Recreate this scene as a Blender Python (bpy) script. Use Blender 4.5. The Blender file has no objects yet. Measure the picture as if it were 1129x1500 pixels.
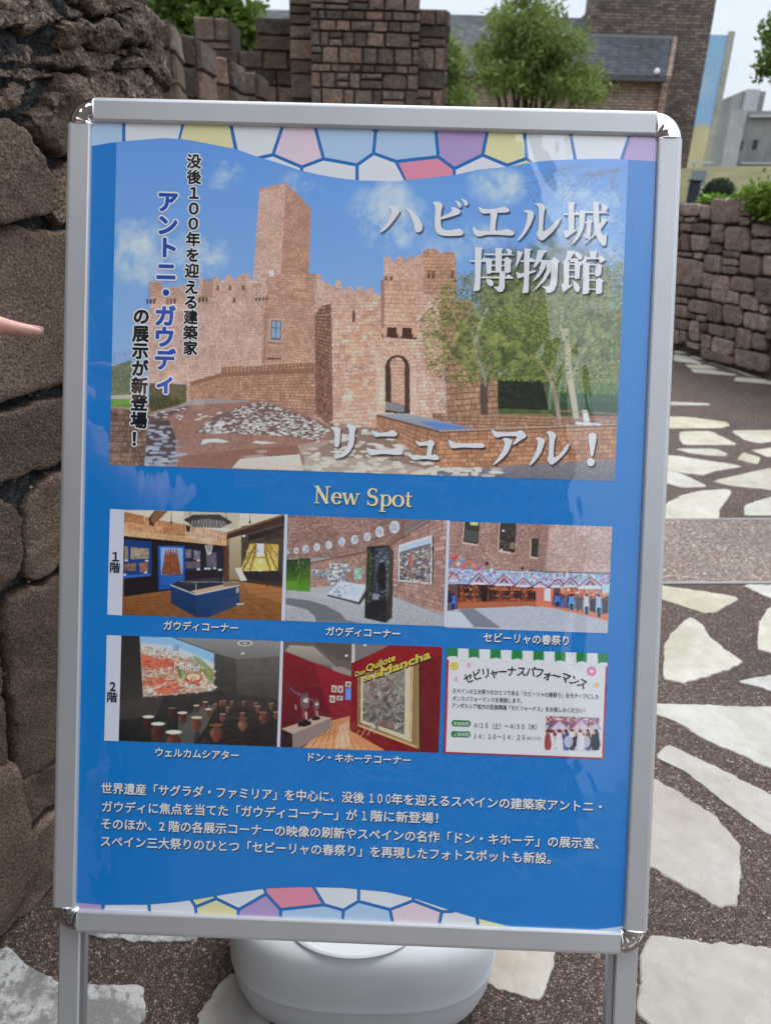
import bpy, bmesh, math, random
import numpy as np
from mathutils import Vector, Matrix, noise as mnoise

# ------------------------------------------------------------------ camera, sky, sun, exposure
SC = bpy.context.scene
COL = SC.collection
rnd = random.Random(7)
FPX, PCX, PCY = 1041.0, 564.5, 750.0           # lens of the phone, in photograph pixels
EYE = np.array([0.0, 0.0, 1.12])
_sx = np.array([.99935599, .03306725, -.01393397]); _sy = np.array([-.03452549, .99898146, .02905216])
_sx /= np.linalg.norm(_sx); _sn = np.cross(_sx, _sy); _sn /= np.linalg.norm(_sn); _sy = np.cross(_sn, _sx)
_P = math.radians(24.0)
_g = np.array([-(_sx[1] * math.cos(_P) + _sx[2] * math.sin(_P)) / _sx[0], math.cos(_P), math.sin(_P)])
_g /= np.linalg.norm(_g)
_up = -_g; _fw = np.array([0, 0, 1.0]) - _up[2] * _up; _fw /= np.linalg.norm(_fw); _rt = np.cross(_fw, _up)
RM = np.array([_rt if _rt[0] > 0 else -_rt, _fw, _up])
SO = EYE + RM @ np.array([-0.32397235, -0.42470061, 0.72353881])   # top left corner of the sign
SX, SY, SN = RM @ _sx, RM @ _sy, RM @ _sn                          # right, down, away from the viewer
ZUP = np.array([0, 0, 1.0])

def ray(x, y):
    return RM @ np.array([(x - PCX) / FPX, (y - PCY) / FPX, 1.0])
def hit(x, y, p, n):
    d = ray(x, y); return EYE + d * (np.dot(np.asarray(p, float) - EYE, n) / np.dot(d, n))
def gnd(x, y, z=0.0): return hit(x, y, (0, 0, z), ZUP)
def atY(x, y, Y): return hit(x, y, (0, Y, 0), np.array([0, 1.0, 0]))
def proj(w):
    c = RM.T @ (np.asarray(w, float) - EYE)
    return (PCX + FPX * c[0] / c[2], PCY + FPX * c[1] / c[2], c[2])

cam = bpy.data.cameras.new('camera'); camo = bpy.data.objects.new('camera', cam); COL.objects.link(camo)
cam.sensor_fit = 'VERTICAL'; cam.sensor_height = 36; cam.sensor_width = 36; cam.lens = FPX / 1500 * 36
cam.clip_start = 0.02; cam.clip_end = 3000
cam.dof.use_dof = True; cam.dof.focus_distance = 0.76; cam.dof.aperture_fstop = 8.5
_m = Matrix.Identity(4)
for i in range(3):
    _m[i][0] = RM[i, 0]; _m[i][1] = -RM[i, 1]; _m[i][2] = -RM[i, 2]; _m[i][3] = EYE[i]
camo.matrix_world = _m
SC.camera = camo
SC.view_settings.view_transform = 'Standard'; SC.view_settings.look = 'None'
SC.view_settings.exposure = 0.92; SC.view_settings.gamma = 1.0; SC.view_settings.use_curve_mapping = False
SC.cycles.use_denoising = True
SC.cycles.max_bounces = 6; SC.cycles.transparent_max_bounces = 6

W = bpy.data.worlds.new('World'); SC.world = W; W.use_nodes = True
nt = W.node_tree; nt.nodes.clear()
SUN_EL, SUN_AZ = math.radians(58), math.radians(35)
sky = nt.nodes.new('ShaderNodeTexSky'); sky.sky_type = 'NISHITA'; sky.sun_disc = False
sky.sun_elevation = SUN_EL; sky.sun_rotation = SUN_AZ
b1 = nt.nodes.new('ShaderNodeBackground'); b1.inputs['Strength'].default_value = 0.12
nt.links.new(sky.outputs[0], b1.inputs['Color'])
tc = nt.nodes.new('ShaderNodeTexCoord'); mp = nt.nodes.new('ShaderNodeMapping'); mp.inputs['Scale'].default_value = (1.2, 1.2, 4.0)
nz = nt.nodes.new('ShaderNodeTexNoise'); nz.inputs['Scale'].default_value = 1.6; nz.inputs['Detail'].default_value = 6
cr = nt.nodes.new('ShaderNodeValToRGB'); cr.color_ramp.elements[0].position = 0.3; cr.color_ramp.elements[0].color = (0.66, 0.76, 0.9, 1)
cr.color_ramp.elements[1].position = 0.7; cr.color_ramp.elements[1].color = (0.9, 0.94, 0.99, 1)
b2 = nt.nodes.new('ShaderNodeBackground')
# overcast dome: the zenith of a clouded sky is about three times as bright as its horizon
sxyz = nt.nodes.new('ShaderNodeSeparateXYZ'); nt.links.new(tc.outputs['Generated'], sxyz.inputs[0])
mr = nt.nodes.new('ShaderNodeMapRange'); pw = nt.nodes.new('ShaderNodeMath'); pw.operation = 'POWER'; pw.use_clamp = True; pw.inputs[1].default_value = 1.5; nt.links.new(sxyz.outputs[2], pw.inputs[0]); nt.links.new(pw.outputs[0], mr.inputs['Value'])
for nm_, v_ in (('From Min', 0.0), ('From Max', 1.0), ('To Min', 0.42), ('To Max', 1.75)): mr.inputs[nm_].default_value = v_
nt.links.new(mr.outputs[0], b2.inputs['Strength'])
mx = nt.nodes.new('ShaderNodeMixShader'); mx.inputs[0].default_value = 0.9
wo = nt.nodes.new('ShaderNodeOutputWorld')
L = nt.links.new
L(tc.outputs['Generated'], mp.inputs[0]); L(mp.outputs[0], nz.inputs['Vector']); L(nz.outputs[0], cr.inputs[0])
L(cr.outputs[0], b2.inputs['Color']); L(b1.outputs[0], mx.inputs[1]); L(b2.outputs[0], mx.inputs[2]); L(mx.outputs[0], wo.inputs[0])
sun = bpy.data.lights.new('sun', 'SUN'); sun.energy = 1.0; sun.angle = math.radians(25); sun.color = (1.0, 0.96, 0.9)
suno = bpy.data.objects.new('sun', sun); COL.objects.link(suno)
suno.rotation_euler = Vector((math.sin(SUN_AZ) * math.cos(SUN_EL), math.cos(SUN_AZ) * math.cos(SUN_EL), math.sin(SUN_EL))).to_track_quat('Z', 'Y').to_euler()

# ------------------------------------------------------------------ helpers
def lin(c):
    c = np.asarray(c, float) / 255.0
    return np.where(c <= 0.04045, c / 12.92, ((c + 0.055) / 1.055) ** 2.4)

def tag(o, label=None, cat=None, group=None, kind=None):
    if label: o['label'] = label
    if cat: o['category'] = cat
    if group: o['group'] = group
    if kind: o['kind'] = kind
    return o

def root(name, loc, label, cat, group=None):
    o = bpy.data.objects.new(name, None); COL.objects.link(o); o.location = Vector(loc); o.empty_display_size = 0.1
    o['_wl'] = [float(v) for v in loc]
    return tag(o, label, cat, group)

def wloc(o):
    v = np.zeros(3)
    while o is not None:
        v = v + np.array(o.location); o = o.parent
    return v

def mesh(name, verts, faces, m=None, parent=None, smooth=False, at=None, col=None):
    """One mesh object from world coordinates."""
    verts = np.asarray(verts, float)
    base = wloc(parent) if parent is not None else np.zeros(3)
    loc = np.asarray(at, float) if at is not None else base
    me = bpy.data.meshes.new(name)
    me.from_pydata((verts - loc).tolist(), [], [list(map(int, f)) for f in faces]); me.update()
    if m: me.materials.append(m)
    if smooth: me.shade_smooth()
    if col is not None:
        a = me.color_attributes.new('Col', 'FLOAT_COLOR', 'POINT' if len(col) == len(verts) else 'CORNER')
        c = np.ones((len(col), 4), np.float32); c[:, :3] = col; a.data.foreach_set('color', c.ravel())
    o = bpy.data.objects.new(name, me); COL.objects.link(o)
    if parent is not None: o.parent = parent
    o.location = Vector(loc - base)
    return o

def join(parts):
    V, Fc, n = [], [], 0
    for v, f in parts:
        V += [tuple(p) for p in v]; Fc += [[i + n for i in q] for q in f]; n += len(v)
    return V, Fc

def box(p0, ex, ey, ez, bev=0.0):
    """Box from corner p0 and three edge vectors (right handed), with chamfered edges when bev > 0."""
    p0, ex, ey, ez = [np.asarray(a, float) for a in (p0, ex, ey, ez)]
    if bev <= 0:
        V = [p0, p0 + ex, p0 + ex + ey, p0 + ey, p0 + ez, p0 + ex + ez, p0 + ex + ey + ez, p0 + ey + ez]
        return V, [[3, 2, 1, 0], [4, 5, 6, 7], [0, 1, 5, 4], [1, 2, 6, 5], [2, 3, 7, 6], [3, 0, 4, 7]]
    bm = bmesh.new(); V, Fc = box(p0, ex, ey, ez)
    vs = [bm.verts.new(v) for v in V]
    for f in Fc: bm.faces.new([vs[i] for i in f])
    bmesh.ops.bevel(bm, geom=bm.edges[:], offset=bev, segments=1, affect='EDGES', clamp_overlap=True)
    V = [v.co[:] for v in bm.verts]; bm.verts.index_update(); Fc = [[v.index for v in f.verts] for f in bm.faces]; bm.free()
    return V, Fc

def wbox(x0, x1, y0, y1, z0, z1, bev=0.0):
    return box((x0, y0, z0), (x1 - x0, 0, 0), (0, y1 - y0, 0), (0, 0, z1 - z0), bev)

def prism(poly, ext):
    """poly: world points anticlockwise seen from the side ext points to; extruded by ext."""
    poly = [np.asarray(p, float) for p in poly]; ext = np.asarray(ext, float); n = len(poly)
    nn = sum((np.cross(poly[i], poly[(i + 1) % n]) for i in range(n)), np.zeros(3))
    if np.dot(nn, ext) < 0: poly = poly[::-1]
    V = poly + [p + ext for p in poly]
    return V, [list(range(n))[::-1], list(range(n, 2 * n))] + [[i, (i + 1) % n, (i + 1) % n + n, i + n] for i in range(n)]

def chaikin(p, k, t=.2):
    p = np.asarray(p, float)
    for _ in range(k):
        q = np.roll(p, -1, 0); p = np.stack([(1 - t) * p + t * q, t * p + (1 - t) * q], 1).reshape(-1, p.shape[1])
    return p

def resample(p, M):
    q = np.vstack([p, p[:1]]); s = np.r_[0, np.cumsum(np.linalg.norm(np.diff(q, axis=0), axis=1))]
    t = np.linspace(0, s[-1], M, endpoint=False)
    return np.stack([np.interp(t, s, q[:, i]) for i in range(q.shape[1])], 1)

def nz3(p, s, seed=0.0):
    return mnoise.noise(Vector((p[0] * s + seed, p[1] * s - seed, p[2] * s + 2 * seed)))

def rock(poly, n, back, front, M=40, K=9, amp=0.004, freq=18, seed=0.0, sh=0.86, rag=0.004, rnd_k=2, flat=.6, cut=.2):
    """A stone whose face outline is poly (world points on a plane with outward normal n)."""
    poly = np.asarray(poly, float); n = np.asarray(n, float)
    p = resample(chaikin(poly, rnd_k, cut), M); c = p.mean(0)
    a = sum((np.cross(p[i] - c, p[(i + 1) % M] - c) for i in range(M)), np.zeros(3))
    if np.dot(a, n) < 0: p = p[::-1].copy()
    V = []; 
    lv = [(1.0, -back), (1.0, front * 0.25)]
    for k in range(1, K):
        f = k / K; s = 1 - (1 - sh) * min(1, f * 2.2) if f < .45 else sh * (1 - (f - .45) / .55)
        h = front * (0.25 + 0.75 * min(1, (f / .45)) ** flat)
        lv.append((s, h))
    for s, h in lv:
        for i in range(M):
            q = c + (p[i] - c) * s
            r = (nz3(q, 40, seed + 3) + .5 * nz3(q, 130, seed + 9)) * rag * (1 if s > .8 else .3)
            w = q + n * (h + (amp * (nz3(q, freq, seed) + .45 * nz3(q, freq * 3.1, seed) + .2 * nz3(q, freq * 8, seed)) if h > 0 else 0))
            d = q - c; dl = np.linalg.norm(d) + 1e-9
            V.append(w + d / dl * r)
    V.append(c + n * (front + amp * nz3(c, freq, seed)))
    Fc = []; R = len(lv)
    for k in range(R - 1):
        for i in range(M):
            j = (i + 1) % M; Fc.append([k * M + i, k * M + j, (k + 1) * M + j, (k + 1) * M + i])
    for i in range(M): Fc.append([(R - 1) * M + i, (R - 1) * M + (i + 1) % M, R * M])
    return V, Fc

def tube(pts, radii, seg=8):
    pts = [np.asarray(p, float) for p in pts]; V, Fc = [], []
    for i, p in enumerate(pts):
        t = pts[min(i + 1, len(pts) - 1)] - pts[max(i - 1, 0)]; t /= np.linalg.norm(t) + 1e-9
        u = np.cross(t, (0.13, 0.21, 1)) if abs(t[2]) < .95 else np.cross(t, (1, 0, 0)); u /= np.linalg.norm(u); v = np.cross(t, u)
        for k in range(seg):
            a = 2 * math.pi * k / seg; V.append(p + radii[i] * (math.cos(a) * u + math.sin(a) * v))
    for i in range(len(pts) - 1):
        for k in range(seg):
            j = (k + 1) % seg; Fc.append([i * seg + k, i * seg + j, (i + 1) * seg + j, (i + 1) * seg + k])
    Fc.append(list(range(seg))[::-1]); Fc.append([(len(pts) - 1) * seg + k for k in range(seg)])
    return V, Fc

# ------------------------------------------------------------------ materials
class NT:
    def __init__(s, name):
        s.m = bpy.data.materials.new(name); s.m.use_nodes = True; s.t = s.m.node_tree
        s.b = s.t.nodes['Principled BSDF']; s.o = s.t.nodes['Material Output']
    def n(s, t, **kw):
        x = s.t.nodes.new('ShaderNode' + t)
        for k, v in kw.items():
            if k.startswith('i_'): x.inputs[k[2:].replace('_', ' ')].default_value = v
            else: setattr(x, k, v)
        return x
    def l(s, a, b): s.t.links.new(a, b)
    def coord(s): return s.n('NewGeometry').outputs['Position']
    def noise(s, vec, scale, detail=4, rough=.55, dist=0.0):
        x = s.n('TexNoise'); x.inputs['Scale'].default_value = scale; x.inputs['Detail'].default_value = detail
        x.inputs['Roughness'].default_value = rough; x.inputs['Distortion'].default_value = dist; s.l(vec, x.inputs['Vector']); return x.outputs[0]
    def voro(s, vec, scale, feature='F1', out='Distance'):
        x = s.n('TexVoronoi', feature=feature); x.inputs['Scale'].default_value = scale; s.l(vec, x.inputs['Vector']); return x.outputs[out]
    def ramp(s, f, stops):
        x = s.n('ValToRGB'); e = x.color_ramp.elements
        while len(e) < len(stops): e.new(0.5)
        for i, (p, c) in enumerate(stops):
            e[i].position = p; e[i].color = (*c, 1) if len(c) == 3 else c
        s.l(f, x.inputs[0]); return x.outputs[0]
    def mix(s, f, a, b, mode='MIX'):
        x = s.n('Mix', data_type='RGBA', blend_type=mode)
        for v, i in ((f, 0), (a, 6), (b, 7)):
            if hasattr(v, 'links'): s.l(v, x.inputs[i])
            else: x.inputs[i].default_value = v if i == 0 else ((*v, 1) if len(v) == 3 else v)
        return x.outputs[2]
    def math(s, op, a, b=0.0):
        x = s.n('Math', operation=op)
        for v, i in ((a, 0), (b, 1)):
            if hasattr(v, 'links'): s.l(v, x.inputs[i])
            else: x.inputs[i].default_value = v
        return x.outputs[0]
    def bump(s, h, strength, dist, nrm=None):
        x = s.n('Bump'); x.inputs['Strength'].default_value = strength; x.inputs['Distance'].default_value = dist
        s.l(h, x.inputs['Height'])
        if nrm is not None: s.l(nrm, x.inputs['Normal'])
        return x.outputs[0]
    def base(s, c): 
        if hasattr(c, 'links'): s.l(c, s.b.inputs['Base Color'])
        else: s.b.inputs['Base Color'].default_value = (*c, 1)
    def nrm(s, n): s.l(n, s.b.inputs['Normal'])
    def rough(s, r): s.b.inputs['Roughness'].default_value = r

def stone_mat(name, cols, patch, grain, gb, gd, pd, vary=.35, tint=(.16, .09, .06), rough=.85, spec=.3, dark=.35):
    """cols: three base colours; patch / grain: noise scales; gb: speckle contrast; gd / pd: bump distances."""
    t = NT(name); P = t.coord(); oi = t.n('ObjectInfo').outputs['Random']
    off = t.n('VectorMath', operation='ADD'); t.l(P, off.inputs[0])
    cmb = t.n('CombineXYZ'); t.l(t.math('MULTIPLY', oi, 37.0), cmb.inputs[0]); t.l(cmb.outputs[0], off.inputs[1]); Q = off.outputs[0]
    n1 = t.noise(Q, patch, 5, .6); n2 = t.noise(P, grain, 3, .7); n3 = t.voro(P, grain * .8)
    c = t.ramp(n1, [(.3, cols[0]), (.5, cols[1]), (.72, cols[2])])
    c = t.mix(t.math('MULTIPLY', t.math('FRACT', t.math('MULTIPLY', oi, 7.3)), .55), c, tint)
    v = t.math('ADD', t.math('MULTIPLY', t.math('FRACT', t.math('MULTIPLY', oi, 13.7)), vary), 1 - vary * .5)
    g = t.ramp(n2, [(.3, (1 - gb,) * 3), (.52, (1, 1, 1)), (.75, (1 + gb * 1.6,) * 3)])
    c = t.mix(1.0, c, g, 'MULTIPLY')
    vv = t.n('HueSaturation'); t.l(c, vv.inputs['Color']); t.l(v, vv.inputs['Value'])
    t.base(vv.outputs[0]); t.rough(rough); t.b.inputs['Specular IOR Level'].default_value = spec
    h = t.math('ADD', n2, t.math('MULTIPLY', n3, -.5))
    t.nrm(t.bump(h, 1.0, gd, t.bump(n1, 1.0, pd)))
    return t.m

M = {}
M['near_stone'] = stone_mat('near_stone', [(.10, .068, .050), (.172, .120, .089), (.24, .175, .132)], 6, 290, .75, .0026, .010, .5, (.14, .095, .065))
M['rubble'] = stone_mat('rubble_stone', [(.06, .048, .04), (.14, .105, .08), (.28, .21, .155)], 24, 220, 1.0, .0040, .010, .7, (.20, .12, .075))
M['mortar'] = stone_mat('gravel_mortar', [(.022, .022, .024), (.042, .042, .045), (.075, .075, .08)], 30, 190, 1.1, .006, .012, .2, (.04, .04, .04))
M['wall_stone'] = stone_mat('garden_wall_stone', [(.105, .078, .068), (.19, .142, .122), (.27, .205, .175)], 14, 70, .5, .005, .008, .85, (.19, .12, .085))
M['dark_stone'] = stone_mat('castle_stone', [(.06, .048, .044), (.105, .081, .070), (.165, .124, .10)], 7, 40, .45, .006, .012, 1.0, (.21, .125, .075))
M['joint'] = stone_mat('wall_joint', [(.028, .024, .022), (.04, .035, .032), (.06, .052, .048)], 30, 120, .5, .004, .006, .1)
M['slab'] = None

def slab_mat(name, c0, c1, c2):
    t = NT(name); P = t.coord(); oi = t.n('ObjectInfo').outputs['Random']
    n1 = t.noise(P, 5, 4, .6, .6); n2 = t.noise(P, 420, 3, .7); n3 = t.noise(P, 28, 5, .65)
    c = t.ramp(n1, [(.35, c0), (.52, c1), (.68, c2)])
    w = t.n('TexWave'); w.inputs['Scale'].default_value = 3.2; w.inputs['Distortion'].default_value = 16; w.inputs['Detail'].default_value = 4; w.inputs['Detail Scale'].default_value = 1.2
    t.l(P, w.inputs['Vector'])
    vein = t.ramp(w.outputs['Fac'], [(.0, (.80, .78, .75)), (.035, (1, 1, 1)), (1, (1, 1, 1))])
    c = t.mix(.22, c, vein, 'MULTIPLY')
    c = t.mix(1.0, c, t.ramp(n3, [(.3, (.88, .87, .85)), (.6, (1.03, 1.03, 1.03))]), 'MULTIPLY')
    c = t.mix(1.0, c, t.ramp(n2, [(.24, (.72, .70, .67)), (.38, (1, 1, 1))]), 'MULTIPLY')
    hs = t.n('HueSaturation'); t.l(c, hs.inputs['Color']); t.l(t.math('ADD', t.math('MULTIPLY', oi, .2), .88), hs.inputs['Value'])
    t.l(t.math('ADD', t.math('MULTIPLY', t.math('FRACT', t.math('MULTIPLY', oi, 5.1)), .9), .5), hs.inputs['Saturation'])
    t.base(hs.outputs[0]); t.rough(.7); t.b.inputs['Specular IOR Level'].default_value = .3
    t.nrm(t.bump(n2, .6, .0008, t.bump(n3, .5, .0012)))
    return t.m
M['slab'] = slab_mat('cream_limestone', (.36, .325, .255), (.425, .395, .325), (.475, .445, .375))
M['slab_warm'] = slab_mat('beige_limestone', (.34, .275, .20), (.375, .32, .25), (.41, .37, .305))

def grey_slab():
    t = NT('grey_slab'); P = t.coord(); n1 = t.noise(P, 9, 5, .62); n2 = t.noise(P, 90, 5, .75); n3 = t.noise(P, 400, 2)
    m = t.math('MULTIPLY', t.ramp(n1, [(.46, (0, 0, 0)), (.54, (1, 1, 1))]), t.ramp(n2, [(.42, (0, 0, 0)), (.5, (1, 1, 1))]))
    c = t.mix(m, (.2, .2, .19), (.46, .46, .45)); c = t.mix(1.0, c, t.ramp(n3, [(.3, (.7, .7, .7)), (.6, (1.05, 1.05, 1.05))]), 'MULTIPLY')
    t.base(c); t.rough(.8); t.nrm(t.bump(n2, .7, .0012)); return t.m
M['grey_slab'] = grey_slab()

def aggregate(name, cells, light, scale, joint):
    t = NT(name); P = t.coord()
    v1 = t.n('TexVoronoi'); v1.inputs['Scale'].default_value = scale; t.l(P, v1.inputs['Vector'])
    sep = t.n('SeparateColor'); t.l(v1.outputs['Color'], sep.inputs[0])
    c = t.ramp(sep.outputs[0], [(0, cells[0]), (.35, cells[1]), (.7, cells[2]), (.93, cells[3]), (.992, light)])
    e = t.voro(P, scale, 'DISTANCE_TO_EDGE')
    c = t.mix(t.ramp(e, [(.02, (1, 1, 1)), (.14, (0, 0, 0))]), c, joint)
    n1 = t.noise(P, 2.2, 5, .6)
    c = t.mix(1.0, c, t.ramp(n1, [(.3, (.78, .78, .8)), (.7, (1.16, 1.13, 1.1))]), 'MULTIPLY')
    t.base(c); t.rough(.75); t.b.inputs['Specular IOR Level'].default_value = .35
    t.nrm(t.bump(t.math('MINIMUM', e, .25), 1.0, .006, t.bump(t.noise(P, scale * .35, 3), .5, .004)))
    return t.m
M['agg'] = aggregate('brown_aggregate', [(.065, .044, .036), (.125, .083, .067), (.18, .123, .10), (.25, .178, .145)], (.36, .32, .28), 230, (.028, .021, .017))
M['band'] = aggregate('granite_aggregate', [(.13, .095, .08), (.24, .18, .15), (.32, .25, .21), (.42, .34, .29)], (.6, .55, .5), 150, (.10, .075, .06))

def simple(name, c, rough=.6, metal=0.0, spec=.4, nscale=0, namp=0, bump=0.0, coat=0.0):
    t = NT(name); t.rough(rough); t.b.inputs['Metallic'].default_value = metal; t.b.inputs['Specular IOR Level'].default_value = spec
    t.b.inputs['Coat Weight'].default_value = coat
    if nscale:
        n = t.noise(t.coord(), nscale, 5, .6)
        t.base(t.mix(1.0, c, t.ramp(n, [(.3, (1 - namp,) * 3), (.7, (1 + namp,) * 3)]), 'MULTIPLY'))
        if bump: t.nrm(t.bump(n, 1.0, bump))
    else: t.base(c)
    return t.m
def alu():
    t = NT('satin_aluminium'); P = t.coord()
    mp = t.n('Mapping'); mp.inputs['Scale'].default_value = (3, 3, 3); t.l(P, mp.inputs[0])
    n = t.noise(mp.outputs[0], 900, 2); n2 = t.noise(P, 14, 4)
    t.base(t.ramp(n2, [(.3, (.55, .555, .56)), (.7, (.60, .60, .605))])); t.b.inputs['Metallic'].default_value = .45; 
    t.l(t.ramp(n, [(.3, (.34,) * 3), (.7, (.46,) * 3)]), t.b.inputs['Roughness']); return t.m
M['alu'] = alu()
M['chrome'] = simple('chrome', (.82, .82, .83), .06, 1.0)
M['gap'] = simple('dark_gap', (.05, .05, .055), .5)
M['white_plastic'] = simple('white_plastic', (.62, .645, .66), .5, 0, .4, 9, .07)
M['pipe'] = simple('grey_pipe', (.5, .51, .52), .6, 0, .3, 3, .1)

def leaf_mat(name, a, b):
    t = NT(name); P = t.coord(); n = t.noise(P, 2.2, 3); r = t.n('Attribute', attribute_name='Col')
    c = t.mix(n, a, b); c = t.mix(1.0, c, r.outputs['Color'], 'MULTIPLY')
    t.base(c); t.rough(.55); t.b.inputs['Specular IOR Level'].default_value = .25
    tr = t.n('BsdfTranslucent'); t.l(c, tr.inputs['Color']); ms = t.n('MixShader'); ms.inputs[0].default_value = .35
    t.l(t.b.outputs[0], ms.inputs[1]); t.l(tr.outputs[0], ms.inputs[2]); t.l(ms.outputs[0], t.o.inputs['Surface']); return t.m
M['leaf'] = leaf_mat('fresh_leaf', (.09, .16, .03), (.15, .24, .05))
M['needle'] = leaf_mat('soft_needle', (.15, .22, .055), (.21, .28, .085))
M['darkleaf'] = leaf_mat('dark_leaf', (.018, .035, .018), (.03, .055, .028))
M['hedge'] = leaf_mat('bright_hedge', (.13, .22, .03), (.22, .33, .05))
M['bark'] = simple('bark', (.05, .042, .035), .9, 0, .2, 20, .4, .01)
M['grass'] = simple('mown_grass', (.145, .135, .07), .9, 0, .1, 1.5, .22, .05)

def tex_brick(name, c1, c2, mort, bw, bh, ms, bumpd, axis='XZ', vary=(.7, 1.25)):
    t = NT(name); P = t.coord(); s = t.n('SeparateXYZ'); t.l(P, s.inputs[0]); cb = t.n('CombineXYZ')
    if axis == 'XZ': t.l(t.math('ADD', s.outputs[0], t.math('MULTIPLY', s.outputs[1], .7)), cb.inputs[0])
    else: t.l(s.outputs[1], cb.inputs[0])
    t.l(s.outputs[2], cb.inputs[1])
    b = t.n('TexBrick'); b.inputs['Scale'].default_value = 1; b.inputs['Brick Width'].default_value = bw; b.inputs['Row Height'].default_value = bh
    b.inputs['Mortar Size'].default_value = ms; b.inputs['Bias'].default_value = 0; b.offset = .45
    b.inputs['Color1'].default_value = (*c1, 1); b.inputs['Color2'].default_value = (*c2, 1); b.inputs['Mortar'].default_value = (*mort, 1)
    t.l(cb.outputs[0], b.inputs['Vector'])
    n = t.noise(P, 6, 4, .6); n2 = t.noise(P, .5, 3)
    c = t.mix(1.0, b.outputs[0], t.ramp(n, [(.3, (vary[0],) * 3), (.7, (vary[1],) * 3)]), 'MULTIPLY')
    c = t.mix(1.0, c, t.ramp(n2, [(.3, (.85,) * 3), (.7, (1.12,) * 3)]), 'MULTIPLY')
    t.base(c); t.rough(.9); t.b.inputs['Specular IOR Level'].default_value = .2
    t.nrm(t.bump(b.outputs['Fac'], 1.0, -bumpd, t.bump(n, .6, .02))); return t.m
M['brick_dark'] = tex_brick('castle_brick_dark', (.12, .094, .083), (.27, .205, .172), (.085, .07, .062), .27, .085, .014, .03)
M['brick_pink'] = tex_brick('castle_brick_pink', (.28, .19, .145), (.40, .29, .225), (.16, .115, .09), .25, .085, .014, .03)
M['slate'] = tex_brick('slate_roof', (.075, .08, .09), (.115, .12, .13), (.05, .052, .058), .3, .11, .012, .02)
def concrete():
    t = NT('stained_concrete'); P = t.coord(); mp = t.n('Mapping'); mp.inputs['Scale'].default_value = (1, 1, .18); t.l(P, mp.inputs[0])
    n = t.noise(mp.outputs[0], 1.3, 6, .65); n2 = t.noise(P, .3, 4); 
    c = t.ramp(n, [(.3, (.11, .115, .12)), (.5, (.19, .195, .20)), (.72, (.36, .36, .355))]); c = t.mix(.5, c, t.ramp(n2, [(.35, (.12, .125, .13)), (.65, (.38, .38, .37))]))
    t.base(c); t.rough(.9); return t.m
M['concrete'] = concrete()
M['skin'] = None
def skin():
    t = NT('skin'); P = t.coord(); n = t.noise(P, 60, 4); n2 = t.noise(P, 900, 2); n3 = t.noise(P, 220, 3)
    t.base(t.ramp(n, [(.35, (.62, .34, .27)), (.65, (.74, .46, .37))])); t.rough(.42); t.b.inputs['Subsurface Weight'].default_value = .18
    t.b.inputs['Subsurface Radius'].default_value = (.006, .002, .001); t.b.inputs['Subsurface Scale'].default_value = 1.0
    t.nrm(t.bump(n2, .5, .0002, t.bump(n3, .6, .0006))); return t.m
M['skin'] = skin()

def film_nodes(t):
    """Glossy laminated surface with the slow waves and small creases of a sheet of clear film."""
    P = t.coord()
    mp = t.n('Mapping'); mp.inputs['Scale'].default_value = (1.0, 1.0, .55); t.l(P, mp.inputs[0])
    a = t.noise(mp.outputs[0], 4.5, 1.5, .4); b = t.noise(mp.outputs[0], 13, 1.5, .5, 1.6)
    s = t.n('SeparateXYZ'); t.l(P, s.inputs[0])
    n = t.bump(b, 1.0, .0009, t.bump(a, 1.0, .0034))
    cw = t.b.inputs
    cw['Coat Weight'].default_value = 1.0; cw['Coat Roughness'].default_value = .02; cw['Coat IOR'].default_value = 1.78
    t.l(n, cw['Coat Normal']); cw['Specular IOR Level'].default_value = .1; cw['Roughness'].default_value = .6
def print_mat(name, c=None, alpha=1.0):
    t = NT(name)
    if c is None: t.l(t.n('Attribute', attribute_name='Col').outputs['Color'], t.b.inputs['Base Color'])
    else: t.base(tuple(float(x) for x in np.minimum(lin(c) * PK, .9)))
    film_nodes(t)
    if alpha < 1: t.b.inputs['Alpha'].default_value = alpha
    return t.m
PK = 1.28      # ink on paper against the tone it shows in daylight
# ------------------------------------------------------------------ ground
def grid_z(x, y):
    """Open ground: flat forecourt, a grassy mound beyond the garden wall on the right."""
    z = 0.0
    d = math.hypot((x - 13.0) / 9.5, (y - 24.0) / 8.0)
    return 2.15 * math.exp(-d ** 4 * 0.9) * (1 / (1 + math.exp(-(y - 13.5) * 1.1)))
mesh('ground', [(-400, -400, -.004), (400, -400, -.004), (400, 900, -.004), (-400, 900, -.004)], [[0, 1, 2, 3]],
     simple('far_ground', (.16, .15, .10), .9, 0, .1, .4, .2))['kind'] = 'structure'
pav = mesh('pavement', [(-7, -5, 0), (7, -5, 0), (7, 12, 0), (-7, 12, 0)], [[0, 1, 2, 3]], M['agg']); pav['kind'] = 'structure'
V, Fc = [], []
NXg, NYg = 46, 46
for j in range(NYg):
    for i in range(NXg):
        x = 1.5 + 26 * i / (NXg - 1); y = 12.05 + 26 * j / (NYg - 1); z = grid_z(x, y) + .02 + .03 * mnoise.noise(Vector((x, y, 0)))
        V.append((x, y, z))
for j in range(NYg - 1):
    for i in range(NXg - 1):
        a = j * NXg + i; Fc.append([a, a + 1, a + NXg + 1, a + NXg])
mesh('grass_mound', V, Fc, M['grass'], smooth=True)['kind'] = 'structure'
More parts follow.
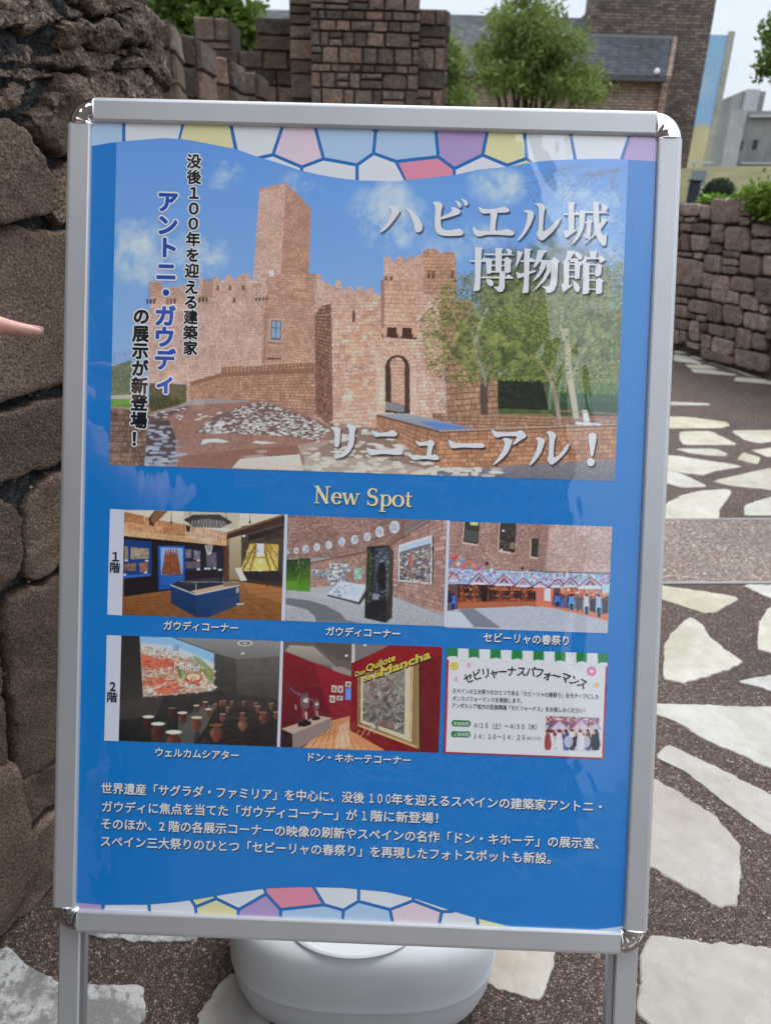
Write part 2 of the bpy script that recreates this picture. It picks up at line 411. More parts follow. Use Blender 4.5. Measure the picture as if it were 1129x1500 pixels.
# the granite band across the pavement and its two thin joints
ba, bb = gnd(974, 764), gnd(1129, 760); bc, bd = gnd(970, 852), gnd(1129, 856)
def ext(a, b, k): return a + (b - a) * k
db = (bb - ba) / np.linalg.norm(bb - ba) + (bd - bc) / np.linalg.norm(bd - bc); db /= np.linalg.norm(db)
e0, e1, e2, e3 = ba - db * 4.5, bb + db * 2.5, bd + db * 2.5, bc - db * 4.5
Vb, Fb = prism([p_ - ZUP * .01 for p_ in (e0, e1, e2, e3)], (0, 0, .0125)); mesh('granite_band', Vb, Fb, M['band'], pav)
for a, b, nm in ((e0, e1, 'joint_strip'), (e3, e2, 'joint_strip')):
    o_ = np.array([0, .007, 0]); Vb, Fb = prism([a - o_ - ZUP * .008, b - o_ - ZUP * .008, b + o_ - ZUP * .008, a + o_ - ZUP * .008], (0, 0, .0125)); mesh(nm, Vb, Fb, simple('joint_metal', (.24, .235, .225), .8), pav)

Z7 = [[(215,55),(290,55),(350,70),(215,65)],[(210,72),(290,85),(375,128),(210,108)],[(295,80),(360,82),(445,108),(340,100)],
 [(395,115),(510,120),(560,145),(735,190),(720,205),(620,190),(470,135)],[(270,128),(400,132),(460,155),(300,148)],[(300,153),(420,158),(560,185),(540,190),(320,172)],
 [(550,197),(746,212),(800,216),(790,240),(540,218)],[(190,333),(405,343),(408,353),(190,353)],[(120,415),(265,415),(505,445),(515,465),(470,478),(120,480)],
 [(240,510),(260,497),(415,495),(570,572),(265,570),(245,548)],[(520,492),(800,490),(800,540),(690,563),(600,545)],[(215,592),(445,592),(505,622),(495,632),(400,630),(290,615)],
 [(590,612),(690,640),(668,680),(555,652)],[(635,600),(740,588),(820,600),(820,640),(715,636)],[(110,625),(200,627),(600,688),(440,715),(365,740),(110,700)],
 [(120,710),(190,712),(270,735),(400,800),(270,808),(200,790),(120,770)],[(415,770),(745,695),(860,720),(860,830),(540,798)],
 [(100,925),(260,845),(345,825),(500,812),(527,820),(520,850),(465,920),(458,985),(100,985)],[(600,900),(745,855),(830,850),(830,958),(595,960)]]
Z8 = [[(100,15),(165,20),(430,60),(320,118),(100,50)],[(425,17),(600,15),(600,60),(525,65)],[(250,125),(295,150),(320,195),(438,285),(240,350),(160,333),(165,225),(185,185)],
 [(480,235),(485,150),(515,95),(620,90),(620,255),(528,250)],[(410,345),(528,320),(640,310),(640,375),(528,375)],[(60,415),(528,430),(640,425),(640,690),(528,640),(300,540),(210,480),(60,430)],
 [(175,555),(250,590),(528,725),(600,770),(600,880),(515,860),(430,800),(240,650),(130,598)],[(40,640),(130,672),(210,712),(340,800),(418,890),(420,1000),(415,1103),(350,1108),(120,975),(40,920)],
 [(105,1210),(120,1197),(280,1220),(528,1245),(700,1260),(700,1560),(160,1560),(75,1460),(85,1290)]]
U = [([(-60,600),(0,580),(25,572),(75,625),(150,670),(250,690),(430,685),(425,800),(300,900),(-60,900)], 'grey_slab'),
     ([(150,470),(400,440),(590,480),(585,560),(400,562),(240,540)], 'grey_slab'),
     ([(565,795),(670,655),(760,640),(800,800),(700,880)], 'slab_warm')]
SLABS = [([(930 + x / 3.749, 500 + y / 3.749) for x, y in p], 'slab') for p in Z7]
SLABS += [([(900 + x / 2.306, 850 + y / 2.306) for x, y in p], 'slab_warm' if i in (6, 7, 8) else 'slab') for i, p in enumerate(Z8)]
SLABS += [([(x / 2, 1100 + y / 2) for x, y in p], m) for p, m in U]
SLABS += [([(565 + x / 2, 1100 + y / 2) for x, y in [(290,500),(520,520),(500,598),(460,740),(310,690),(200,640)]], 'slab_warm')]
slab_cent = []
def slab(pts, m, seed):
    pts = np.array(pts); pts[:, 2] = 0
    c = pts.mean(0); d = max(np.linalg.norm(pts - c, axis=1)); near = c[1] < 2.2
    v, f = rock(pts, ZUP, .02, .0032, M=150 if near else 60, K=4, amp=.0004, freq=9, seed=seed, sh=.97, rag=.0060 if near else .006, rnd_k=1, flat=.08, cut=.10)
    mesh('paving_stone', v, f, M[m], pav, smooth=False, at=(c[0], c[1], 0)); slab_cent.append((c, d))
for i, (p, m) in enumerate(SLABS): slab([gnd(x, y) for x, y in p], m, i * 3.1)
wl_p, wl_d = np.array([-.592, .818, 0]), np.array([.4195, .9078, 0]); wl_n = np.array([.9078, -.4195, 0])
for t in range(900):
    x, y = rnd.uniform(-1.6, 2.6), rnd.uniform(-1.5, 7.5)
    if 1.85 < y < 2.75 or np.dot(np.array([x, y, 0]) - wl_p, wl_n) < .33 and y < 2: continue
    if x > 2.35 + (6.0 - y) * .26 - .2: continue
    r = rnd.uniform(.13, .26)
    if any(math.hypot(c[0] - x, c[1] - y) < d * .95 + r * .92 for c, d in slab_cent): continue
    k = rnd.randint(5, 7); a0 = rnd.random() * 6.28; st = rnd.uniform(.55, 1); a1 = rnd.random() * 3.14
    pts = []
    for q in range(k):
        a = a0 + 6.283 * (q + rnd.uniform(-.25, .25)) / k; rr = r * rnd.uniform(.8, 1.1); u, v = rr * math.cos(a), rr * math.sin(a) * st
        pts.append((x + u * math.cos(a1) - v * math.sin(a1), y + u * math.sin(a1) + v * math.cos(a1), 0))
    ok = True
    for p in pts:
        px, py, dz = proj(p)
        if dz > .05 and (px > 925 or (py > 1375)) and -20 < px < 1150 and py < 1520: ok = False
    if ok: slab(pts, 'slab', t * .7)

# ------------------------------------------------------------------ rough stone wall on the left (near)
WB = wl_p + wl_d * .3
wallL = root('rubble_wall', WB, 'rough brown stone wall ending in loose rubble, close beside the left edge of the poster stand', 'stone wall')
def onL(x, y): return hit(x, y, wl_p, wl_n)
def Ls(w): return np.dot(w - wl_p, wl_d), w[2]
endS = Ls(onL(240, 120))[0]
def LW(s, z, o=0.0): return wl_p + wl_d * s + ZUP * z + wl_n * o
# mortar core: a thick slab with a rough face; its top and end follow the broken outline
sil = [Ls(onL(*q)) for q in [(243, 150), (238, 100), (236, 70), (232, 48), (222, 30), (205, 4), (196, -30)]]
zs = [z for s, z in sil]; ss = [s for s, z in sil]
def top_at(s):
    return 2.02 - 0.03 * s + .05 * mnoise.noise(Vector((s * 4, 0, 3))) if s < sil[-1][0] - .06 else float(np.interp(s, ss[::-1], zs[::-1]))
NU, NV = 190, 170
V, Fc = [], []
s0, s1 = -3.2, endS - .012
def right_edge(z):
    if z <= zs[0]: return ss[0] + .0
    return float(np.interp(z, zs + [2.1], ss + [ss[-1] - .06]))
us = np.r_[np.linspace(s0, -.35, 30), np.linspace(-.34, 1.0, NU - 30)]
for j in range(NV):
    z = 2.02 * j / (NV - 1)
    smax = right_edge(z) - .012
    for i in range(NU):
        s = s0 + (us[i] - s0) * (smax - s0) / (1.0 - s0)
        w = LW(s, z); up_ = min(1, max(0, (z - 1.16) * 6)); o = -.016 + .016 * up_ + (.014 + .02 * up_) * nz3(w, 14) + (.008 + .008 * up_) * nz3(w, 45, 5) + .007 * nz3(w, 110, 9) - .05 * max(0, (z - 1.22)) 
        tk = max(0.0, 1 - (smax - s) / .07); o -= .05 * tk ** 2
        V.append(LW(s + .004 * nz3(w, 60, 2), z, o))
n0 = len(V)
for j in range(NV):
    for i in range(NU):
        p = V[j * NU + i]; V.append(p - wl_n * (.42 if i < NU - 1 else .40))
for j in range(NV - 1):
    for i in range(NU - 1):
        a = j * NU + i; Fc.append([a, a + 1, a + NU + 1, a + NU]); b = a + n0; Fc.append([b, b + NU, b + NU + 1, b + 1])
    a = j * NU + NU - 1; Fc.append([a, a + n0, a + n0 + NU, a + NU]); a = j * NU; Fc.append([a + NU, a + n0 + NU, a + n0, a])
for i in range(NU - 1):
    a = (NV - 1) * NU + i; Fc.append([a, a + 1, a + 1 + n0, a + n0])
mesh('mortar_core', V, Fc, M['mortar'], wallL, smooth=True)
RK = [ # photograph outline, front bulge, material
 ([(-70,338),(40,340),(96,344),(150,350),(200,352),(200,540),(150,552),(95,558),(40,575),(-70,603)], .030, 'near_stone'),
 ([(-75,632),(0,607),(50,594),(90,584),(150,572),(190,566),(190,650),(120,666),(86,676),(40,694),(0,707),(-75,732)], .030, 'near_stone'),
 ([(-70,752),(-20,738),(12,733),(22,738),(28,758),(28,812),(20,842),(0,866),(-70,905)], .032, 'near_stone'),
 ([(42,737),(70,704),(120,684),(170,668),(170,800),(118,818),(84,832),(66,845),(50,848),(38,830),(38,760)], .032, 'near_stone'),
 ([(8,889),(40,868),(84,853),(150,826),(180,820),(180,1040),(120,1078),(76,1112),(45,1134),(30,1138),(22,1100),(12,960)], .034, 'near_stone'),
 ([(-80,930),(-30,905),(-8,900),(0,960),(8,1060),(10,1120),(-10,1150),(-80,1180)], .030, 'near_stone'),
 ([(-70,1205),(0,1162),(40,1140),(76,1122),(120,1094),(150,1082),(150,1140),(110,1160),(74,1178),(36,1206),(0,1238),(-70,1290)], .036, 'near_stone'),
 ([(-80,1310),(0,1256),(40,1222),(74,1192),(110,1170),(130,1165),(125,1240),(100,1262),(80,1290),(40,1330),(0,1362),(-80,1420)], .045, 'near_stone'),
 ([(-50,172),(0,177),(28,190),(52,225),(70,268),(74,300),(62,316),(0,320),(-50,322)], .055, 'near_stone'),
 ([(34,178),(62,142),(88,114),(105,111),(118,126),(126,150),(128,196),(124,226),(100,226),(80,221),(50,198)], .045, 'near_stone'),
 ([(112,113),(130,101),(150,103),(167,120),(175,142),(165,160),(130,160)], .036, 'rubble'),
 ([(164,146),(170,106),(205,103),(228,112),(240,138),(240,165),(170,170)], .034, 'rubble'),
 ([(166,100),(205,70),(224,66),(237,72),(241,100),(240,132),(232,118),(205,103)], .040, 'rubble'),
 ([(68,46),(85,36),(135,30),(155,31),(172,48),(176,57),(160,60),(152,73),(130,66),(95,70),(80,58)], .045, 'rubble'),
 ([(58,88),(90,70),(150,73),(174,86),(160,99),(110,102),(72,97)], .032, 'rubble'),
 ([(2,78),(15,65),(33,61),(39,73),(32,92),(5,92)], .035, 'rubble'),
 ([(-40,6),(20,-8),(90,4),(120,24),(62,34),(12,42),(-40,44)], .040, 'rubble'),
 ([(168,32),(184,15),(205,12),(224,30),(233,52),(230,68),(200,72),(180,62)], .036, 'rubble'),
 ([(96,2),(130,-14),(200,-6),(203,6),(190,15),(152,29),(114,18)], .036, 'rubble'),
 ([(0,121),(20,118),(33,130),(25,142),(2,140)], .030, 'near_stone'),
 ([(35,121),(48,122),(46,134),(36,138)], .024, 'rubble'),
 ([(-20,137),(12,137),(18,148),(10,160),(-20,162)], .030, 'near_stone'),
 ([(168,73),(182,72),(181,80),(170,82)], .022, 'near_stone'),
 ([(-30,99),(50,104),(72,112),(30,118),(-30,114)], .026, 'rubble'),
 ([(-60,60),(-20,50),(-6,64),(-8,88),(-50,96)], .03, 'rubble'), ([(60,-30),(110,-40),(160,-34),(180,-16),(130,-18),(90,-4)], .04, 'rubble'),
 ([(-60,-60),(0,-70),(50,-50),(55,-20),(10,-12),(-60,0)], .045, 'rubble'),
 ([(74,262),(98,242),(122,240),(122,320),(84,324)], .024, 'rubble'),
]
for k, (pp, fr, m) in enumerate(RK):
    pts = [onL(*q) for q in pp]; c = np.mean(pts, 0); up = c[2] > 1.2
    off = -.05 * max(0, c[2] - 1.22)
    c2 = c; pts = [c2 + (p - c2) * (1.10 if up else 1.045) for p in pts]
    v, f = rock([p + wl_n * (off - (.010 if up else .012)) for p in pts], wl_n, .03, fr * (.72 if up else .5), M=120, K=18, amp=.015 if up else .006, freq=17 if up else 11, seed=k * 5.7,
                sh=.80 if up else .955, rag=.016 if up else .008, rnd_k=1, flat=.42 if up else .28)
    mesh('stone', v, f, M[m], wallL, smooth=True, at=c)
# gravel bits bedded in the mortar
gv = []
for k in range(1500):
    s_ = rnd.uniform(-.15, endS - .03); z_ = rnd.uniform(.02, 1.9)
    if s_ > right_edge(z_) - .03: continue
    r = rnd.uniform(.002, .006); c = LW(s_, z_, -.012 - .05 * max(0, z_ - 1.22) + rnd.uniform(0, .012)); n_ = len(gv)
    q = [c + r * np.array([rnd.uniform(.6, 1.2) * a for a in d]) for d in ((1,0,0),(-1,0,0),(0,1,0),(0,-1,0),(0,0,1),(0,0,-1))]
    gv.append((q, [[0,2,4],[2,1,4],[1,3,4],[3,0,4],[2,0,5],[1,2,5],[3,1,5],[0,3,5]]))
v, f = join(gv); mesh('mortar_grit', v, f, M['rubble'], wallL)['kind'] = 'stuff'
# the unseen remainder of the face, towards and behind the viewer
sLf = Ls(onL(-62, 700))[0]
for k in range(48):
    s_ = sLf - .42 - .42 * (k % 8) + rnd.uniform(0, .04); z_ = .02 + .33 * (k // 8)
    if s_ < s0: continue
    w_, h_ = .375 + rnd.uniform(0, .03), .295 + rnd.uniform(0, .02)
    v, f = rock([LW(s_, z_), LW(s_ + w_, z_ + .01), LW(s_ + w_, z_ + h_), LW(s_, z_ + h_)], wl_n, .03, .022, M=60, K=8, seed=k, flat=.26, rnd_k=1, cut=.13, sh=.95, rag=.012, amp=.008)
    mesh('stone', v, f, M['near_stone'], wallL, smooth=True)
# stones hidden behind the poster on the visible wall's far part
for (a, b, z0_, z1_) in [(.36, endS - .03, .05, .33), (.36, endS - .03, .36, .62), (.36, endS - .03, .65, .93), (.36, endS - .03, .96, 1.14)]:
    v, f = rock([LW(a, z0_), LW(b, z0_), LW(b, z1_), LW(a, z1_)], wl_n, .03, .03, M=48, K=8, seed=z0_ * 9, flat=.33, amp=.006)
    mesh('stone', v, f, M['near_stone'], wallL, smooth=True)

# ------------------------------------------------------------------ coursed stone walls further away
def cheap_stone(seed):
    """Six cushion-faced unit stones; scaled to size. x along the wall, y outwards, z up."""
    r = random.Random(seed); bm = bmesh.new()
    q = [(-.5, -.5), (0, -.5), (.5, -.5), (.5, 0), (.5, .5), (0, .5), (-.5, .5), (-.5, 0)]
    q = [(a + r.uniform(-.03, .03), b + r.uniform(-.05, .05)) for a, b in q]
    r0 = [bm.verts.new((a, -1, b)) for a, b in q]; r1 = [bm.verts.new((a, .35, b)) for a, b in q]
    r2 = [bm.verts.new((a * .93, .9 + r.uniform(-.2, .2), b * .89)) for a, b in q]; c = bm.verts.new((r.uniform(-.2, .2), 1.05, r.uniform(-.2, .2)))
    for i in range(8):
        j = (i + 1) % 8
        bm.faces.new([r0[j], r0[i], r1[i], r1[j]][::-1]); bm.faces.new([r1[j], r1[i], r2[i], r2[j]][::-1]); bm.faces.new([r2[i], r2[j], c])
    bmesh.ops.recalc_face_normals(bm, faces=bm.faces[:])
    me = bpy.data.meshes.new('stone'); bm.to_mesh(me); bm.free(); return me
UNIT = {}
for mn in ('wall_stone', 'dark_stone'):
    UNIT[mn] = []
    for s_ in range(6):
        me = cheap_stone(s_); me.materials.append(M[mn]); UNIT[mn].append(me)
def put_stone(parent, c, ax, n, w, h, mn, proud=.022):
    o = bpy.data.objects.new('stone', rnd.choice(UNIT[mn])); COL.objects.link(o); o.parent = parent
    ax = Vector(ax); n = Vector(n); m = Matrix((( ax.x, n.x, 0), (ax.y, n.y, 0), (ax.z, n.z, 1))).to_4x4()
    tilt = Matrix.Rotation(rnd.uniform(-.02, .02), 4, 'Y')
    o.matrix_local = Matrix.Translation(Vector(np.asarray(c) - wloc(parent))) @ m @ tilt @ Matrix.Diagonal((w, proud * rnd.uniform(.7, 1.3), h, 1))
def courses(parent, p0, ax, n, length, z0, z1, mn, hr=(.09, .19), wr=(.1, .32), gap=.014, lim=300, skip=None):
    """Random coursed stonework on the face starting at p0 along ax with outward normal n."""
    ax = np.asarray(ax, float); n = np.asarray(n, float); k = 0; z = z1
    while z > z0 + .03:
        h = min(rnd.uniform(*hr), z - z0)
        if z - h - z0 < .05: h = z - z0
        s = 0.0
        while s < length - .02:
            w = rnd.uniform(*wr)
            if length - s - w < wr[0] * .6: w = length - s
            if h > hr[0] * 1.5 and rnd.random() < .3:
                hh = h * rnd.uniform(.38, .6); cells = [(z - hh, hh), (z - h, h - hh)]
            else: cells = [(z - h, h)]
            for zc, hc in cells:
                if k < lim and not (skip and skip(s + w / 2, zc + hc / 2)):
                    put_stone(parent, np.asarray(p0, float) * [1, 1, 0] + ax * (s + w / 2) + ZUP * (zc + hc / 2) + n * .004, ax, n, w - gap, hc - gap, mn); k += 1
            s += w
        z -= h
    return k

# garden wall on the right, running away from the viewer
g0, g1 = gnd(985, 512), gnd(1129, 560); gd = (g0 - g1); gd /= np.linalg.norm(gd); gn = np.array([-gd[1], gd[0], 0]); 
if gn[0] > 0: gn = -gn
wallR = root('garden_wall', (g0 + g1) / 2, 'low brown stone garden wall with bright green leaves spilling over its right end', 'stone wall')
gtop = hit(1005, 296, g0, gn)[2]
near_s = -2.6; 
def GW(s, z, o=0.0): return g1 + gd * s + ZUP * z + gn * o
v, f = box(GW(near_s, 0, -.32), gd * 10.5, gn * .30, ZUP * (gtop - .01)) if np.dot(np.cross(gd, gn), ZUP) > 0 else box(GW(near_s, 0, -.02), gd * 10.5, -gn * .30, ZUP * (gtop - .01))
mesh('mortar_core', v, f, M['joint'], wallR)
RW = [(95,145,240,240),(245,160,335,270),(335,115,550,295),(560,120,640,240),(548,250,632,312),(92,245,130,290),(135,252,225,290),(90,298,190,355),(195,300,325,375),(335,305,430,445),
 (435,325,622,505),(645,305,790,400),(635,418,790,520),(60,400,98,500),(105,375,172,500),(178,385,315,505),(318,460,412,525),(425,505,555,555),(428,562,540,618),(418,625,535,680),
 (550,538,715,685),(725,545,800,690),(55,515,190,550),(200,520,275,562),(40,565,265,765),(278,535,415,665),(265,675,345,790),(335,690,470,895),(480,705,652,815),(662,710,800,905),
 (45,775,210,850),(222,795,320,865),(40,855,150,900),(160,878,308,975),(460,810,550,905),(558,835,640,950),(645,865,697,965),(705,915,765,985),(45,915,148,1010),(150,978,215,1020),
 (222,995,295,1035),(308,900,415,1045),(428,915,570,1065),(578,980,760,1100),(30,1025,165,1100),(170,1035,240,1185),(250,1055,305,1115),(315,1065,430,1150),(435,1080,515,1170),
 (525,1095,635,1250),(645,1130,745,1255),(750,1080,800,1170),(30,1095,92,1210),(98,1110,150,1200),(258,1140,330,1255),(340,1165,500,1285),(510,1262,745,1400),(150,1195,240,1245),(250,1270,500,1345)]
for k, (x0, y0, x1, y1) in enumerate(RW):
    xc = (x0 + x1) / 2; sl = max(0, (y0 + y1) / 2 - 150) / 1100 * .26
    x0 += 3; x1 -= 3; y0 += 2; y1 -= 2
    q = [(x0, y0), (x1, y0), (x1, y1), (x0, y1)]
    q = [(980 + (x + rnd.uniform(-5, 5)) / 5.174, 270 + (y + sl * (x - xc) + rnd.uniform(-4, 4)) / 5.174) for x, y in q]
    pts = [hit(x, y, g0, gn) for x, y in q]; 
    c_ = np.mean(pts, 0); pts = [c_ + (p - c_) * 1.03 for p in pts]; pts = [np.array([p[0], p[1], max(.01, p[2])]) for p in pts]
    v, f = rock(pts, gn, .015, .030, M=32, K=6, amp=.009, freq=9, seed=k * 2.3, sh=.90, rag=.009, rnd_k=1, flat=.3, cut=.11)
    mesh('stone', v, f, M['wall_stone'], wallR, smooth=True, at=np.mean(pts, 0))
sL = np.dot(hit(985, 400, g0, gn) - g1, gd)
courses(wallR, GW(sL + .03, 0), gd, gn, 10.5 + near_s - sL - .05, .02, gtop, 'wall_stone', lim=190)
courses(wallR, GW(near_s, 0), gd, gn, -near_s - .06, .02, gtop, 'wall_stone', lim=90)

# ------------------------------------------------------------------ dark castle tower and battlements behind the poster
def yspan(xa, xb, Y): return atY(xa, 100, Y)[0], atY(xb, 100, Y)[0]
YT = 7.0
tx0, tx1 = atY(461, 120, YT)[0], atY(607, 120, YT)[0]
tower = root('castle_tower', ((tx0 + tx1) / 2, YT + .6, 0), 'tall dark stone castle tower rising out of the picture behind the middle of the poster', 'tower')
TH = 3.6
v, f = wbox(tx0 - .02, tx1 + .02, YT, YT + 1.4, 0, TH); mesh('tower_core', v, f, M['joint'], tower)
courses(tower, (tx0 - .03, YT, 0), (1, 0, 0), (0, -1, 0), tx1 - tx0 + .06, 1.62, TH, 'dark_stone', hr=(.055, .145), wr=(.06, .22), gap=.012, lim=290)
courses(tower, (tx0 - .03, YT, 0), (1, 0, 0), (0, -1, 0), tx1 - tx0 + .06, .02, 1.62, 'dark_stone', hr=(.2, .28), wr=(.25, .45), lim=40)
bx0 = atY(427, 120, YT + .32)[0]
flank = root('castle_buttress', ((bx0 + tx0) / 2, YT + .6, 0), 'narrow dark stone buttress standing against the left side of the tall tower', 'buttress')
v, f = wbox(bx0, tx0 - .02, YT + .3, YT + 1.2, 0, TH); mesh('mortar_core', v, f, M['joint'], flank)
courses(flank, (bx0, YT + .3, 0), (1, 0, 0), (0, -1, 0), tx0 - bx0 - .03, .02, TH, 'dark_stone', hr=(.09, .2), wr=(.12, .3), gap=.012, lim=120)
mx0, mx1 = tx1 + .02, atY(650, 120, YT + .12)[0]
mz = atY(640, 14, YT + .12)[2]
mer = root('castle_pier', ((mx0 + mx1) / 2, YT + .6, 0), 'lower dark stone pier with two stepped blocks on the right of the tall tower', 'pier')
v, f = wbox(mx0, mx1, YT + .12, YT + .9, 0, mz); mesh('mortar_core', v, f, M['joint'], mer)
courses(mer, (mx0, YT + .12, 0), (1, 0, 0), (0, -1, 0), mx1 - mx0, .02, mz, 'dark_stone', hr=(.1, .19), wr=(.13, .2), gap=.012, lim=120)
courses(mer, (mx1, YT + .12, 0), (0, 1, 0), (1, 0, 0), .78, .02, mz, 'dark_stone', hr=(.1, .19), wr=(.13, .2), gap=.012, lim=90)
# curtain wall with two merlons between them and the tower
YC = 7.9
cx0, cx1 = atY(200, 100, YC)[0], bx0 + .05
cz = atY(360, 74, YC)[2]
curt = root('curtain_wall', ((cx0 + cx1) / 2, YC + .3, 0), 'far dark battlement wall with two square merlons left of the tall tower', 'castle wall')
v, f = wbox(cx0, cx1, YC, YC + .5, 0, cz); mesh('mortar_core', v, f, M['joint'], curt)
courses(curt, (cx0, YC, 0), (1, 0, 0), (0, -1, 0), cx1 - cx0, 1.2, cz, 'dark_stone', hr=(.13, .2), wr=(.16, .3), lim=130)
for xa, xb, yt in ((289, 340, 25), (378, 430, 25), (196, 232, 25)):
    a, b = yspan(xa, xb, YC); zt = atY((xa + xb) / 2, yt, YC)[2]
    v, f = wbox(a, b, YC, YC + .5, cz, zt - .01); mesh('merlon_core', v, f, M['joint'], curt)
    courses(curt, (a, YC, 0), (1, 0, 0), (0, -1, 0), b - a, cz, zt, 'dark_stone', hr=(.14, .2), wr=(.16, .3), lim=30)
# the nearer parapet: four blocks stepping down and away
for k, (xa, xm, xb, yt, Y) in enumerate([(226, 252, 265, 26, 3.6), (266, 288, 313, 50, 4.2), (313, 334, 355, 82, 4.9), (355, 373, 389, 104, 5.7)]):
    pa, pm, pb = atY(xa, 110, Y), atY(xm, 110, Y + .04), atY(xb, 110, Y + .42); zt = atY(xm, yt, Y)[2]
    names = ['first and tallest', 'second', 'third', 'last and lowest']
    mrl = root('parapet_block', (pm[0], pm[1], 0), names[k] + ' of four brown stone blocks stepping down beside the rubble wall', 'parapet block', 'blocks of the stepping parapet')
    A, Bq, Cq = [np.array([p[0], p[1], 0]) for p in (pa, pm, pb)]; D = A + (Cq - Bq)
    zb = 0.0
    v, f = prism([A, Bq, Cq, D], (0, 0, zt - .012)); mesh('mortar_core', v, f, M['joint'], mrl)
    hh = [(.108, .125), (.13, .15), (.14, .16), (.14, .16)][k]
    for (p, q) in ((A, Bq), (Bq, Cq)):
        ax = q - p; ln = np.linalg.norm(ax); ax /= ln; n = np.array([ax[1], -ax[0], 0])
        courses(mrl, p, ax, n, ln, .02, zt, 'wall_stone' if k > 5 else 'dark_stone', hr=hh, wr=(ln * .97, ln * 1.01), gap=.007, lim=60)

# ------------------------------------------------------------------ the brick castle building with slate roofs
YB = 26.0
q0, q1 = atY(866, 54, YB), atY(1040, 20, YB); q2 = atY(1001, 290, YB)
xl = atY(862, 60, YB)[0]; xr = (atY(1041, 20, YB)[0] + atY(1004, 275, YB)[0]) / 2
keep = root('castle_keep', ((xl + xr) / 2, YB, 0), 'massive brown brick castle keep rising out of the top of the picture at right', 'castle')
z0b = 0.0; ztop = atY(870, 9, YB)[2]
v, f = wbox(xl, xr, YB, YB + 1.8, 0, ztop); mesh('wall', v, f, M['brick_dark'], keep)
x2 = atY(876, 5, YB)[0]
v, f = wbox(x2, xr - .004, YB + .003, YB + 1.7, ztop, ztop + 6); mesh('upper_wall', v, f, M['brick_dark'], keep)
zl = atY(920, 55, YB)[2]
v, f = wbox(xl - .08, atY(985, 55, YB)[0], YB - .1, YB - .002, zl - .02, zl + .05); mesh('flashing', v, f, simple('lead', (.2, .205, .21), .6), keep)
YH = 24.4
hall = root('castle_hall', (atY(820, 150, YH)[0], YH + 2, 0), 'long pinkish brick hall with grey slate roofs behind the trees, left of the keep', 'building')
hx1 = atY(968, 117, YH)[0]; ez = atY(930, 117, YH)[2]; hx0 = atY(640, 116, YH)[0] - 9
xt = atY(985, 57, YB)[0]; ru = np.array([0, YB - .02 - YH + .22, zl - .05 - ez]); k_r = 1.0
rn = np.cross(np.array([1.0, 0, 0]), ru); rp = np.array([0, YH - .22, ez]); ridge = hit(750, 28, rp, rn); k_r = (ridge[1] - rp[1]) / ru[1]
v, f = wbox(hx0, hx1 - .02, YH, YB - .03, 0, ez - .012); mesh('wall', v, f, M['brick_pink'], hall)
x862 = atY(862, 60, YB)[0] - .1
v, f = prism([(hx0 - .2, YH - .22, ez), (hx1 + .05, YH - .22, ez), (xt, YB - .02, zl - .05), (hx0 - .2, YB - .02, zl - .05)], (0, 0, .08)); mesh('roof', v, f, M['slate'], hall)
v, f = prism([(hx0 - .2, YB - .018, zl - .048), (xl + 1.4, YB - .018, zl - .048), (xl + 1.4, ridge[1], ridge[2]), (hx0 - .2, ridge[1], ridge[2])], (0, 0, .08)); mesh('roof', v, f, M['slate'], hall)
v, f = wbox(hx0, x862 - .01, ridge[1] + .01, ridge[1] + .3, 0, ridge[2]); mesh('rear_wall', v, f, M['brick_pink'], hall)
v, f = prism([(hx1 + .052, YH - .24, ez - .02), (hx1 + .19, YH - .24, ez - .02), (xt + .13, YB - .02, zl - .05), (xt + .002, YB - .02, zl - .05)], (0, 0, .12)); mesh('verge', v, f, M['brick_pink'], hall)
v, f = wbox(hx1 - .018, hx1 + .17, YH - .2, YB - .03, 0, ez - .03); mesh('gable_wall', v, f, M['brick_pink'], hall)
v, f = wbox(hx0 - .1, hx1 + .04, YH - .30, YH - .23, ez - .06, ez + .01); mesh('gutter', v, f, simple('dark_gutter', (.08, .08, .085), .6), hall)
wv, wf = [], []
lp = atY(961, 103, YH - .1)
lamp = root('flood_lamp', (lp[0], YH - .5, ez - .1), 'small round white flood lamp on the edge of the slate roof', 'lamp')
bm = bmesh.new(); bmesh.ops.create_uvsphere(bm, u_segments=14, v_segments=8, radius=.085); me = bpy.data.meshes.new('lamp_head'); bm.to_mesh(me); bm.free()
me.materials.append(simple('lamp_white', (.75, .76, .78), .4)); me.shade_smooth(); o = bpy.data.objects.new('lamp_head', me); COL.objects.link(o); o.parent = lamp; o.location = (0, .34, .30); o.scale = (1, .8, 1.05)
v, f = tube([(lp[0], YH - .3, ez - .1), (lp[0], YH - .18, ez + .2)], [.015, .015], 6); mesh('bracket', v, f, M['bark'], lamp)

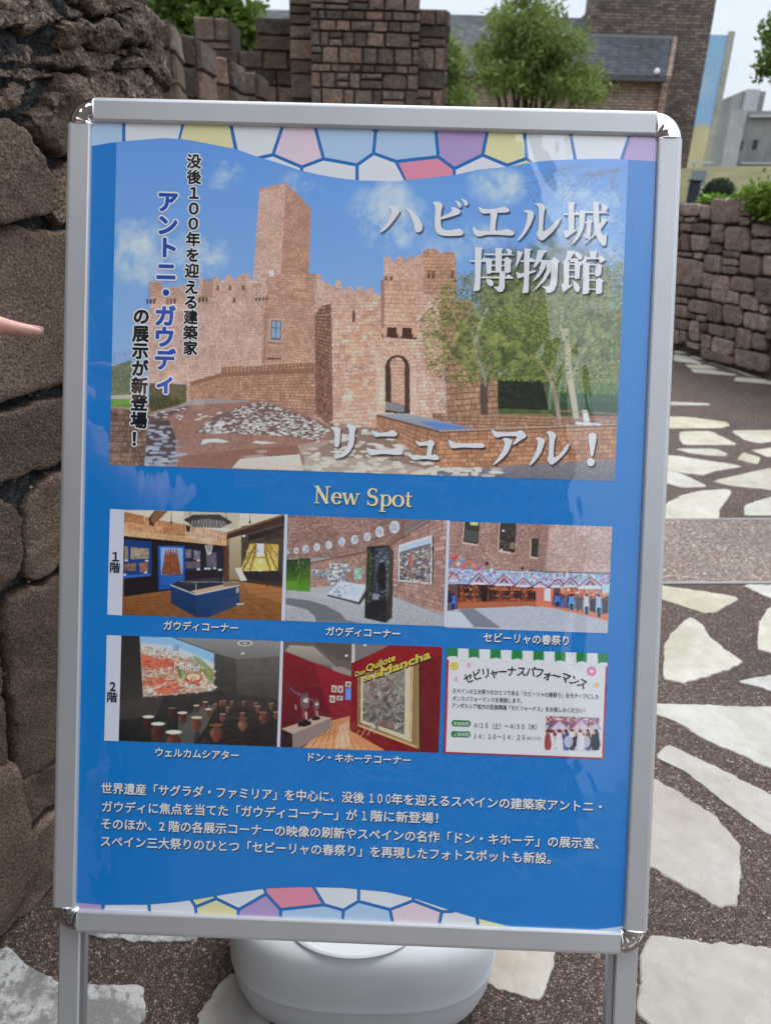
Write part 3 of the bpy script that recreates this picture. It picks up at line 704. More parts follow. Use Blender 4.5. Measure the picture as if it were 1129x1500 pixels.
# ------------------------------------------------------------------ painted backdrop wall, concrete sheds
YM = 33.0
c4 = [atY(1036, 56, YM), atY(1068, 47, YM), atY(1043, 243, YM), atY(1015, 240, YM)]
mur = root('backdrop_wall', (c4[1][0] - 1.0, YM, 0), 'tall narrow wall painted with blue sky over yellow sand, right of the brick keep', 'painted wall')
mx_r = (c4[1][0] + c4[2][0]) / 2 + .02; mzt = c4[1][2] - .1; PW = .24
NXm, NZm = 14, 60; V, Fc, Cc = [], [], []
for j in range(NZm + 1):
    for i in range(NXm + 1):
        x = mx_r - PW - 3.2 * (1 - i / NXm); z = .2 + (mzt - .2) * j / NZm; V.append((x, YM - .02, z))
        hgt = 3.55 + .5 * mnoise.noise(Vector((x * .6, 2, 0))) + (.35 if x > mx_r - 1 else 0)
        n_ = mnoise.noise(Vector((x * .8, z * .8, 7)))
        c = np.array([(150, 190, 225)]) * (1 - max(0, n_)) + np.array([(215, 222, 225)]) * max(0, n_)
        if z < hgt: c = np.array([(214, 200, 156)]) * (1 + .12 * n_)
        Cc.append(lin(c[0]))
for j in range(NZm):
    for i in range(NXm):
        a = j * (NXm + 1) + i; Fc.append([a, a + 1, a + NXm + 2, a + NXm + 1])
t = NT('mural_paint'); t.l(t.n('Attribute', attribute_name='Col').outputs['Color'], t.b.inputs['Base Color']); t.rough(.8); M['mural'] = t.m
mesh('mural', V, Fc, M['mural'], mur, col=Cc)
v, f = wbox(mx_r - 3.65, mx_r, YM, YM + .5, 0, mzt); mesh('wall', v, f, simple('panel_edge', (.36, .35, .31), .8, 0, .2, 2, .2), mur)
v, f = wbox(mx_r - PW, mx_r + .02, YM - .05, YM - .005, 0, mzt + .12); mesh('edge_post', v, f, simple('panel_post', (.40, .39, .34), .8, 0, .2, 3, .2), mur)
YK = 42.0
def cpt(x, y, Y=YK): return atY(x, y, Y)
ka, kb, kc = cpt(1056, 139, YK + 5), cpt(1088, 133, YK), cpt(1121, 136, YK)
shed = root('concrete_building', (kb[0], YK, 0), 'tall weathered grey concrete block with a pale pilaster, behind the grass mound', 'building')
v, f = prism([(ka[0] - .3, YK + 5, 0), (kb[0], YK, 0), (kc[0], YK, 0), (kc[0], YK + 8, 0), (ka[0] - .3, YK + 8, 0)], (0, 0, kb[2])); mesh('wall', v, f, M['concrete'], shed)
v, f = wbox(kb[0] + .1, kb[0] + .75, YK - .25, YK - .003, 0, kb[2] + .05); mesh('pilaster', v, f, simple('pale_concrete', (.42, .42, .42), .8, 0, .2, 2, .15), shed)
ds = lambda x, y, Y: cpt(x, y, Y)
w_ = ds(1047, 218, YK + 1.4)
dkm = simple('dark_window', (.03, .035, .04), .2)
YS = 37.0
s0_, s1_ = ds(1083, 167, YS), ds(1129, 155, YS)
low = root('concrete_building', (s0_[0] + 4, YS, 0), 'lower stained concrete shed with small dark windows at the right edge, behind the grass mound', 'building')
lzt = ds(1100, 163, YS)[2]
v, f = prism([(s0_[0] - .05, YS, 0), (s0_[0] + 13, YS - 4, 0), (s0_[0] + 13, YS + 4.5, 0), (s0_[0] - .05, YS + 4.5, 0)], (0, 0, lzt)); mesh('wall', v, f, M['concrete'], low)
v, f = wbox(s0_[0] - .4, s0_[0] + .2, YS - .25, YS - .003, 0, lzt + .03); mesh('pilaster', v, f, simple('pale_concrete', (.42, .42, .42), .8, 0, .2, 2, .15), low)
fn = np.array([-4.0, -13.0, 0]); fn /= np.linalg.norm(fn); fd = np.array([13.0, -4.0, 0]) / math.hypot(13, 4)
for (px, py, hw, hh) in ((1084, 213, .09, .17), (1105, 212, .10, .19)):
    p = hit(px, py, (s0_[0] - .05, YS, 0), fn)
    v, f = box(p - fd * hw - ZUP * hh + fn * .02, fd * 2 * hw, -fn * .01, ZUP * 2 * hh); fr = mesh('window', v, f, dkm, low)
    v, f = box(p - fd * (hw + .04) + ZUP * hh + fn * .05, fd * 2 * (hw + .04), -fn * .048, ZUP * .04); mesh('lintel', v, f, M['concrete'], low)
p = hit(1122, 205, (s0_[0] - .05, YS, 0), fn)
for dz in (.9, -1.0):
    v, f = box(p - fd * .9 + ZUP * dz + fn * .2, fd * 4.5, -fn * .198, ZUP * .07); mesh('ledge', v, f, M['pipe'], low)
pw = ds(1047, 218, YK + 1)
p = hit(1047, 216, (kb[0], YK, 0), np.cross(np.array([ka[0] - .3 - kb[0], 5, 0]), ZUP)); dd = np.array([ka[0] - .3 - kb[0], 5, 0]); dd /= np.linalg.norm(dd); nn_ = np.array([-dd[1], dd[0], 0]); nn_ = nn_ if nn_[1] < 0 else -nn_
v, f = box(p - dd * .2 - ZUP * .2 + nn_ * .02, dd * .4, -nn_ * .01, ZUP * .45); mesh('window', v, f, dkm, shed)

# ------------------------------------------------------------------ plants
def leaves(n, sampler, size, tone=(.75, 1.35), up=.3, aspect=.5):
    V, Fc, Cc = [], [], []
    for k in range(n):
        c = np.asarray(sampler(k)); s = rnd.uniform(*size); d = np.array([rnd.gauss(0, 1), rnd.gauss(0, 1), rnd.gauss(0, 1) + up]); d /= np.linalg.norm(d)
        e = np.cross(d, [rnd.gauss(0, 1), rnd.gauss(0, 1), rnd.gauss(0, 1)]); e /= np.linalg.norm(e) + 1e-9
        i = len(V); V += [c, c + d * s * .45 + e * s * aspect * .5, c + d * s, c + d * s * .45 - e * s * aspect * .5]; Fc.append([i, i + 1, i + 2, i + 3])
        t = rnd.uniform(*tone) * (.8 + .4 * ((math.sin(k % 137 * 12.9898) * 43758.5) % 1)); Cc += [(t, t * rnd.uniform(.95, 1.05), t * .95)] * 4
    return V, Fc, Cc
def clumps(cents, rad, per, sig):
    """sampler over many small clumps spread through big lobes"""
    sub = []
    for (c, r), m in zip(cents, per):
        for _ in range(m):
            while True:
                d = np.array([rnd.uniform(-1, 1) for _ in range(3)]); 
                if .15 < np.dot(d, d) < 1: break
            sub.append(np.asarray(c) + d * np.asarray(r))
    return lambda k: sub[k % len(sub)] + np.array([rnd.gauss(0, sig), rnd.gauss(0, sig), rnd.gauss(0, sig * .8)])
def tree(name, base, label, cat, lobes, per, n, size, mat, limbs, trunk_r, sig=.1, group=None, aspect=.5, up=.4):
    t = root(name, base, label, cat, group)
    smp = clumps(lobes, None, per, sig); V, Fc, Cc = leaves(n, smp, size, up=up, aspect=aspect)
    mesh('crown', V, Fc, M[mat], t, col=Cc)
    parts = [tube(pts, [trunk_r * (1 - .75 * i / (len(pts) - 1)) for i in range(len(pts))], 7) for pts in limbs]
    v, f = join(parts); mesh('trunk', v, f, M['bark'], t, smooth=True); return t
YP = 14.0
def P_(x, y, Y=YP, dy=0): a = atY(x, y, Y); return np.array([a[0], a[1] + dy, a[2]])
b0 = P_(765, 200); b0 = np.array([b0[0], YP, 0])
lob, per = [], []
for (x, y, rx, ry) in [(768, 26, 26, 28), (740, 54, 26, 24), (796, 56, 30, 28), (765, 88, 46, 28), (722, 92, 22, 16), (826, 88, 28, 24), (858, 118, 26, 14), (735, 122, 30, 15), (795, 128, 44, 18), (850, 142, 34, 12), (772, -12, 20, 18), (728, 24, 8, 12), (806, 12, 12, 16), (880, 128, 10, 6), (706, 118, 8, 14), (712, 68, 10, 10), (842, 66, 10, 12)]:
    c = P_(x, y, YP, rnd.uniform(-.4, .4)); k = 1 / FPX * 13.6
    lob.append((c, (rx * k, .55, ry * k))); per.append(int(rx * ry / 14))
limbs = []
for (x, y) in [(735, 118), (722, 80), (742, 60), (760, 20), (775, 50), (800, 60), (790, 100), (830, 100), (850, 128), (815, 30), (768, -15)]:
    e = P_(x, y, YP, rnd.uniform(-.3, .3)); m1 = b0 + np.array([rnd.uniform(-.1, .1), 0, .9]); m2 = (m1 * .55 + e * .45) + np.array([rnd.uniform(-.1, .1), 0, .0])
    limbs.append([b0 + [rnd.uniform(-.06, .06), 0, 0], m1, m2, e])
tree('feathery_tree', b0, 'feathery light green tree with several dark stems, in front of the slate roofed hall', 'tree', lob, per, 11500, (.06, .17), 'needle', limbs, .07, sig=.07, aspect=.28, up=.7)
lob, per = [], []
for (x, y, rx, ry) in [(652, 84, 24, 16), (668, 95, 16, 11), (645, 112, 26, 16), (666, 150, 26, 14), (636, 75, 18, 18), (640, 150, 26, 14)]:
    lob.append((P_(x, y, 12.5), (rx / FPX * 12.2, .4, ry / FPX * 12.2))); per.append(int(rx * ry / 12))
b1 = P_(640, 200, 12.5); b1[2] = 0
tree('feathery_tree', b1, 'feathery light green tree half hidden behind the right side of the dark tower', 'tree', lob, per, 5200, (.06, .14), 'needle', [[b1, P_(645, 130, 12.5), P_(655, 80, 12.5)], [b1, P_(650, 130, 12.5), P_(668, 95, 12.5)]], .05, sig=.08, aspect=.28, up=.7)
# fresh leafy tree behind the battlements on the left
YL = 9.6
lob, per = [], []
for (x, y, rx, ry) in [(250, 20, 26, 24), (285, 5, 26, 26), (300, 40, 34, 26), (335, 45, 30, 26), (360, 50, 16, 24), (325, 10, 14, 18), (268, 45, 24, 20), (352, 12, 9, 18), (372, 42, 10, 16), (240, 0, 12, 14), (300, -25, 40, 18), (385, 8, 2, 3)]:
    lob.append((P_(x, y, YL), (rx / FPX * 9.5, .35, ry / FPX * 9.5))); per.append(max(2, int(rx * ry / 13)))
b2 = P_(300, 200, YL); b2[2] = 0
limbs = [[b2, P_(300, 120, YL), P_(x, y, YL)] for x, y in [(250, 15), (285, 0), (325, 0), (352, 0), (385, 8), (370, 40), (300, -30)]]
tree('leafy_tree', b2, 'fresh green broadleaf tree behind the dark battlements at upper left', 'tree', lob, per, 5200, (.06, .13), 'leaf', limbs, .05, sig=.06, aspect=.6, up=.3)
# overhanging branch at the right edge
YO = 9.0
b3 = np.array([6.4, YO + .6, 0])
lob = [(P_(1122, 88, YO), (.09, .12, .09)), (P_(1128, 108, YO), (.10, .12, .06)), (P_(1112, 100, YO), (.05, .1, .05)), (P_(1140, 70, YO), (.2, .2, .3)), (P_(1165, 60, YO), (.35, .4, .4)), (P_(1200, 30, YO), (.6, .6, .6)), (P_(1113, 118, YO), (.02, .05, .02))]
tree('leafy_tree', b3, 'broadleaf tree whose leafy twig reaches in at the right edge against the sky', 'tree', lob, [9, 8, 4, 22, 60, 120, 2], 2200, (.04, .08), 'leaf', [[b3, b3 + [0, 0, 1.8], P_(1200, 60, YO), P_(1130, 95, YO), P_(1114, 104, YO)], [b3 + [0, 0, 1.2], P_(1210, 20, YO)]], .06, sig=.03, aspect=.6)
# dark clipped bush, and the strip of bright groundcover along the garden wall
pb = atY(1048, 290, 13.0); c = np.array([pb[0] + .02, 13.0, pb[2]])
bush = root('round_bush', (c[0], c[1], 0), 'small dark rounded bush on the grass just behind the garden wall', 'bush')
V, Fc, Cc = [], [], []
def bsm(k):
    a, b = rnd.uniform(0, 6.28), math.acos(rnd.uniform(-.35, 1)); r = rnd.uniform(.78, 1.0)
    return (c[0] + .285 * r * math.sin(b) * math.cos(a), c[1] + .28 * r * math.sin(b) * math.sin(a), c[2] - .03 + .34 * r * math.cos(b))
V, Fc, Cc = leaves(4200, bsm, (.02, .045)); mesh('crown', V, Fc, M['darkleaf'], bush, col=Cc)
v, f = tube([(c[0], c[1], 0), (c[0], c[1], c[2] + .15)], [.03, .02], 6); mesh('stem', v, f, M['bark'], bush)
bm = bmesh.new(); bmesh.ops.create_icosphere(bm, subdivisions=3, radius=1); V = [np.array(v.co) * (.245, .245, .285) + c + (0, 0, -.03) for v in bm.verts]; V = [p + (p - c) * .12 * nz3(p, 14) for p in V]; bm.verts.index_update()
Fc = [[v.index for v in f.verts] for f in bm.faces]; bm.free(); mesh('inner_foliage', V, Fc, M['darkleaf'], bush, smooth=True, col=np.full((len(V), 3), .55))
hed = root('bright_shrub', GW(.3, 0, -.5), 'bright yellow-green leafy shrub spilling over the right end of the garden wall', 'shrub')
def hsm(k):
    q = rnd.random()
    if q < .62: x, y = rnd.gauss(1129, 15), rnd.gauss(295, 10); x = max(x, 1103 + max(0, y - 300) * .3); o_ = rnd.uniform(-.1, .1)
    elif q < .8: x, y, o_ = rnd.uniform(1075, 1115), rnd.gauss(287, 4), rnd.uniform(-.2, .02)
    elif q < .9: x, y, o_ = rnd.gauss(1028, 9), rnd.gauss(293, 2.5), rnd.uniform(-.2, -.04)
    else: x, y, o_ = rnd.uniform(1125, 1160), rnd.gauss(290, 14), rnd.uniform(-.1, .1)
    return hit(x, min(y, 326), g0, gn) + gn * o_
V, Fc, Cc = leaves(3600, hsm, (.025, .06), (.6, 1.3), up=.3, aspect=.55); mesh('foliage', V, Fc, M['hedge'], hed, col=Cc)
v, f = join([tube([GW(s_, .2, -.5), GW(s_ + .1, gtop - .1, -.36)], [.012, .006], 5) for s_ in (-.1, .2, .5, .9)]); mesh('stem', v, f, M['bark'], hed)
# dark bin and a sign stand between keep and bush
p = atY(1013, 292, 15.0)
binr = root('litter_bin', (p[0], 15.0, 0), 'dark litter bin standing at the foot of the brick keep, left of the round bush', 'bin')
zt_ = atY(1013, 262, 15.0)[2]
dk = simple('dark_metal', (.03, .035, .05), .4, .3)
v, f = wbox(p[0] - .08, p[0] + .09, 14.9, 15.1, 0, zt_ - .05, .02); mesh('body', v, f, dk, binr)
v, f = wbox(p[0] - .10, p[0] + .11, 14.88, 15.12, zt_ - .048, zt_, .015); mesh('lid', v, f, dk, binr)
p2 = atY(1023, 255, 16.5)
st = root('notice_stand', (p2[0], 16.5, 0), 'small grey notice stand behind the litter bin near the keep', 'sign')
v, f = wbox(p2[0] - .16, p2[0] + .16, 16.48, 16.5, p2[2] - .2, p2[2] + .08, .01); mesh('panel', v, f, simple('notice_grey', (.2, .24, .26), .4), st)
v, f = wbox(p2[0] - .26, p2[0] + .24, 16.46, 16.52, p2[2] + .2, p2[2] + .24); mesh('top_rail', v, f, M['pipe'], st)
for dx in (-.14, .12):
    v, f = wbox(p2[0] + dx, p2[0] + dx + .03, 16.503, 16.53, 0, p2[2] + .199); mesh('post', v, f, M['pipe'], st)

# ------------------------------------------------------------------ what stands behind the viewer (seen mirrored in the glossy poster)
gate = root('castle_gatehouse', (-3.0, -7.0, 0), 'tall dark brick gatehouse standing behind the viewer', 'building')
v, f = wbox(-9.5, 1.86, -9.5, -6.2, 0, 11.5); mesh('wall', v, f, M['brick_dark'], gate)
v, f = join([wbox(-9.5 + 1.2 * k, -8.9 + 1.2 * k, -6.8, -6.2, 11.5, 12.1) for k in range(10)]); mesh('battlement', v, f, M['brick_dark'], gate)
for (xw, zw) in ((-5.2, 5), (-2.2, 5.4), (-2.2, 2.4), (-5.2, 2.4)):
    v, f = wbox(xw, xw + .7, -6.22, -6.195, zw, zw + 1.2); mesh('window', v, f, dkm, gate)
# ------------------------------------------------------------------ the poster stand
SWd, SHt = 0.625, 0.869
def SW(u, v, h=0.0): return SO + SX * u + SY * v - SN * h
PH = -0.0055                                    # depth of the poster below the front of the frame
def puv(x, y, h=PH):
    p = hit(x, y, SO - SN * h, SN) - SO + SN * h; return np.array([np.dot(p, SX), np.dot(p, SY)])
foot_len = SO[2] / -SY[2]
fl = SW(.3125, foot_len); stand = root('poster_stand', (fl[0], fl[1] + .35, 0), 'silver aluminium A-frame stand holding a large blue poster of a castle museum', 'poster stand')
RAIL = .0245
def profile(u, w0, w1, flip):
    """cross section of the snap rail: distance from the outer edge, height"""
    return [(0, -.016), (0, -.0035), (.0012, -.0012), (.0030, -.0003), (.0048, 0), (w1 - .0022, -.0006), (w1 - .0008, -.0014), (w1, -.0034), (w1, -.016)]
CR = .0275
def rail(axis, side):
    pr = profile(0, 0, RAIL, 0); V = []
    for t in (0, 1):
        for d, h in pr:
            if axis == 'h':
                u = CR + t * (SWd - 2 * CR); v_ = d if side == 0 else SHt - d
            else:
                v_ = CR + t * (SHt - 2 * CR); u = d if side == 0 else SWd - d
            V.append(SW(u, v_, h))
    n = len(pr); Fc = [[i, i + 1, n + i + 1, n + i] for i in range(n - 1)] + [[n - 1, 0, n, 2 * n - 1]] + [list(range(n)), list(range(n, 2 * n))]
    bm = bmesh.new(); vs = [bm.verts.new(v) for v in V]
    for f in Fc: bm.faces.new([vs[i] for i in f])
    bmesh.ops.recalc_face_normals(bm, faces=bm.faces[:]); bm.verts.index_update()
    V = [v.co[:] for v in bm.verts]; Fc = [[v.index for v in f.verts] for f in bm.faces]; bm.free()
    return V, Fc
for ax, sd in (('h', 0), ('h', 1), ('v', 0), ('v', 1)):
    v, f = rail(ax, sd); mesh('frame_rail', v, f, M['alu'], stand)
# chromed corner caps: domed quarter discs
for cu, cv, a0 in ((CR, CR, 180), (SWd - CR, CR, 270), (CR, SHt - CR, 90), (SWd - CR, SHt - CR, 0)):
    V, Fc = [], []; NA, prf = 22, [(.0012, -.0062), (.0022, -.0035), (.0045, -.0012), (.010, .0006), (.0175, .0008), (.0225, .0001), (.0252, -.0016), (.0266, -.004), (.0273, -.0075), (.0275, -.0165)]
    for i in range(NA + 1):
        a = math.radians(a0 + .4 + 89.2 * i / NA)
        for r, h in prf:
            wob = .00012 * math.sin(i * .9) if .004 < r < .02 else 0
            V.append(SW(cu + r * math.cos(a), cv + r * math.sin(a), h + wob))
    k = len(prf)
    for i in range(NA):
        for j in range(k - 1): Fc.append([i * k + j, i * k + j + 1, (i + 1) * k + j + 1, (i + 1) * k + j])
    cbase = len(V); V.append(SW(cu, cv, -.0165))
    for i in range(NA): Fc.append([cbase, (i + 1) * k + k - 1, i * k + k - 1]); Fc.append([cbase, i * k, (i + 1) * k])
    Fc.append([cbase] + [j for j in range(k)][::-1]); Fc.append([cbase] + [NA * k + j for j in range(k)])
    bm = bmesh.new(); vs = [bm.verts.new(v) for v in V]
    for f in Fc:
        try: bm.faces.new([vs[i] for i in f])
        except ValueError: pass
    bmesh.ops.recalc_face_normals(bm, faces=bm.faces[:]); bm.verts.index_update()
    V = [v.co[:] for v in bm.verts]; Fc = [[v.index for v in f.verts] for f in bm.faces]; bm.free()
    mesh('corner_cap', V, Fc, M['chrome'], stand, smooth=True)
def SB(u0, u1, v0, v1, h0, h1, bev=0): return box(SW(u0, v1, h0), SX * (u1 - u0), -SY * (v1 - v0), -SN * (h1 - h0), bev)
v, f = SB(.004, SWd - .004, .004, SHt - .004, -.018, -.0162); mesh('back_panel', v, f, M['pipe'], stand)
lu0, lu1 = puv(81, 1440, -.012)[0], puv(112, 1440, -.012)[0]
ru0, ru1 = puv(903, 1440, -.012)[0], puv(936, 1440, -.012)[0]
for a, b, sd in ((lu0, lu1, 1), (ru0, ru1, -1)):
    v, f = SB(a, b, .03, foot_len - .012, -.034, -.0185, .0015); lg = mesh('leg', v, f, M['alu'], stand)
    q = (b + .0005, b + .004) if sd > 0 else (a - .007, a - .0005)
    v, f = SB(q[0], q[1], .03, foot_len - .012, -.032, -.022); mesh('side_channel', v, f, simple('channel_alu', (.40, .41, .42), .4, .7), lg)
    v, f = SB(a - .004, b + .004, foot_len - .0119, foot_len - .001, -.038, -.0145, .002); mesh('rubber_foot', v, f, M['gap'], lg)
v, f = SB(lu1 + .006, ru0 - .009, foot_len - .10, foot_len - .075, -.032, -.020, .001); mesh('cross_bar', v, f, M['alu'], stand)
top = SW(0, .02, -.03)
for a, b in ((lu0 + .03, lu1 + .03), (ru0 - .03, ru1 - .03)):
    A = SO + SX * a + ZUP * 0; A = np.array([A[0], top[1] + .02, top[2] - .01]); B = np.array([A[0], 1.12, .012]); d = (B - A)
    w = SX * (b - a); n_ = np.cross(w, d); n_ /= np.linalg.norm(n_)
    v, f = box(A, w, d, -n_ * .014) if n_[1] < 0 else box(A, w, d, n_ * .014)
    lg = mesh('rear_leg', v, f, M['alu'], stand)
    v, f = box(B - w * .1, w * 1.2, np.array([0, .022, 0]), np.array([0, 0, -.0115])); mesh('rubber_foot', v, f, M['gap'], lg)
v, f = box((SO[0] + lu1, 1.075, .2), (ru0 - lu1, 0, 0), (0, .014, 0), (0, 0, .022)); mesh('rear_cross_bar', v, f, M['alu'], stand)

# ---- poster sheet
def rr(x0, y0, x1, y1, h):
    return [SW(x0, y0, h), SW(x1, y0, h), SW(x1, y1, h), SW(x0, y1, h)]
m_blue = print_mat('print_blue', (20, 117, 190)); m_line = print_mat('print_line_blue', (34, 108, 176))
poster = mesh('poster', *prism(rr(.013, .013, SWd - .013, SHt - .013, PH - .0006), -SN * .0006), m_blue, stand)
v, f = prism(rr(.016, .016, SWd - .016, SHt - .016, PH - .002), -SN * .0013); mesh('backing_sheet', v, f, M['white_plastic'], poster)
LAYER = 0.00022
def clip_sheet(p):
    for ax, lim, sg in ((0, .0135, 1), (0, SWd - .0135, -1), (1, .0135, 1), (1, SHt - .0135, -1)):
        q = []
        for i in range(len(p)):
            A, B = np.array(p[i - 1], float), np.array(p[i], float); ia, ib = (A[ax] - lim) * sg >= 0, (B[ax] - lim) * sg >= 0
            if ia != ib: q.append(A + (B - A) * (lim - A[ax]) / (B[ax] - A[ax]))
            if ib: q.append(B)
        p = q
        if len(p) < 3: return []
    return p
def flat(name, polys, lv, m, cols=None, par=None):
    V, Fc, Cc, n = [], [], [], 0
    for i, p in enumerate(polys):
        p = clip_sheet(p)
        if len(p) < 3: continue
        w = [SW(q[0], q[1], PH + LAYER * lv) for q in p]; a = sum(p[j][0] * p[(j + 1) % len(p)][1] - p[(j + 1) % len(p)][0] * p[j][1] for j in range(len(p)))
        if a > 0: w = w[::-1]
        V += w; Fc.append(list(range(n, n + len(w)))); n += len(w)
        if cols is not None: Cc += [np.minimum(lin(cols[i]) * PK, .9)] * len(w)
    return mesh(name, V, Fc, m, par or poster, col=Cc if cols is not None else None)
m_col = print_mat('print_colours')

# ---- mosaic borders
def inset(p, d):
    n = len(p); a = sum(p[j][0] * p[(j + 1) % n][1] - p[(j + 1) % n][0] * p[j][1] for j in range(n)); s = 1 if a > 0 else -1; out = []
    for i in range(n):
        A, B, C_ = [np.array(p[k % n], float) for k in (i - 1, i, i + 1)]
        u, w = B - A, C_ - B; u /= np.linalg.norm(u); w /= np.linalg.norm(w); nu, nw = np.array([-u[1], u[0]]) * s, np.array([-w[1], w[0]]) * s
        k = 1 + np.dot(nu, nw); out.append(B + (nu + nw) / max(k, .35) * d)
    return out
WH, YE, PI_, LB, PR, PU = (214, 216, 226), (226, 212, 160), (226, 196, 206), (168, 194, 232), (222, 138, 158), (172, 148, 192)
top_wave = [(120,217),(132,215),(160,210),(200,206),(240,203),(262,204),(280,206),(320,214),(346,219),(380,231),(410,240),(440,250),(470,257),(500,262),(530,265),(580,266),(620,262),(665,257),(700,249),(742,245),(785,237.5),(815,235),(842,234),(880,233),(915,234),(962,237),(985,239)]
def wy(x, w): return float(np.interp(x, [p[0] for p in w], [p[1] for p in w]))
A_, B_, C_, D_ = (400,227), (442,245), (474,233), (523,242); E_, E2, E3, E4 = (547,225), (550,193), (537,180), (564,180)
F_, G_, H_, I_, J_, K_ = (580,237), (641.5,230), (665,247.5), (706.5,227.5), (742.5,242.5), (771,232.5)
T = 165
cells = [([(100,T),(182,T),(182,240),(100,240)],LB),([(182,T),(273,T),(262,212),(258,230),(182,230)],WH),([(273,T),(335,T),(346,222),(330,240),(255,240),(262,205)],YE),
 ([(335,T),(421,T),A_,(378,232),(370,250),(352,250),(346,219)],WH),([(421,T),(456,T),C_,B_,A_],PI_),([(456,T),(530,T),E3,E2,E_,D_,C_],LB),
 ([(378,232),A_,B_,(442,270),(378,270)],WH),([B_,C_,D_,(523,280),(442,280)],WH),([E4,(580,T),(636,T),G_,F_,E_,E2],LB),([D_,E_,F_,(600,275),(523,280)],WH),
 ([F_,G_,H_,(666,280),(600,280)],PR),([(636,T),(719,T),I_,H_,G_],PU),([H_,I_,J_,(742,275),(665,280)],WH),([(719,T),(765,T),K_,J_,I_],YE),([J_,K_,(790,245),(790,262),(742,262)],YE),
 ([(765,T),(829,T),(842,235),(845,255),(792,255),K_],WH),([(829,T),(932,T),(909,236),(900,255),(845,255),(842,235)],WH),([(932,T),(1010,T),(1010,260),(905,260),(909,236)],PU)]
def P2(pts): return [puv(*q) for q in pts]
v0_ = puv(564, 165)[1]
flat('border_ground', [P2([(100, T)] + [(1010, T + 22)] + [(x, y) for x, y in top_wave[::-1]])], 1, m_line)
flat('mosaic_border', [inset(P2(c), .0017) for c, k in cells], 2, m_col, [k for c, k in cells])
bot_wave = [(90,1317),(107,1321),(150,1325),(215,1325),(260,1321),(300,1315),(340,1308),(390,1301),(440,1299),(500,1300),(565,1306),(605,1315),(665,1335),(700,1345),(740,1355),(790,1361),(865,1362),(910,1356),(960,1344)]
a, b, c, d, e, f_, g_, h_, i_, j_, k_ = (287,1328), (317,1316), (350,1332), (390,1309), (411,1332), (475,1325), (503,1333), (525,1320), (571,1332), (605,1319), (647,1335)
Q = 1385
cells = [([(80,1290),(155,1290),(152,1325),(146,Q),(80,Q)],PU),([(155,1290),(217,1290),(219,1328),(223,Q),(146,Q),(152,1325)],WH),([(217,1290),(262,1290),a,(290,Q),(223,Q),(219,1328)],WH),
 ([(262,1290),(305,1290),b,a],YE),([a,b,c,(343,Q),(290,Q)],YE),([b,(305,1290),(384,1290),d,c],WH),([c,d,e,(412,Q),(343,Q)],PU),([d,(384,1290),(454,1290),f_,e],PR),
 ([e,f_,g_,(499,Q),(412,Q)],LB),([f_,(454,1290),(526,1290),h_,g_],WH),([g_,h_,i_,(582,Q),(499,Q)],LB),([h_,(526,1290),(607,1290),j_,i_],WH),([i_,j_,k_,(636,Q),(582,Q)],PI_),
 ([j_,(607,1290),(690,1315),(662,1335),k_],WH),([k_,(662,1335),(690,1320),(698,1342),(704,Q),(636,Q)],WH),([(698,1342),(720,1320),(860,1330),(860,1365),(858,Q),(704,Q)],YE),([(861,1340),(980,1320),(980,Q),(859,Q)],LB)]
flat('border_ground', [P2([(80, Q), (980, Q + 20)] + bot_wave[::-1])], 1, m_line)
flat('mosaic_border', [inset(P2(c_), .0017) for c_, k in cells], 2, m_col, [k for c_, k in cells])
# the blue field and pictures overlap the mosaic along the two wave lines
vl = [q[1] for q in bot_wave]
flat('blue_field', [P2([(60, 215), (60, 1317)] + bot_wave[:-1] + [(1010, 1350), (1010, 237)] + top_wave[::-1])], 3, m_blue)

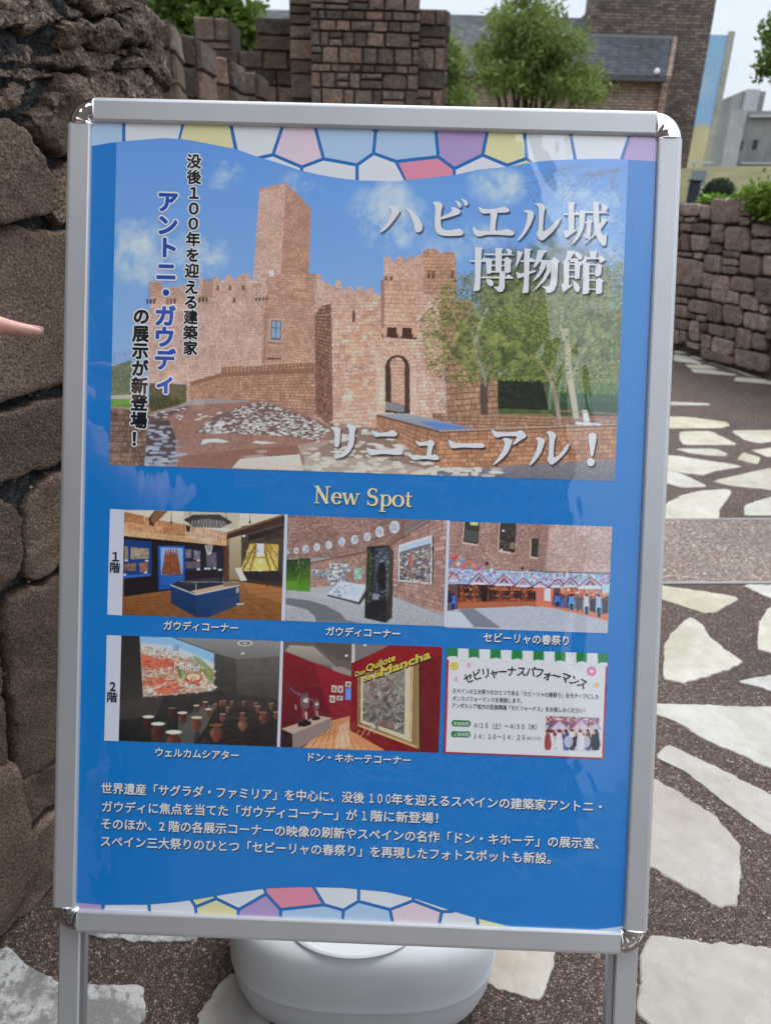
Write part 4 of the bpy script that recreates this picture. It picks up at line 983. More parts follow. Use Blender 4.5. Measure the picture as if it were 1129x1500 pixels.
# ---- picture painter: flat print, evaluated on a fine grid of vertices
class Pic:
    def __init__(s, quad, step, off=(0, 0), sc=1.0, ss=2, seed=1):
        q = np.array(P2(quad)); s.u0, s.u1 = (q[0, 0] + q[3, 0]) / 2, (q[1, 0] + q[2, 0]) / 2; s.v0, s.v1 = (q[0, 1] + q[1, 1]) / 2, (q[2, 1] + q[3, 1]) / 2
        s.nu, s.nv = int((s.u1 - s.u0) / step), int((s.v1 - s.v0) / step); s.ss = ss; s.w, s.h = s.nu * ss, s.nv * ss
        s.im = np.zeros((s.h, s.w, 3)); s.off, s.sc = off, sc; s.r = np.random.RandomState(seed); s.k = s.w / (s.u1 - s.u0)
    def at(s, x, y, sc=None):
        off, k = (s.off, s.sc)
        u, v = puv(off[0] + x / k, off[1] + y / k); return (u - s.u0) / (s.u1 - s.u0) * s.w, (v - s.v0) / (s.v1 - s.v0) * s.h
    def pts(s, p): return np.array([s.at(*q) for q in p])
    def mask(s, P):
        x0, y0 = np.floor(P.min(0)).astype(int); x1, y1 = np.ceil(P.max(0)).astype(int) + 1
        x0, y0, x1, y1 = max(0, x0), max(0, y0), min(s.w, x1), min(s.h, y1)
        if x1 <= x0 or y1 <= y0: return None
        X, Y = np.meshgrid(np.arange(x0, x1) + .5, np.arange(y0, y1) + .5); m = np.zeros(X.shape, bool); n = len(P)
        for i in range(n):
            xa, ya = P[i]; xb, yb = P[(i + 1) % n]
            if ya == yb: continue
            c = ((ya > Y) != (yb > Y)) & (X < (xb - xa) * (Y - ya) / (yb - ya) + xa); m ^= c
        return (slice(y0, y1), slice(x0, x1)), m, X, Y
    def poly(s, p, c, a=1.0, c2=None, amp=0.0, cell=6, grad='y'):
        r = s.mask(s.pts(p))
        if r is None: return
        sl, m, X, Y = r; col = np.array(c, float) * np.ones(X.shape + (1,))
        if c2 is not None:
            t = ((Y - Y.min()) / max(1, np.ptp(Y))) if grad == 'y' else ((X - X.min()) / max(1, np.ptp(X))); col = np.array(c, float) + (np.array(c2, float) - np.array(c, float)) * t[..., None]
        if amp: col = col * (1 + amp * (s.noise(X.shape, cell)[..., None] * 2 - 1))
        A = (m * a)[..., None]; s.im[sl] = s.im[sl] * (1 - A) + col * A
    def noise(s, shape, cell, oct=2):
        out = 0; amp = 1; tot = 0
        for o in range(oct):
            c = max(1.5, cell / 2 ** o); gh, gw = int(shape[0] / c) + 3, int(shape[1] / c) + 3; g = s.r.rand(gh, gw)
            y = np.arange(shape[0]) / c; x = np.arange(shape[1]) / c; yi, xi = y.astype(int), x.astype(int); fy, fx = (y - yi)[:, None], (x - xi)[None]
            fy, fx = fy * fy * (3 - 2 * fy), fx * fx * (3 - 2 * fx)
            v = g[yi][:, xi] * (1 - fy) * (1 - fx) + g[yi + 1][:, xi] * fy * (1 - fx) + g[yi][:, xi + 1] * (1 - fy) * fx + g[yi + 1][:, xi + 1] * fy * fx
            out = out + v * amp; tot += amp; amp *= .55
        return out / tot
    def brick(s, quad, rows, cols, c1, c2, mort, clip=None, line=.13, amp=.12, lv=.06):
        """bricks in perspective on the quad TL TR BR BL, limited to the clip polygon"""
        Pq = s.pts(quad); r = s.mask(s.pts(clip) if clip else Pq)
        if r is None: return
        sl, m, X, Y = r; src = [(0, 0), (1, 0), (1, 1), (0, 1)]; Am = []
        for (x, y), (U_, V_) in zip(Pq, src): Am.append([x, y, 1, 0, 0, 0, -U_ * x, -U_ * y, -U_]); Am.append([0, 0, 0, x, y, 1, -V_ * x, -V_ * y, -V_])
        H = np.linalg.svd(np.array(Am))[2][-1].reshape(3, 3); D = H[2, 0] * X + H[2, 1] * Y + H[2, 2]; U_ = (H[0, 0] * X + H[0, 1] * Y + H[0, 2]) / D; V_ = (H[1, 0] * X + H[1, 1] * Y + H[1, 2]) / D
        V_ = V_ + lv / rows * (s.noise(X.shape, 14) - .5) * 4
        R = V_ * rows; ri = np.floor(R).astype(int); off = (np.sin(ri * 12.9898) * 43758.5453) % 1; wv = .7 + .7 * ((np.sin(ri * 78.233) * 9631.7) % 1)
        Cc = U_ * cols * wv + off; ci = np.floor(Cc).astype(int); t = (np.sin(ri * 127.1 + ci * 311.7) * 43758.5453) % 1
        col = np.array(c1, float) + (np.array(c2, float) - np.array(c1, float)) * t[..., None]; col = col * (1 + amp * (s.noise(X.shape, 3)[..., None] * 2 - 1)) * (1 + .1 * (s.noise(X.shape, 30)[..., None] * 2 - 1))
        fr, fc = R - ri, Cc - ci; e = (fr < line) | (fc < line * .55); col[e] = col[e] * .25 + np.array(mort, float) * .75
        A = m[..., None].astype(float); s.im[sl] = s.im[sl] * (1 - A) + col * A
    def line(s, p, w, c, a=1.0):
        P = s.pts(p); w = w * s.k * .0007 / 2 * 1.0
        for A, B in zip(P[:-1], P[1:]):
            d = B - A; L_ = np.linalg.norm(d)
            if L_ < 1e-6: continue
            n = np.array([-d[1], d[0]]) / L_ * w; s._pp([A + n, B + n, B - n, A - n], c, a)
    def _pp(s, P, c, a=1.0):
        r = s.mask(np.array(P))
        if r is None: return
        sl, m, X, Y = r; A = (m * a)[..., None]; s.im[sl] = s.im[sl] * (1 - A) + np.array(c, float) * A
    def ell(s, x, y, rx, ry, c, a=1.0, rot=0.0):
        t = np.linspace(0, 2 * np.pi, 22)[:-1]; s.poly([(x + rx * math.cos(q) * math.cos(rot) - ry * math.sin(q) * math.sin(rot), y + rx * math.cos(q) * math.sin(rot) + ry * math.sin(q) * math.cos(rot)) for q in t], c, a)
    def dots(s, region, n, sz, pal, a=(.6, 1.0), shape=1.0):
        P = s.pts(region); r = s.mask(P)
        if r is None: return
        sl, m, X, Y = r; ys, xs_ = np.nonzero(m)
        if len(ys) == 0: return
        idx = s.r.randint(0, len(ys), n); y0, x0 = sl[0].start, sl[1].start
        for q in idx:
            y, x = ys[q] + y0, xs_[q] + x0; k = s.r.uniform(*sz); c = np.array(pal[s.r.randint(len(pal))], float) * s.r.uniform(.85, 1.15); al = s.r.uniform(*a)
            hx, hy = max(1, int(k * s.r.uniform(.7, 1.3) * shape)), max(1, int(k * s.r.uniform(.6, 1.1)))
            v = s.im[y:y + hy, x:x + hx]; v *= (1 - al); v += c * al
    def cloud(s, region, cell, thr, c, a, soft=.25):
        P = s.pts(region); r = s.mask(P)
        if r is None: return
        sl, m, X, Y = r; cx, cy = P.mean(0); rx, ry = np.ptp(P, axis=0) / 2
        f = np.clip(1 - ((X - cx) / rx) ** 2 - ((Y - cy) / ry) ** 2, 0, 1); n = s.noise(X.shape, cell, 5)
        A = (np.clip((n * (.35 + .65 * f) - thr) / soft, 0, 1) * (f > 0) * a)[..., None]; s.im[sl] = s.im[sl] * (1 - A) + np.array(c, float) * A
    def tone(s, k=1.0, g=1.0): s.im = 255 * (np.clip(s.im, 0, 255) / 255) ** g * k
    def build(s, name, lv, wave=None, label=None):
        im = np.clip(s.im, 0, 255).reshape(s.nv, s.ss, s.nu, s.ss, 3); im = lin(im).mean((1, 3)) * PK
        u = s.u0 + (np.arange(s.nu) + .5) / s.nu * (s.u1 - s.u0); v = s.v0 + (np.arange(s.nv) + .5) / s.nv * (s.v1 - s.v0); u[0], u[-1], v[0], v[-1] = s.u0, s.u1, s.v0, s.v1
        keep_ = None
        if wave is not None:
            wu = np.array(P2(wave)); lim = np.interp(u, wu[:, 0], wu[:, 1]); VV = np.maximum(v[:, None], lim[None, :]); 
        else: VV = np.repeat(v[:, None], s.nu, 1)
        UU = np.repeat(u[None], s.nv, 0)
        pts = SO + UU[..., None] * SX + VV[..., None] * SY - SN * (PH + LAYER * lv); base = wloc(poster)
        if wave is not None:   # colour of the clamped top row follows the real position
            ri = np.clip(((VV - s.v0) / (s.v1 - s.v0) * s.nv).astype(int), 0, s.nv - 1); im = im[ri, np.repeat(np.arange(s.nu)[None], s.nv, 0)]
        idx = np.arange(s.nv * s.nu).reshape(s.nv, s.nu); q = np.stack([idx[1:, :-1], idx[1:, 1:], idx[:-1, 1:], idx[:-1, :-1]], -1).reshape(-1, 4)
        if wave is not None:
            h = (VV[1:, :-1] - VV[:-1, :-1] > 1e-7) & (VV[1:, 1:] - VV[:-1, 1:] > 1e-7); q = q[h.ravel()]
        me = bpy.data.meshes.new(name); n = s.nv * s.nu; me.vertices.add(n); me.vertices.foreach_set('co', (pts.reshape(-1, 3) - base).astype(np.float32).ravel())
        me.loops.add(q.size); me.loops.foreach_set('vertex_index', q.astype(np.int32).ravel()); me.polygons.add(len(q)); me.polygons.foreach_set('loop_start', np.arange(0, q.size, 4, dtype=np.int32))
        me.update(calc_edges=True); a_ = me.color_attributes.new('Col', 'FLOAT_COLOR', 'POINT'); c = np.ones((n, 4), np.float32); c[:, :3] = np.minimum(im.reshape(-1, 3), .9); a_.data.foreach_set('color', c.ravel())
        me.materials.append(m_col); o = bpy.data.objects.new(name, me); COL.objects.link(o); o.parent = poster
        if label: o['label'] = label
        return o
FOL = [(96, 112, 58), (128, 132, 70), (150, 128, 62), (78, 98, 50), (176, 168, 100), (60, 76, 42)]
DRK = [(28, 38, 24), (40, 54, 30), (20, 26, 20), (54, 66, 38)]

# main picture -----------------------------------------------------------
def main_picture():
    p = Pic([(171, 205), (920, 207), (900, 704.5), (162, 681)], .00082, (0, 0), 1.0, 2, 3)
    Zl, Zr = (150, 450, 2.971), (530, 450, 2.8225)
    def zl(q): return [(150 + x / 2.971, 450 + y / 2.971) for x, y in q]
    def zt(q): return [(150 + x / 2.971, 220 + y / 2.971) for x, y in q]
    def zr(q): return [(530 + x / 2.8225, 450 + y / 2.8225) for x, y in q]
    def zu(q): return [(530 + x / 2.8225, 220 + y / 2.8225) for x, y in q]
    p.poly([(150, 190), (940, 190), (940, 720), (150, 720)], (84, 134, 208), 1, (150, 178, 222))
    for reg, th, a in [([(295,228),(372,232),(365,275),(300,270)],.30,.85),([(150,315),(262,310),(262,425),(150,420)],.22,.95),([(240,330),(345,340),(340,420),(240,410)],.26,.9),([(300,240),(345,240),(345,300),(300,300)],.38,.6),
        ([(380,232),(490,235),(480,330),(390,300)],.40,.6),([(500,255),(640,258),(640,380),(500,370)],.24,.85),([(540,250),(620,250),(600,350),(540,340)],.24,.8),([(680,240),(780,238),(780,310),(680,305)],.20,.9),
        ([(640,320),(760,320),(760,380),(640,380)],.3,.7),([(780,240),(925,240),(925,420),(780,420)],.22,.75),([(560,330),(700,330),(700,400),(560,400)],.26,.6)]:
        p.cloud(reg, 40, th, (186, 196, 224), a * .78, .42); p.cloud(reg, 15, th + .06, (204, 210, 228), a * .45, .35)
    c1, c2, mo = (182, 144, 126), (208, 172, 154), (140, 106, 92)
    s1, s2, smo = (160, 118, 98), (184, 142, 120), (124, 90, 74)
    # tower
    L_ = zt([(685,172),(800,146),(776,575),(657,555)]); R_ = zt([(800,146),(908,256),(900,560),(776,575)])
    p.brick(L_, 62, 9, c1, c2, (150, 114, 96), None, .22); p.brick(R_, 62, 10, s1, s2, (130, 92, 74), None, .22)
    for i, (x, y) in enumerate([(692,168),(716,163),(740,158),(765,153),(800,146)]): p.poly(zt([(x-9,y+14),(x-9,y-2),(x+9,y-5),(x+9,y+14)]), (176,134,114))
    for i, (x, y) in enumerate([(822,170),(840,186),(857,204),(873,222),(888,240),(902,256)]): p.poly(zt([(x-6,y+14),(x-6,y-8),(x+6,y-2),(x+6,y+18)]), (166,122,98))
    p.line([(404, 246), (404, 272)], 1.0, (120, 130, 150))
    # keep body
    body = [(219,413),(237,413),(239,421),(262,421),(263,417),(273,417),(274,424),(291,424),(292,408),(300,408),(301,413),(311,413),(312,405),(320,405),(321,411),(330,411),(331,403),(339,403),(340,409),(349,409),(350,402),(366,402),(367,409),(380,409),(381,402),(392,402),
            (393,408),(410,408),(411,402),(425,402),(426,407),(444,407),(445,402),(454,402),(455,407),(461,407),(462,401),(470,401),(471,412),(479,413),(480,418),(491,419),(492,411),(500,411),(501,424),(507,424),(508,420),(516,420),(517,428),(523,428),(524,420),(532,420),(533,428),(537,428),(538,422),(547,422),(548,430),(562,432),(562,640),(480,628),(379,590),(275,588),(272,562),(219,562),(212,500),(222,440)]
    p.brick([(212,400),(392,400),(385,600),(212,600)], 56, 40, c1, c2, (150,118,102), body, .2, .15, .12)
    p.brick([(388,395),(465,400),(460,560),(383,545)], 38, 14, (168,128,106),(194,152,128),(138,102,84), [(393,402),(410,402),(444,402),(462,401),(466,440),(461,560),(383,545),(387,420)], .2)
    p.brick([(462,400),(565,425),(565,640),(458,600)], 56, 22, c1, c2, (140,106,88), [(462,401),(471,412),(501,424),(562,432),(562,640),(480,628),(461,600)], .2)
    p.poly(zt([(205,575),(262,580),(258,640),(200,640)]), (150,108,86), .45); p.poly(zt([(440,560),(488,560),(480,640),(430,640)]), (140,98,78), .4)
    for x, y in [(503,600),(556,600),(615,600),(575,655),(285,660)]: p.poly(zt([(x-5,y-12),(x+6,y-12),(x+6,y+10),(x-5,y+12)]), (104,72,60), .9)
    for cx_, cy_, n in [(215,662,3),(442,655,3),(688,648,4),(318,662,2)]:
        for i in range(n): p.poly(zt([(cx_+i*15-22,cy_-14),(cx_+i*15-12,cy_-14),(cx_+i*15-12,cy_+4),(cx_+i*15-18,cy_+12),(cx_+i*15-22,cy_+4)]), (84,56,46))
    p.poly(zt([(655,600),(718,600),(716,640),(655,636)]), (190,150,128), .8); p.brick([(371,415),(392,415),(391,436),(371,436)], 7, 3, c1, c2, (120,84,68), None, .2)
    p.line(zt([(728,538),(746,536)]), 8, (232,230,228)); 
    p.line([(391,432),(387,545)], 1.4, (128,92,76), .8); p.line([(431,425),(462,428)], 1.0, (128,92,76), .7); p.line([(462,402),(466,440)], 1.2, (120,86,70), .6)
    p.poly(zt([(720,610),(905,650),(900,665),(720,625)]), (140,100,80), .35)
    # window
    p.poly([(395,466),(414.5,467),(413,502),(394,501)], (190,154,134)); p.poly([(397.5,469),(412.5,470),(411.5,499),(396.5,498)], (88,92,104)); p.poly([(399,471),(404,471),(403.5,495),(398.5,495)], (136,156,178)); p.poly([(405.5,471),(410.5,472),(410,496),(405,495)], (136,156,178))
    p.line([(397.5,480),(412,481)], 1.2, (84,76,76)); p.line([(394,502),(413,503)], 2, (120,84,68)); p.line([(392,525.5),(412,526)], 3, (110,78,64))
    # ramp wall
    ramp = zl([(385,325),(520,290),(520,255),(612,255),(613,262),(925,235),(1000,250),(1000,520),(930,475),(850,460),(680,405),(370,400)])
    p.brick(zl([(380,290),(930,235),(930,475),(370,420)]), 17, 40, (160,118,94),(190,146,120),(112,78,62), ramp, .24)
    p.poly(zl([(385,325),(520,287),(925,265),(925,288),(520,302),(385,345)]), (126,86,66), .75)
    for i in range(26): p.line(zl([(522+i*15.6,258-i*.9 if i>6 else 255),(522+i*15.6,290-i*1.2)]), 1.2, (96,64,50), .8)
    p.poly(zl([(520,255),(925,235),(925,240),(520,260)]), (206,162,134), .8)
    # gate turret upper part
    ub = zu([(90,440),(104,437),(105,446),(122,444),(123,462),(140,461),(141,446),(152,444),(153,440),(174,443),(176,462),(184,462),(186,442),(206,440),(208,450),(218,452),(220,436),(246,434),(248,420),(262,416),(264,424),(276,426),(278,410),(296,408),(300,426),(318,432),(322,424),(340,424),(344,436),(356,436),(360,420),(376,420),(386,432),(392,640),(340,900),(90,640)])
    p.brick([(562,366),(620,366),(625,520),(560,520)], 40, 12, (180,140,120),(210,170,148),(146,108,92), ub, .18)
    p.brick([(618,366),(668,366),(672,520),(622,520)], 30, 8, (166,122,98),(194,148,122),(126,88,70), [(620,368),(628,365),(638,365),(644,372),(652,370),(662,369),(667,374),(672,520),(622,520)], .2)
    for x, y in [(98,545),(120,545),(275,520),(293,520),(372,520)]: p.poly(zu([(x-7,y-22),(x+8,y-22),(x+6,y+8),(x-5,y+12)]), (80,50,38)); p.poly(zu([(x-5,y-24),(x+2,y-24),(x+1,y-4),(x-4,y-2)]), (150,106,82))
    # gate front
    side = [(461,462),(472,448),(484,446),(487,628),(463,606)]
    p.brick([(461,450),(486,446),(487,630),(463,600)], 34, 4, (120,84,68),(156,116,94),(66,44,36), side, .3)
    fr_ = [(484,446),(488,436),(504,435),(505,441),(512,441),(513,436),(530,436),(531,441),(541,441),(542,436),(557,437),(558,444),(562,432),(640,432),(648,520),(655,618),(600,612),(560,628),(487,628)]
    p.brick([(484,436),(640,436),(655,622),(486,630)], 36, 19, (190,148,126),(218,182,160),(150,108,90), fr_, .16, .16, .12)
    p.dots([(488,445),(550,445),(552,625),(490,625)], 260, (6, 14), [(206,150,112),(222,190,172),(176,126,100),(198,146,120)], (.25, .55), 1.4)
    p.line([(485,446),(487,628)], 1.4, (110,74,58), .8); p.poly([(516,455),(520,455),(520,472),(516,472)], (96,64,52))
    p.dots([(506,532),(546,530),(546,545),(506,547)], 60, (2, 4), [(90,84,84),(110,100,96)], (.5, .8))
    # box machicolation
    p.brick(zr([(78,-110),(228,-108),(226,98),(80,90)]), 11, 8, (188,144,120),(212,168,144),(146,102,82), None, .16)
    p.poly(zr([(78,-110),(92,-110),(94,90),(80,90)]), (112,74,58), .55)
    p.poly(zr([(82,82),(228,88),(226,135),(100,125),(82,125)]), (66,42,34)); 
    for x in (92, 155, 217): p.poly(zr([(x-11,84),(x+12,84),(x+12,112),(x+4,126),(x-8,126),(x-11,110)]), (196,150,124)); p.poly(zr([(x-11,110),(x-4,112),(x-2,134),(x-8,126)]), (110,72,56))
    # arch
    ar = [(60,440),(60,240),(68,205),(88,178),(118,164),(150,162),(182,172),(208,196),(224,235),(226,262),(224,445)]
    p.brick(zr([(55,160),(230,160),(228,450),(58,445)]), 14, 5, (206,160,136),(226,184,162),(176,130,106), zr(ar), .1)
    for k in range(13):
        an = math.pi + math.pi * k / 12; p.line(zr([(146 + 50 * math.cos(an), 248 + 50 * math.sin(an)), (146 + 84 * math.cos(an), 248 + 84 * math.sin(an))]), 1.0, (156,110,88), .8)
    op = [(97,436),(96,245),(104,222),(122,204),(146,198),(170,202),(188,220),(197,245),(198,442)]
    p.poly(zr(op), (54,38,34)); p.brick(zr([(110,205),(185,205),(178,400),(118,390)]), 15, 4, (184,140,118),(206,164,142),(140,98,80), zr([(118,392),(116,262),(112,238),(124,214),(146,206),(164,212),(178,236),(178,405)]), .18)
    p.poly(zr([(97,392),(97,250),(104,232),(116,236),(120,262),(121,392)]), (62,46,42)); p.poly(zr([(176,438),(176,250),(184,230),(196,248),(198,442)]), (70,48,40)); p.poly(zr([(97,390),(176,405),(176,436),(97,425)]), (126,120,122))
    # courtyard floor
    p.poly([(163,600),(274,585),(380,586),(440,602),(490,628),(560,628),(700,600),(905,600),(902,712),(155,690)], (142,104,88), 1, (150,112,96), .14, 5)
    p.poly(zl([(370,400),(640,405),(640,412),(400,425),(220,470),(215,455)]), (150,140,136), .9)
    cob = [(206,198,190),(184,174,166),(216,210,204)]
    def cobble(reg, n, lo, hi, bg=(96,78,72), pal=cob):
        if bg: p.poly(reg, bg, .7)
        P = np.array(reg); x0, y0 = P.min(0); x1, y1 = P.max(0); rows = int((y1 - y0) / 2.0)
        k = 0
        for _ in range(n):
            x, y = p.r.uniform(x0, x1), p.r.uniform(y0, y1); ins = False; m = len(P)
            for i in range(m):
                xa, ya = P[i]; xb, yb = P[(i + 1) % m]
                if (ya > y) != (yb > y) and x < (xb - xa) * (y - ya) / (yb - ya) + xa: ins = not ins
            if not ins: continue
            d = lo + (hi - lo) * (y - 580) / 110; w_, h_ = d * p.r.uniform(.6, 1.2), d * p.r.uniform(.22, .38); sk = p.r.uniform(-.4, .4) * w_
            p.poly([(x - w_ + sk, y - h_ * .4), (x - w_ * .3, y - h_), (x + w_ * .8, y - h_ * .7), (x + w_, y + h_ * .3), (x + w_ * .2 + sk, y + h_), (x - w_ * .8, y + h_ * .6)], pal[p.r.randint(3)], .95)
    cobble(zl([(480,480),(640,420),(700,412),(850,462),(940,500),(990,530),(940,585),(800,560),(600,550),(400,550)]), 900, 2.2, 4.4)
    cobble(zl([(200,470),(290,450),(380,425),(370,440),(300,470),(210,520),(195,520)]), 60, 3, 5, (80,66,66)); cobble(zl([(320,470),(440,460),(540,440),(530,460),(400,500),(320,490)]), 22, 3, 6, None)
    p.poly(zl([(215,500),(290,490),(320,560),(320,680),(190,690),(195,560)]), (74,60,60), .85); cobble(zl([(190,520),(310,500),(300,550),(360,640),(320,690),(190,690)]), 75, 4, 7.5, None, [(150,158,172),(132,140,156),(168,172,182)])
    for q in [[(430,600),(440,575),(500,572),(552,585),(530,590),(470,588)],[(650,590),(670,582),(765,590),(700,596)],[(600,650),(690,640),(725,650),(640,658)],[(660,625),(715,620),(720,632),(690,637)],[(480,520),(500,505),(540,508),(520,520)]]: p.poly(zl(q), (218,210,204))
    p.poly(zl([(330,650),(600,620),(850,600),(870,640),(600,662),(565,700),(330,690)]), (124,82,68), .55, None, .1, 4)
    p.poly(zl([(850,600),(1000,575),(1000,720),(880,715)]), (172,150,130), .8, None, .1, 4)
    p.poly(zl([(600,660),(862,640),(880,712),(565,700)]), (208,196,182), 1, (196,184,170), .05, 6); p.line(zl([(860,640),(882,715)]), 1.6, (116,96,84))
    cobble([(487,618),(560,628),(640,682),(720,690),(720,704),(450,694),(440,665),(480,650)], 240, 4.5, 9, (128,108,94), [(206,196,180),(186,176,160),(216,208,196)])
    p.poly([(446,668),(560,672),(640,690),(700,692),(640,702),(447,692)], (196,182,164), .55, None, .08, 6)
    p.poly([(640,690),(728,684),(905,672),(905,712),(640,706)], (134,124,122), 1, (104,104,112), .12, 5); 
    for i in range(16): p.line([(720 + i * 12, 702), (790 + i * 9, 676)], 1.0, (84,84,92), .5)
    cobble([(650,688),(740,684),(720,700),(640,703)], 30, 5, 9, None, [(200,190,176),(180,170,156),(210,200,186)])
    # left: shrubs, lawn, hedge, boundary wall
    p.poly(zl([(40,260),(130,230),(135,400),(40,410)]), (92,104,74), .9, None, .3, 4); p.dots(zl([(40,200),(130,180),(130,260),(40,270)]), 420, (1, 3), [(124,122,118),(104,100,96)], (.3, .7)); p.dots(zl([(40,255),(132,240),(132,400),(40,410)]), 900, (1, 4), [(120,128,84),(86,98,62),(134,120,84),(66,78,52)], (.5, .9))
    p.poly(zl([(40,385),(135,380),(135,405),(40,405)]), (168,164,150)); p.poly(zl([(40,400),(200,400),(190,440),(40,440)]), (94,136,54), 1, None, .15, 4)
    hg = zl([(205,330),(300,332),(368,338),(368,410),(330,425),(215,455),(205,430)]); p.poly(hg, (62,62,36), 1, None, .3, 4); p.dots(hg, 900, (1, 4), [(76,84,42),(48,54,30),(110,84,50),(96,100,56)], (.5, .9)); p.line(zl([(215,455),(330,428),(368,412)]), 2, (120,84,66), .9)
    p.brick(zl([(38,440),(205,450),(185,690),(35,690)]), 11, 9, (104,82,66),(138,110,90),(58,44,38), zl([(38,435),(200,445),(195,560),(185,690),(35,690)]), .14, .3); p.line(zl([(40,437),(200,446)]), 3.5, (150,130,112))
    # right: trees
    T1 = [(640,395),(668,385),(690,400),(720,372),(800,372),(860,350),(918,330),(912,600),(728,606),(700,612),(655,605),(625,520),(606,500),(640,470)]
    for rg, th in (([(640,330),(925,330),(925,640),(640,640)], .20), ([(690,350),(925,340),(925,620),(700,620)], .16), ([(660,400),(860,380),(860,640),(640,640)], .2)): p.cloud(rg, 26, th, (84, 92, 50), .6, .3)
    p.poly([(668,500),(690,470),(735,462),(780,470),(915,450),(908,606),(660,606)], (66,82,44), .95, None, .25, 8)
    p.brick([(640,450),(720,455),(732,612),(650,622)], 20, 9, (146,108,84),(178,136,108),(92,64,50), [(645,440),(690,440),(728,560),(730,610),(655,618)], .2)
    p.dots([(640,395),(690,398),(730,560),(725,608),(650,600),(606,500)], 1700, (1, 4), FOL + [(120,104,70)], (.35, .8))
    p.dots([(668,470),(800,430),(812,560),(735,556),(690,555),(672,520)], 3600, (2, 6), [(84,104,50),(104,122,58),(66,84,40),(128,138,72)], (.5, .95))
    p.dots([(690,400),(760,385),(830,380),(914,360),(912,500),(800,480),(690,470)], 5200, (1, 4), [(162,138,72),(134,124,66),(104,106,58),(188,164,104),(84,84,50),(170,168,140)], (.35, .9))
    p.poly(zr([(560,290),(640,296),(735,300),(752,330),(770,425),(560,420)]), (26,34,26), .95, None, .3, 5); p.dots(zr([(560,290),(752,300),(770,425),(560,420)]), 320, (1, 4), DRK, (.3, .8)); p.dots(zr([(560,285),(760,285),(760,305),(560,300)]), 260, (2, 5), FOL[:2], (.6, .9))
    p.poly(zr([(770,320),(1060,310),(1052,450),(790,450)]), (52,84,52), .95, None, .2, 5); p.dots(zr([(770,300),(1062,290),(1060,360),(770,350)]), 1300, (2, 5), [(96,116,58),(120,134,72),(76,96,48)], (.5, .9)); p.poly(zr([(800,395),(1056,392),(1054,445),(800,440)]), (44,66,44), .8, None, .2, 5)
    p.dots([(806,420),(915,380),(910,560),(806,560)], 5200, (1, 5), [(108,122,62),(136,142,76),(84,100,48),(158,156,94),(70,84,42)], (.4, .95))
    p.dots([(668,405),(735,372),(800,376),(740,420),(690,440)], 500, (1, 3), [(86,74,60),(110,96,70),(140,124,80)], (.4, .8))
    for q, w_, c in [([(505,450),(503,330),(512,290)],11,(74,62,52)),([(510,300),(470,180),(455,60),(430,0)],4.5,(150,140,128)),([(505,300),(540,200),(600,120)],4,(120,110,98)),([(500,220),(470,120),(500,40),(520,0)],3,(176,166,150)),([(560,280),(600,262)],3,(150,140,128)),
        ([(885,470),(872,380),(858,300),(850,190),(840,90)],9,(176,164,136)),([(812,455),(800,390),(792,330),(760,260),(700,190)],6,(142,124,98)),([(862,300),(900,200),(960,120)],3.5,(160,150,122)),([(850,180),(820,80),(830,0)],3.5,(168,160,140))]:
        p.line(zr(q), w_, c, .95)
    p.dots([(700,470),(800,450),(800,545),(700,545)], 1100, (2, 5), [(92,112,54),(118,130,66),(72,90,44)], (.5, .95)); p.dots([(806,450),(905,430),(905,560),(806,560)], 1300, (1, 4), [(132,140,76),(108,124,64),(164,160,104)], (.4, .9))
    for rg, n_ in (([(612,470),(660,405),(760,390),(800,430),(806,540),(735,560),(672,565),(625,545)], 4200), ([(800,440),(850,395),(915,390),(910,545),(806,560)], 2600)): p.dots(rg, n_, (2, 6), [(86,106,52),(112,126,62),(64,80,40),(134,140,76),(146,126,70),(50,64,34)], (.45, .95))
    for q, w_, c in [([(510,330),(498,250),(470,180),(455,100)],2.6,(150,140,128)),([(505,300),(530,230),(560,180)],2.2,(132,122,108)),([(868,330),(858,240),(846,130)],3,(170,160,134)),([(545,262),(600,262)],2,(160,150,138))]: p.line(zr(q), w_, c, .75)
    p.dots([(640,420),(760,400),(800,540),(680,555)], 900, (1, 4), [(96,116,58),(126,136,74)], (.4, .9))
    for rg in ([(612,440),(740,420),(740,560),(640,560)], [(690,470),(810,450),(810,560),(690,560)], [(800,430),(915,420),(912,560),(800,560)], [(680,380),(800,370),(800,470),(680,470)]):
        p.cloud(rg, 18, .36, (44, 58, 32), .6, .2); p.cloud(rg, 12, .40, (158, 162, 92), .5, .2)
    p.dots([(640,400),(915,370),(910,556),(700,556),(630,520)], 2600, (1, 3), [(70,86,44),(120,132,72),(150,146,88),(56,70,38)], (.35, .8))
    for _ in range(46):
        x, y = p.r.uniform(800, 925), p.r.uniform(236, 268); q = [(x, y)]; a = p.r.uniform(1.6, 3.2)
        for _k in range(5): a += p.r.uniform(-.4, .4); x += 9 * math.cos(a); y += 7 * abs(math.sin(a)); q.append((x, y))
        p.line(q, .7, (104,104,104), .75); p.dots([(x - 6, y - 12), (x + 8, y - 12), (x + 8, y + 4), (x - 6, y + 4)], 16, (1, 3), [(96,96,90),(120,116,104)], (.5, .9))
    p.dots([(870,250),(918,240),(914,350),(885,330),(890,290)], 300, (1, 3), [(104,104,98),(84,86,80)], (.4, .8))
    # low walls of the bridge
    p.poly(zr([(290,440),(640,448),(1055,468),(1052,500),(560,470),(300,462)]), (150,130,112), .9, None, .15, 4)
    p.brick(zr([(290,436),(1055,455),(1052,505),(300,495)]), 4, 40, (140,104,80),(172,132,104),(84,60,48), zr([(288,438),(460,446),(700,452),(1052,474),(1052,500),(640,498),(480,500),(340,482),(292,462)]), .22)
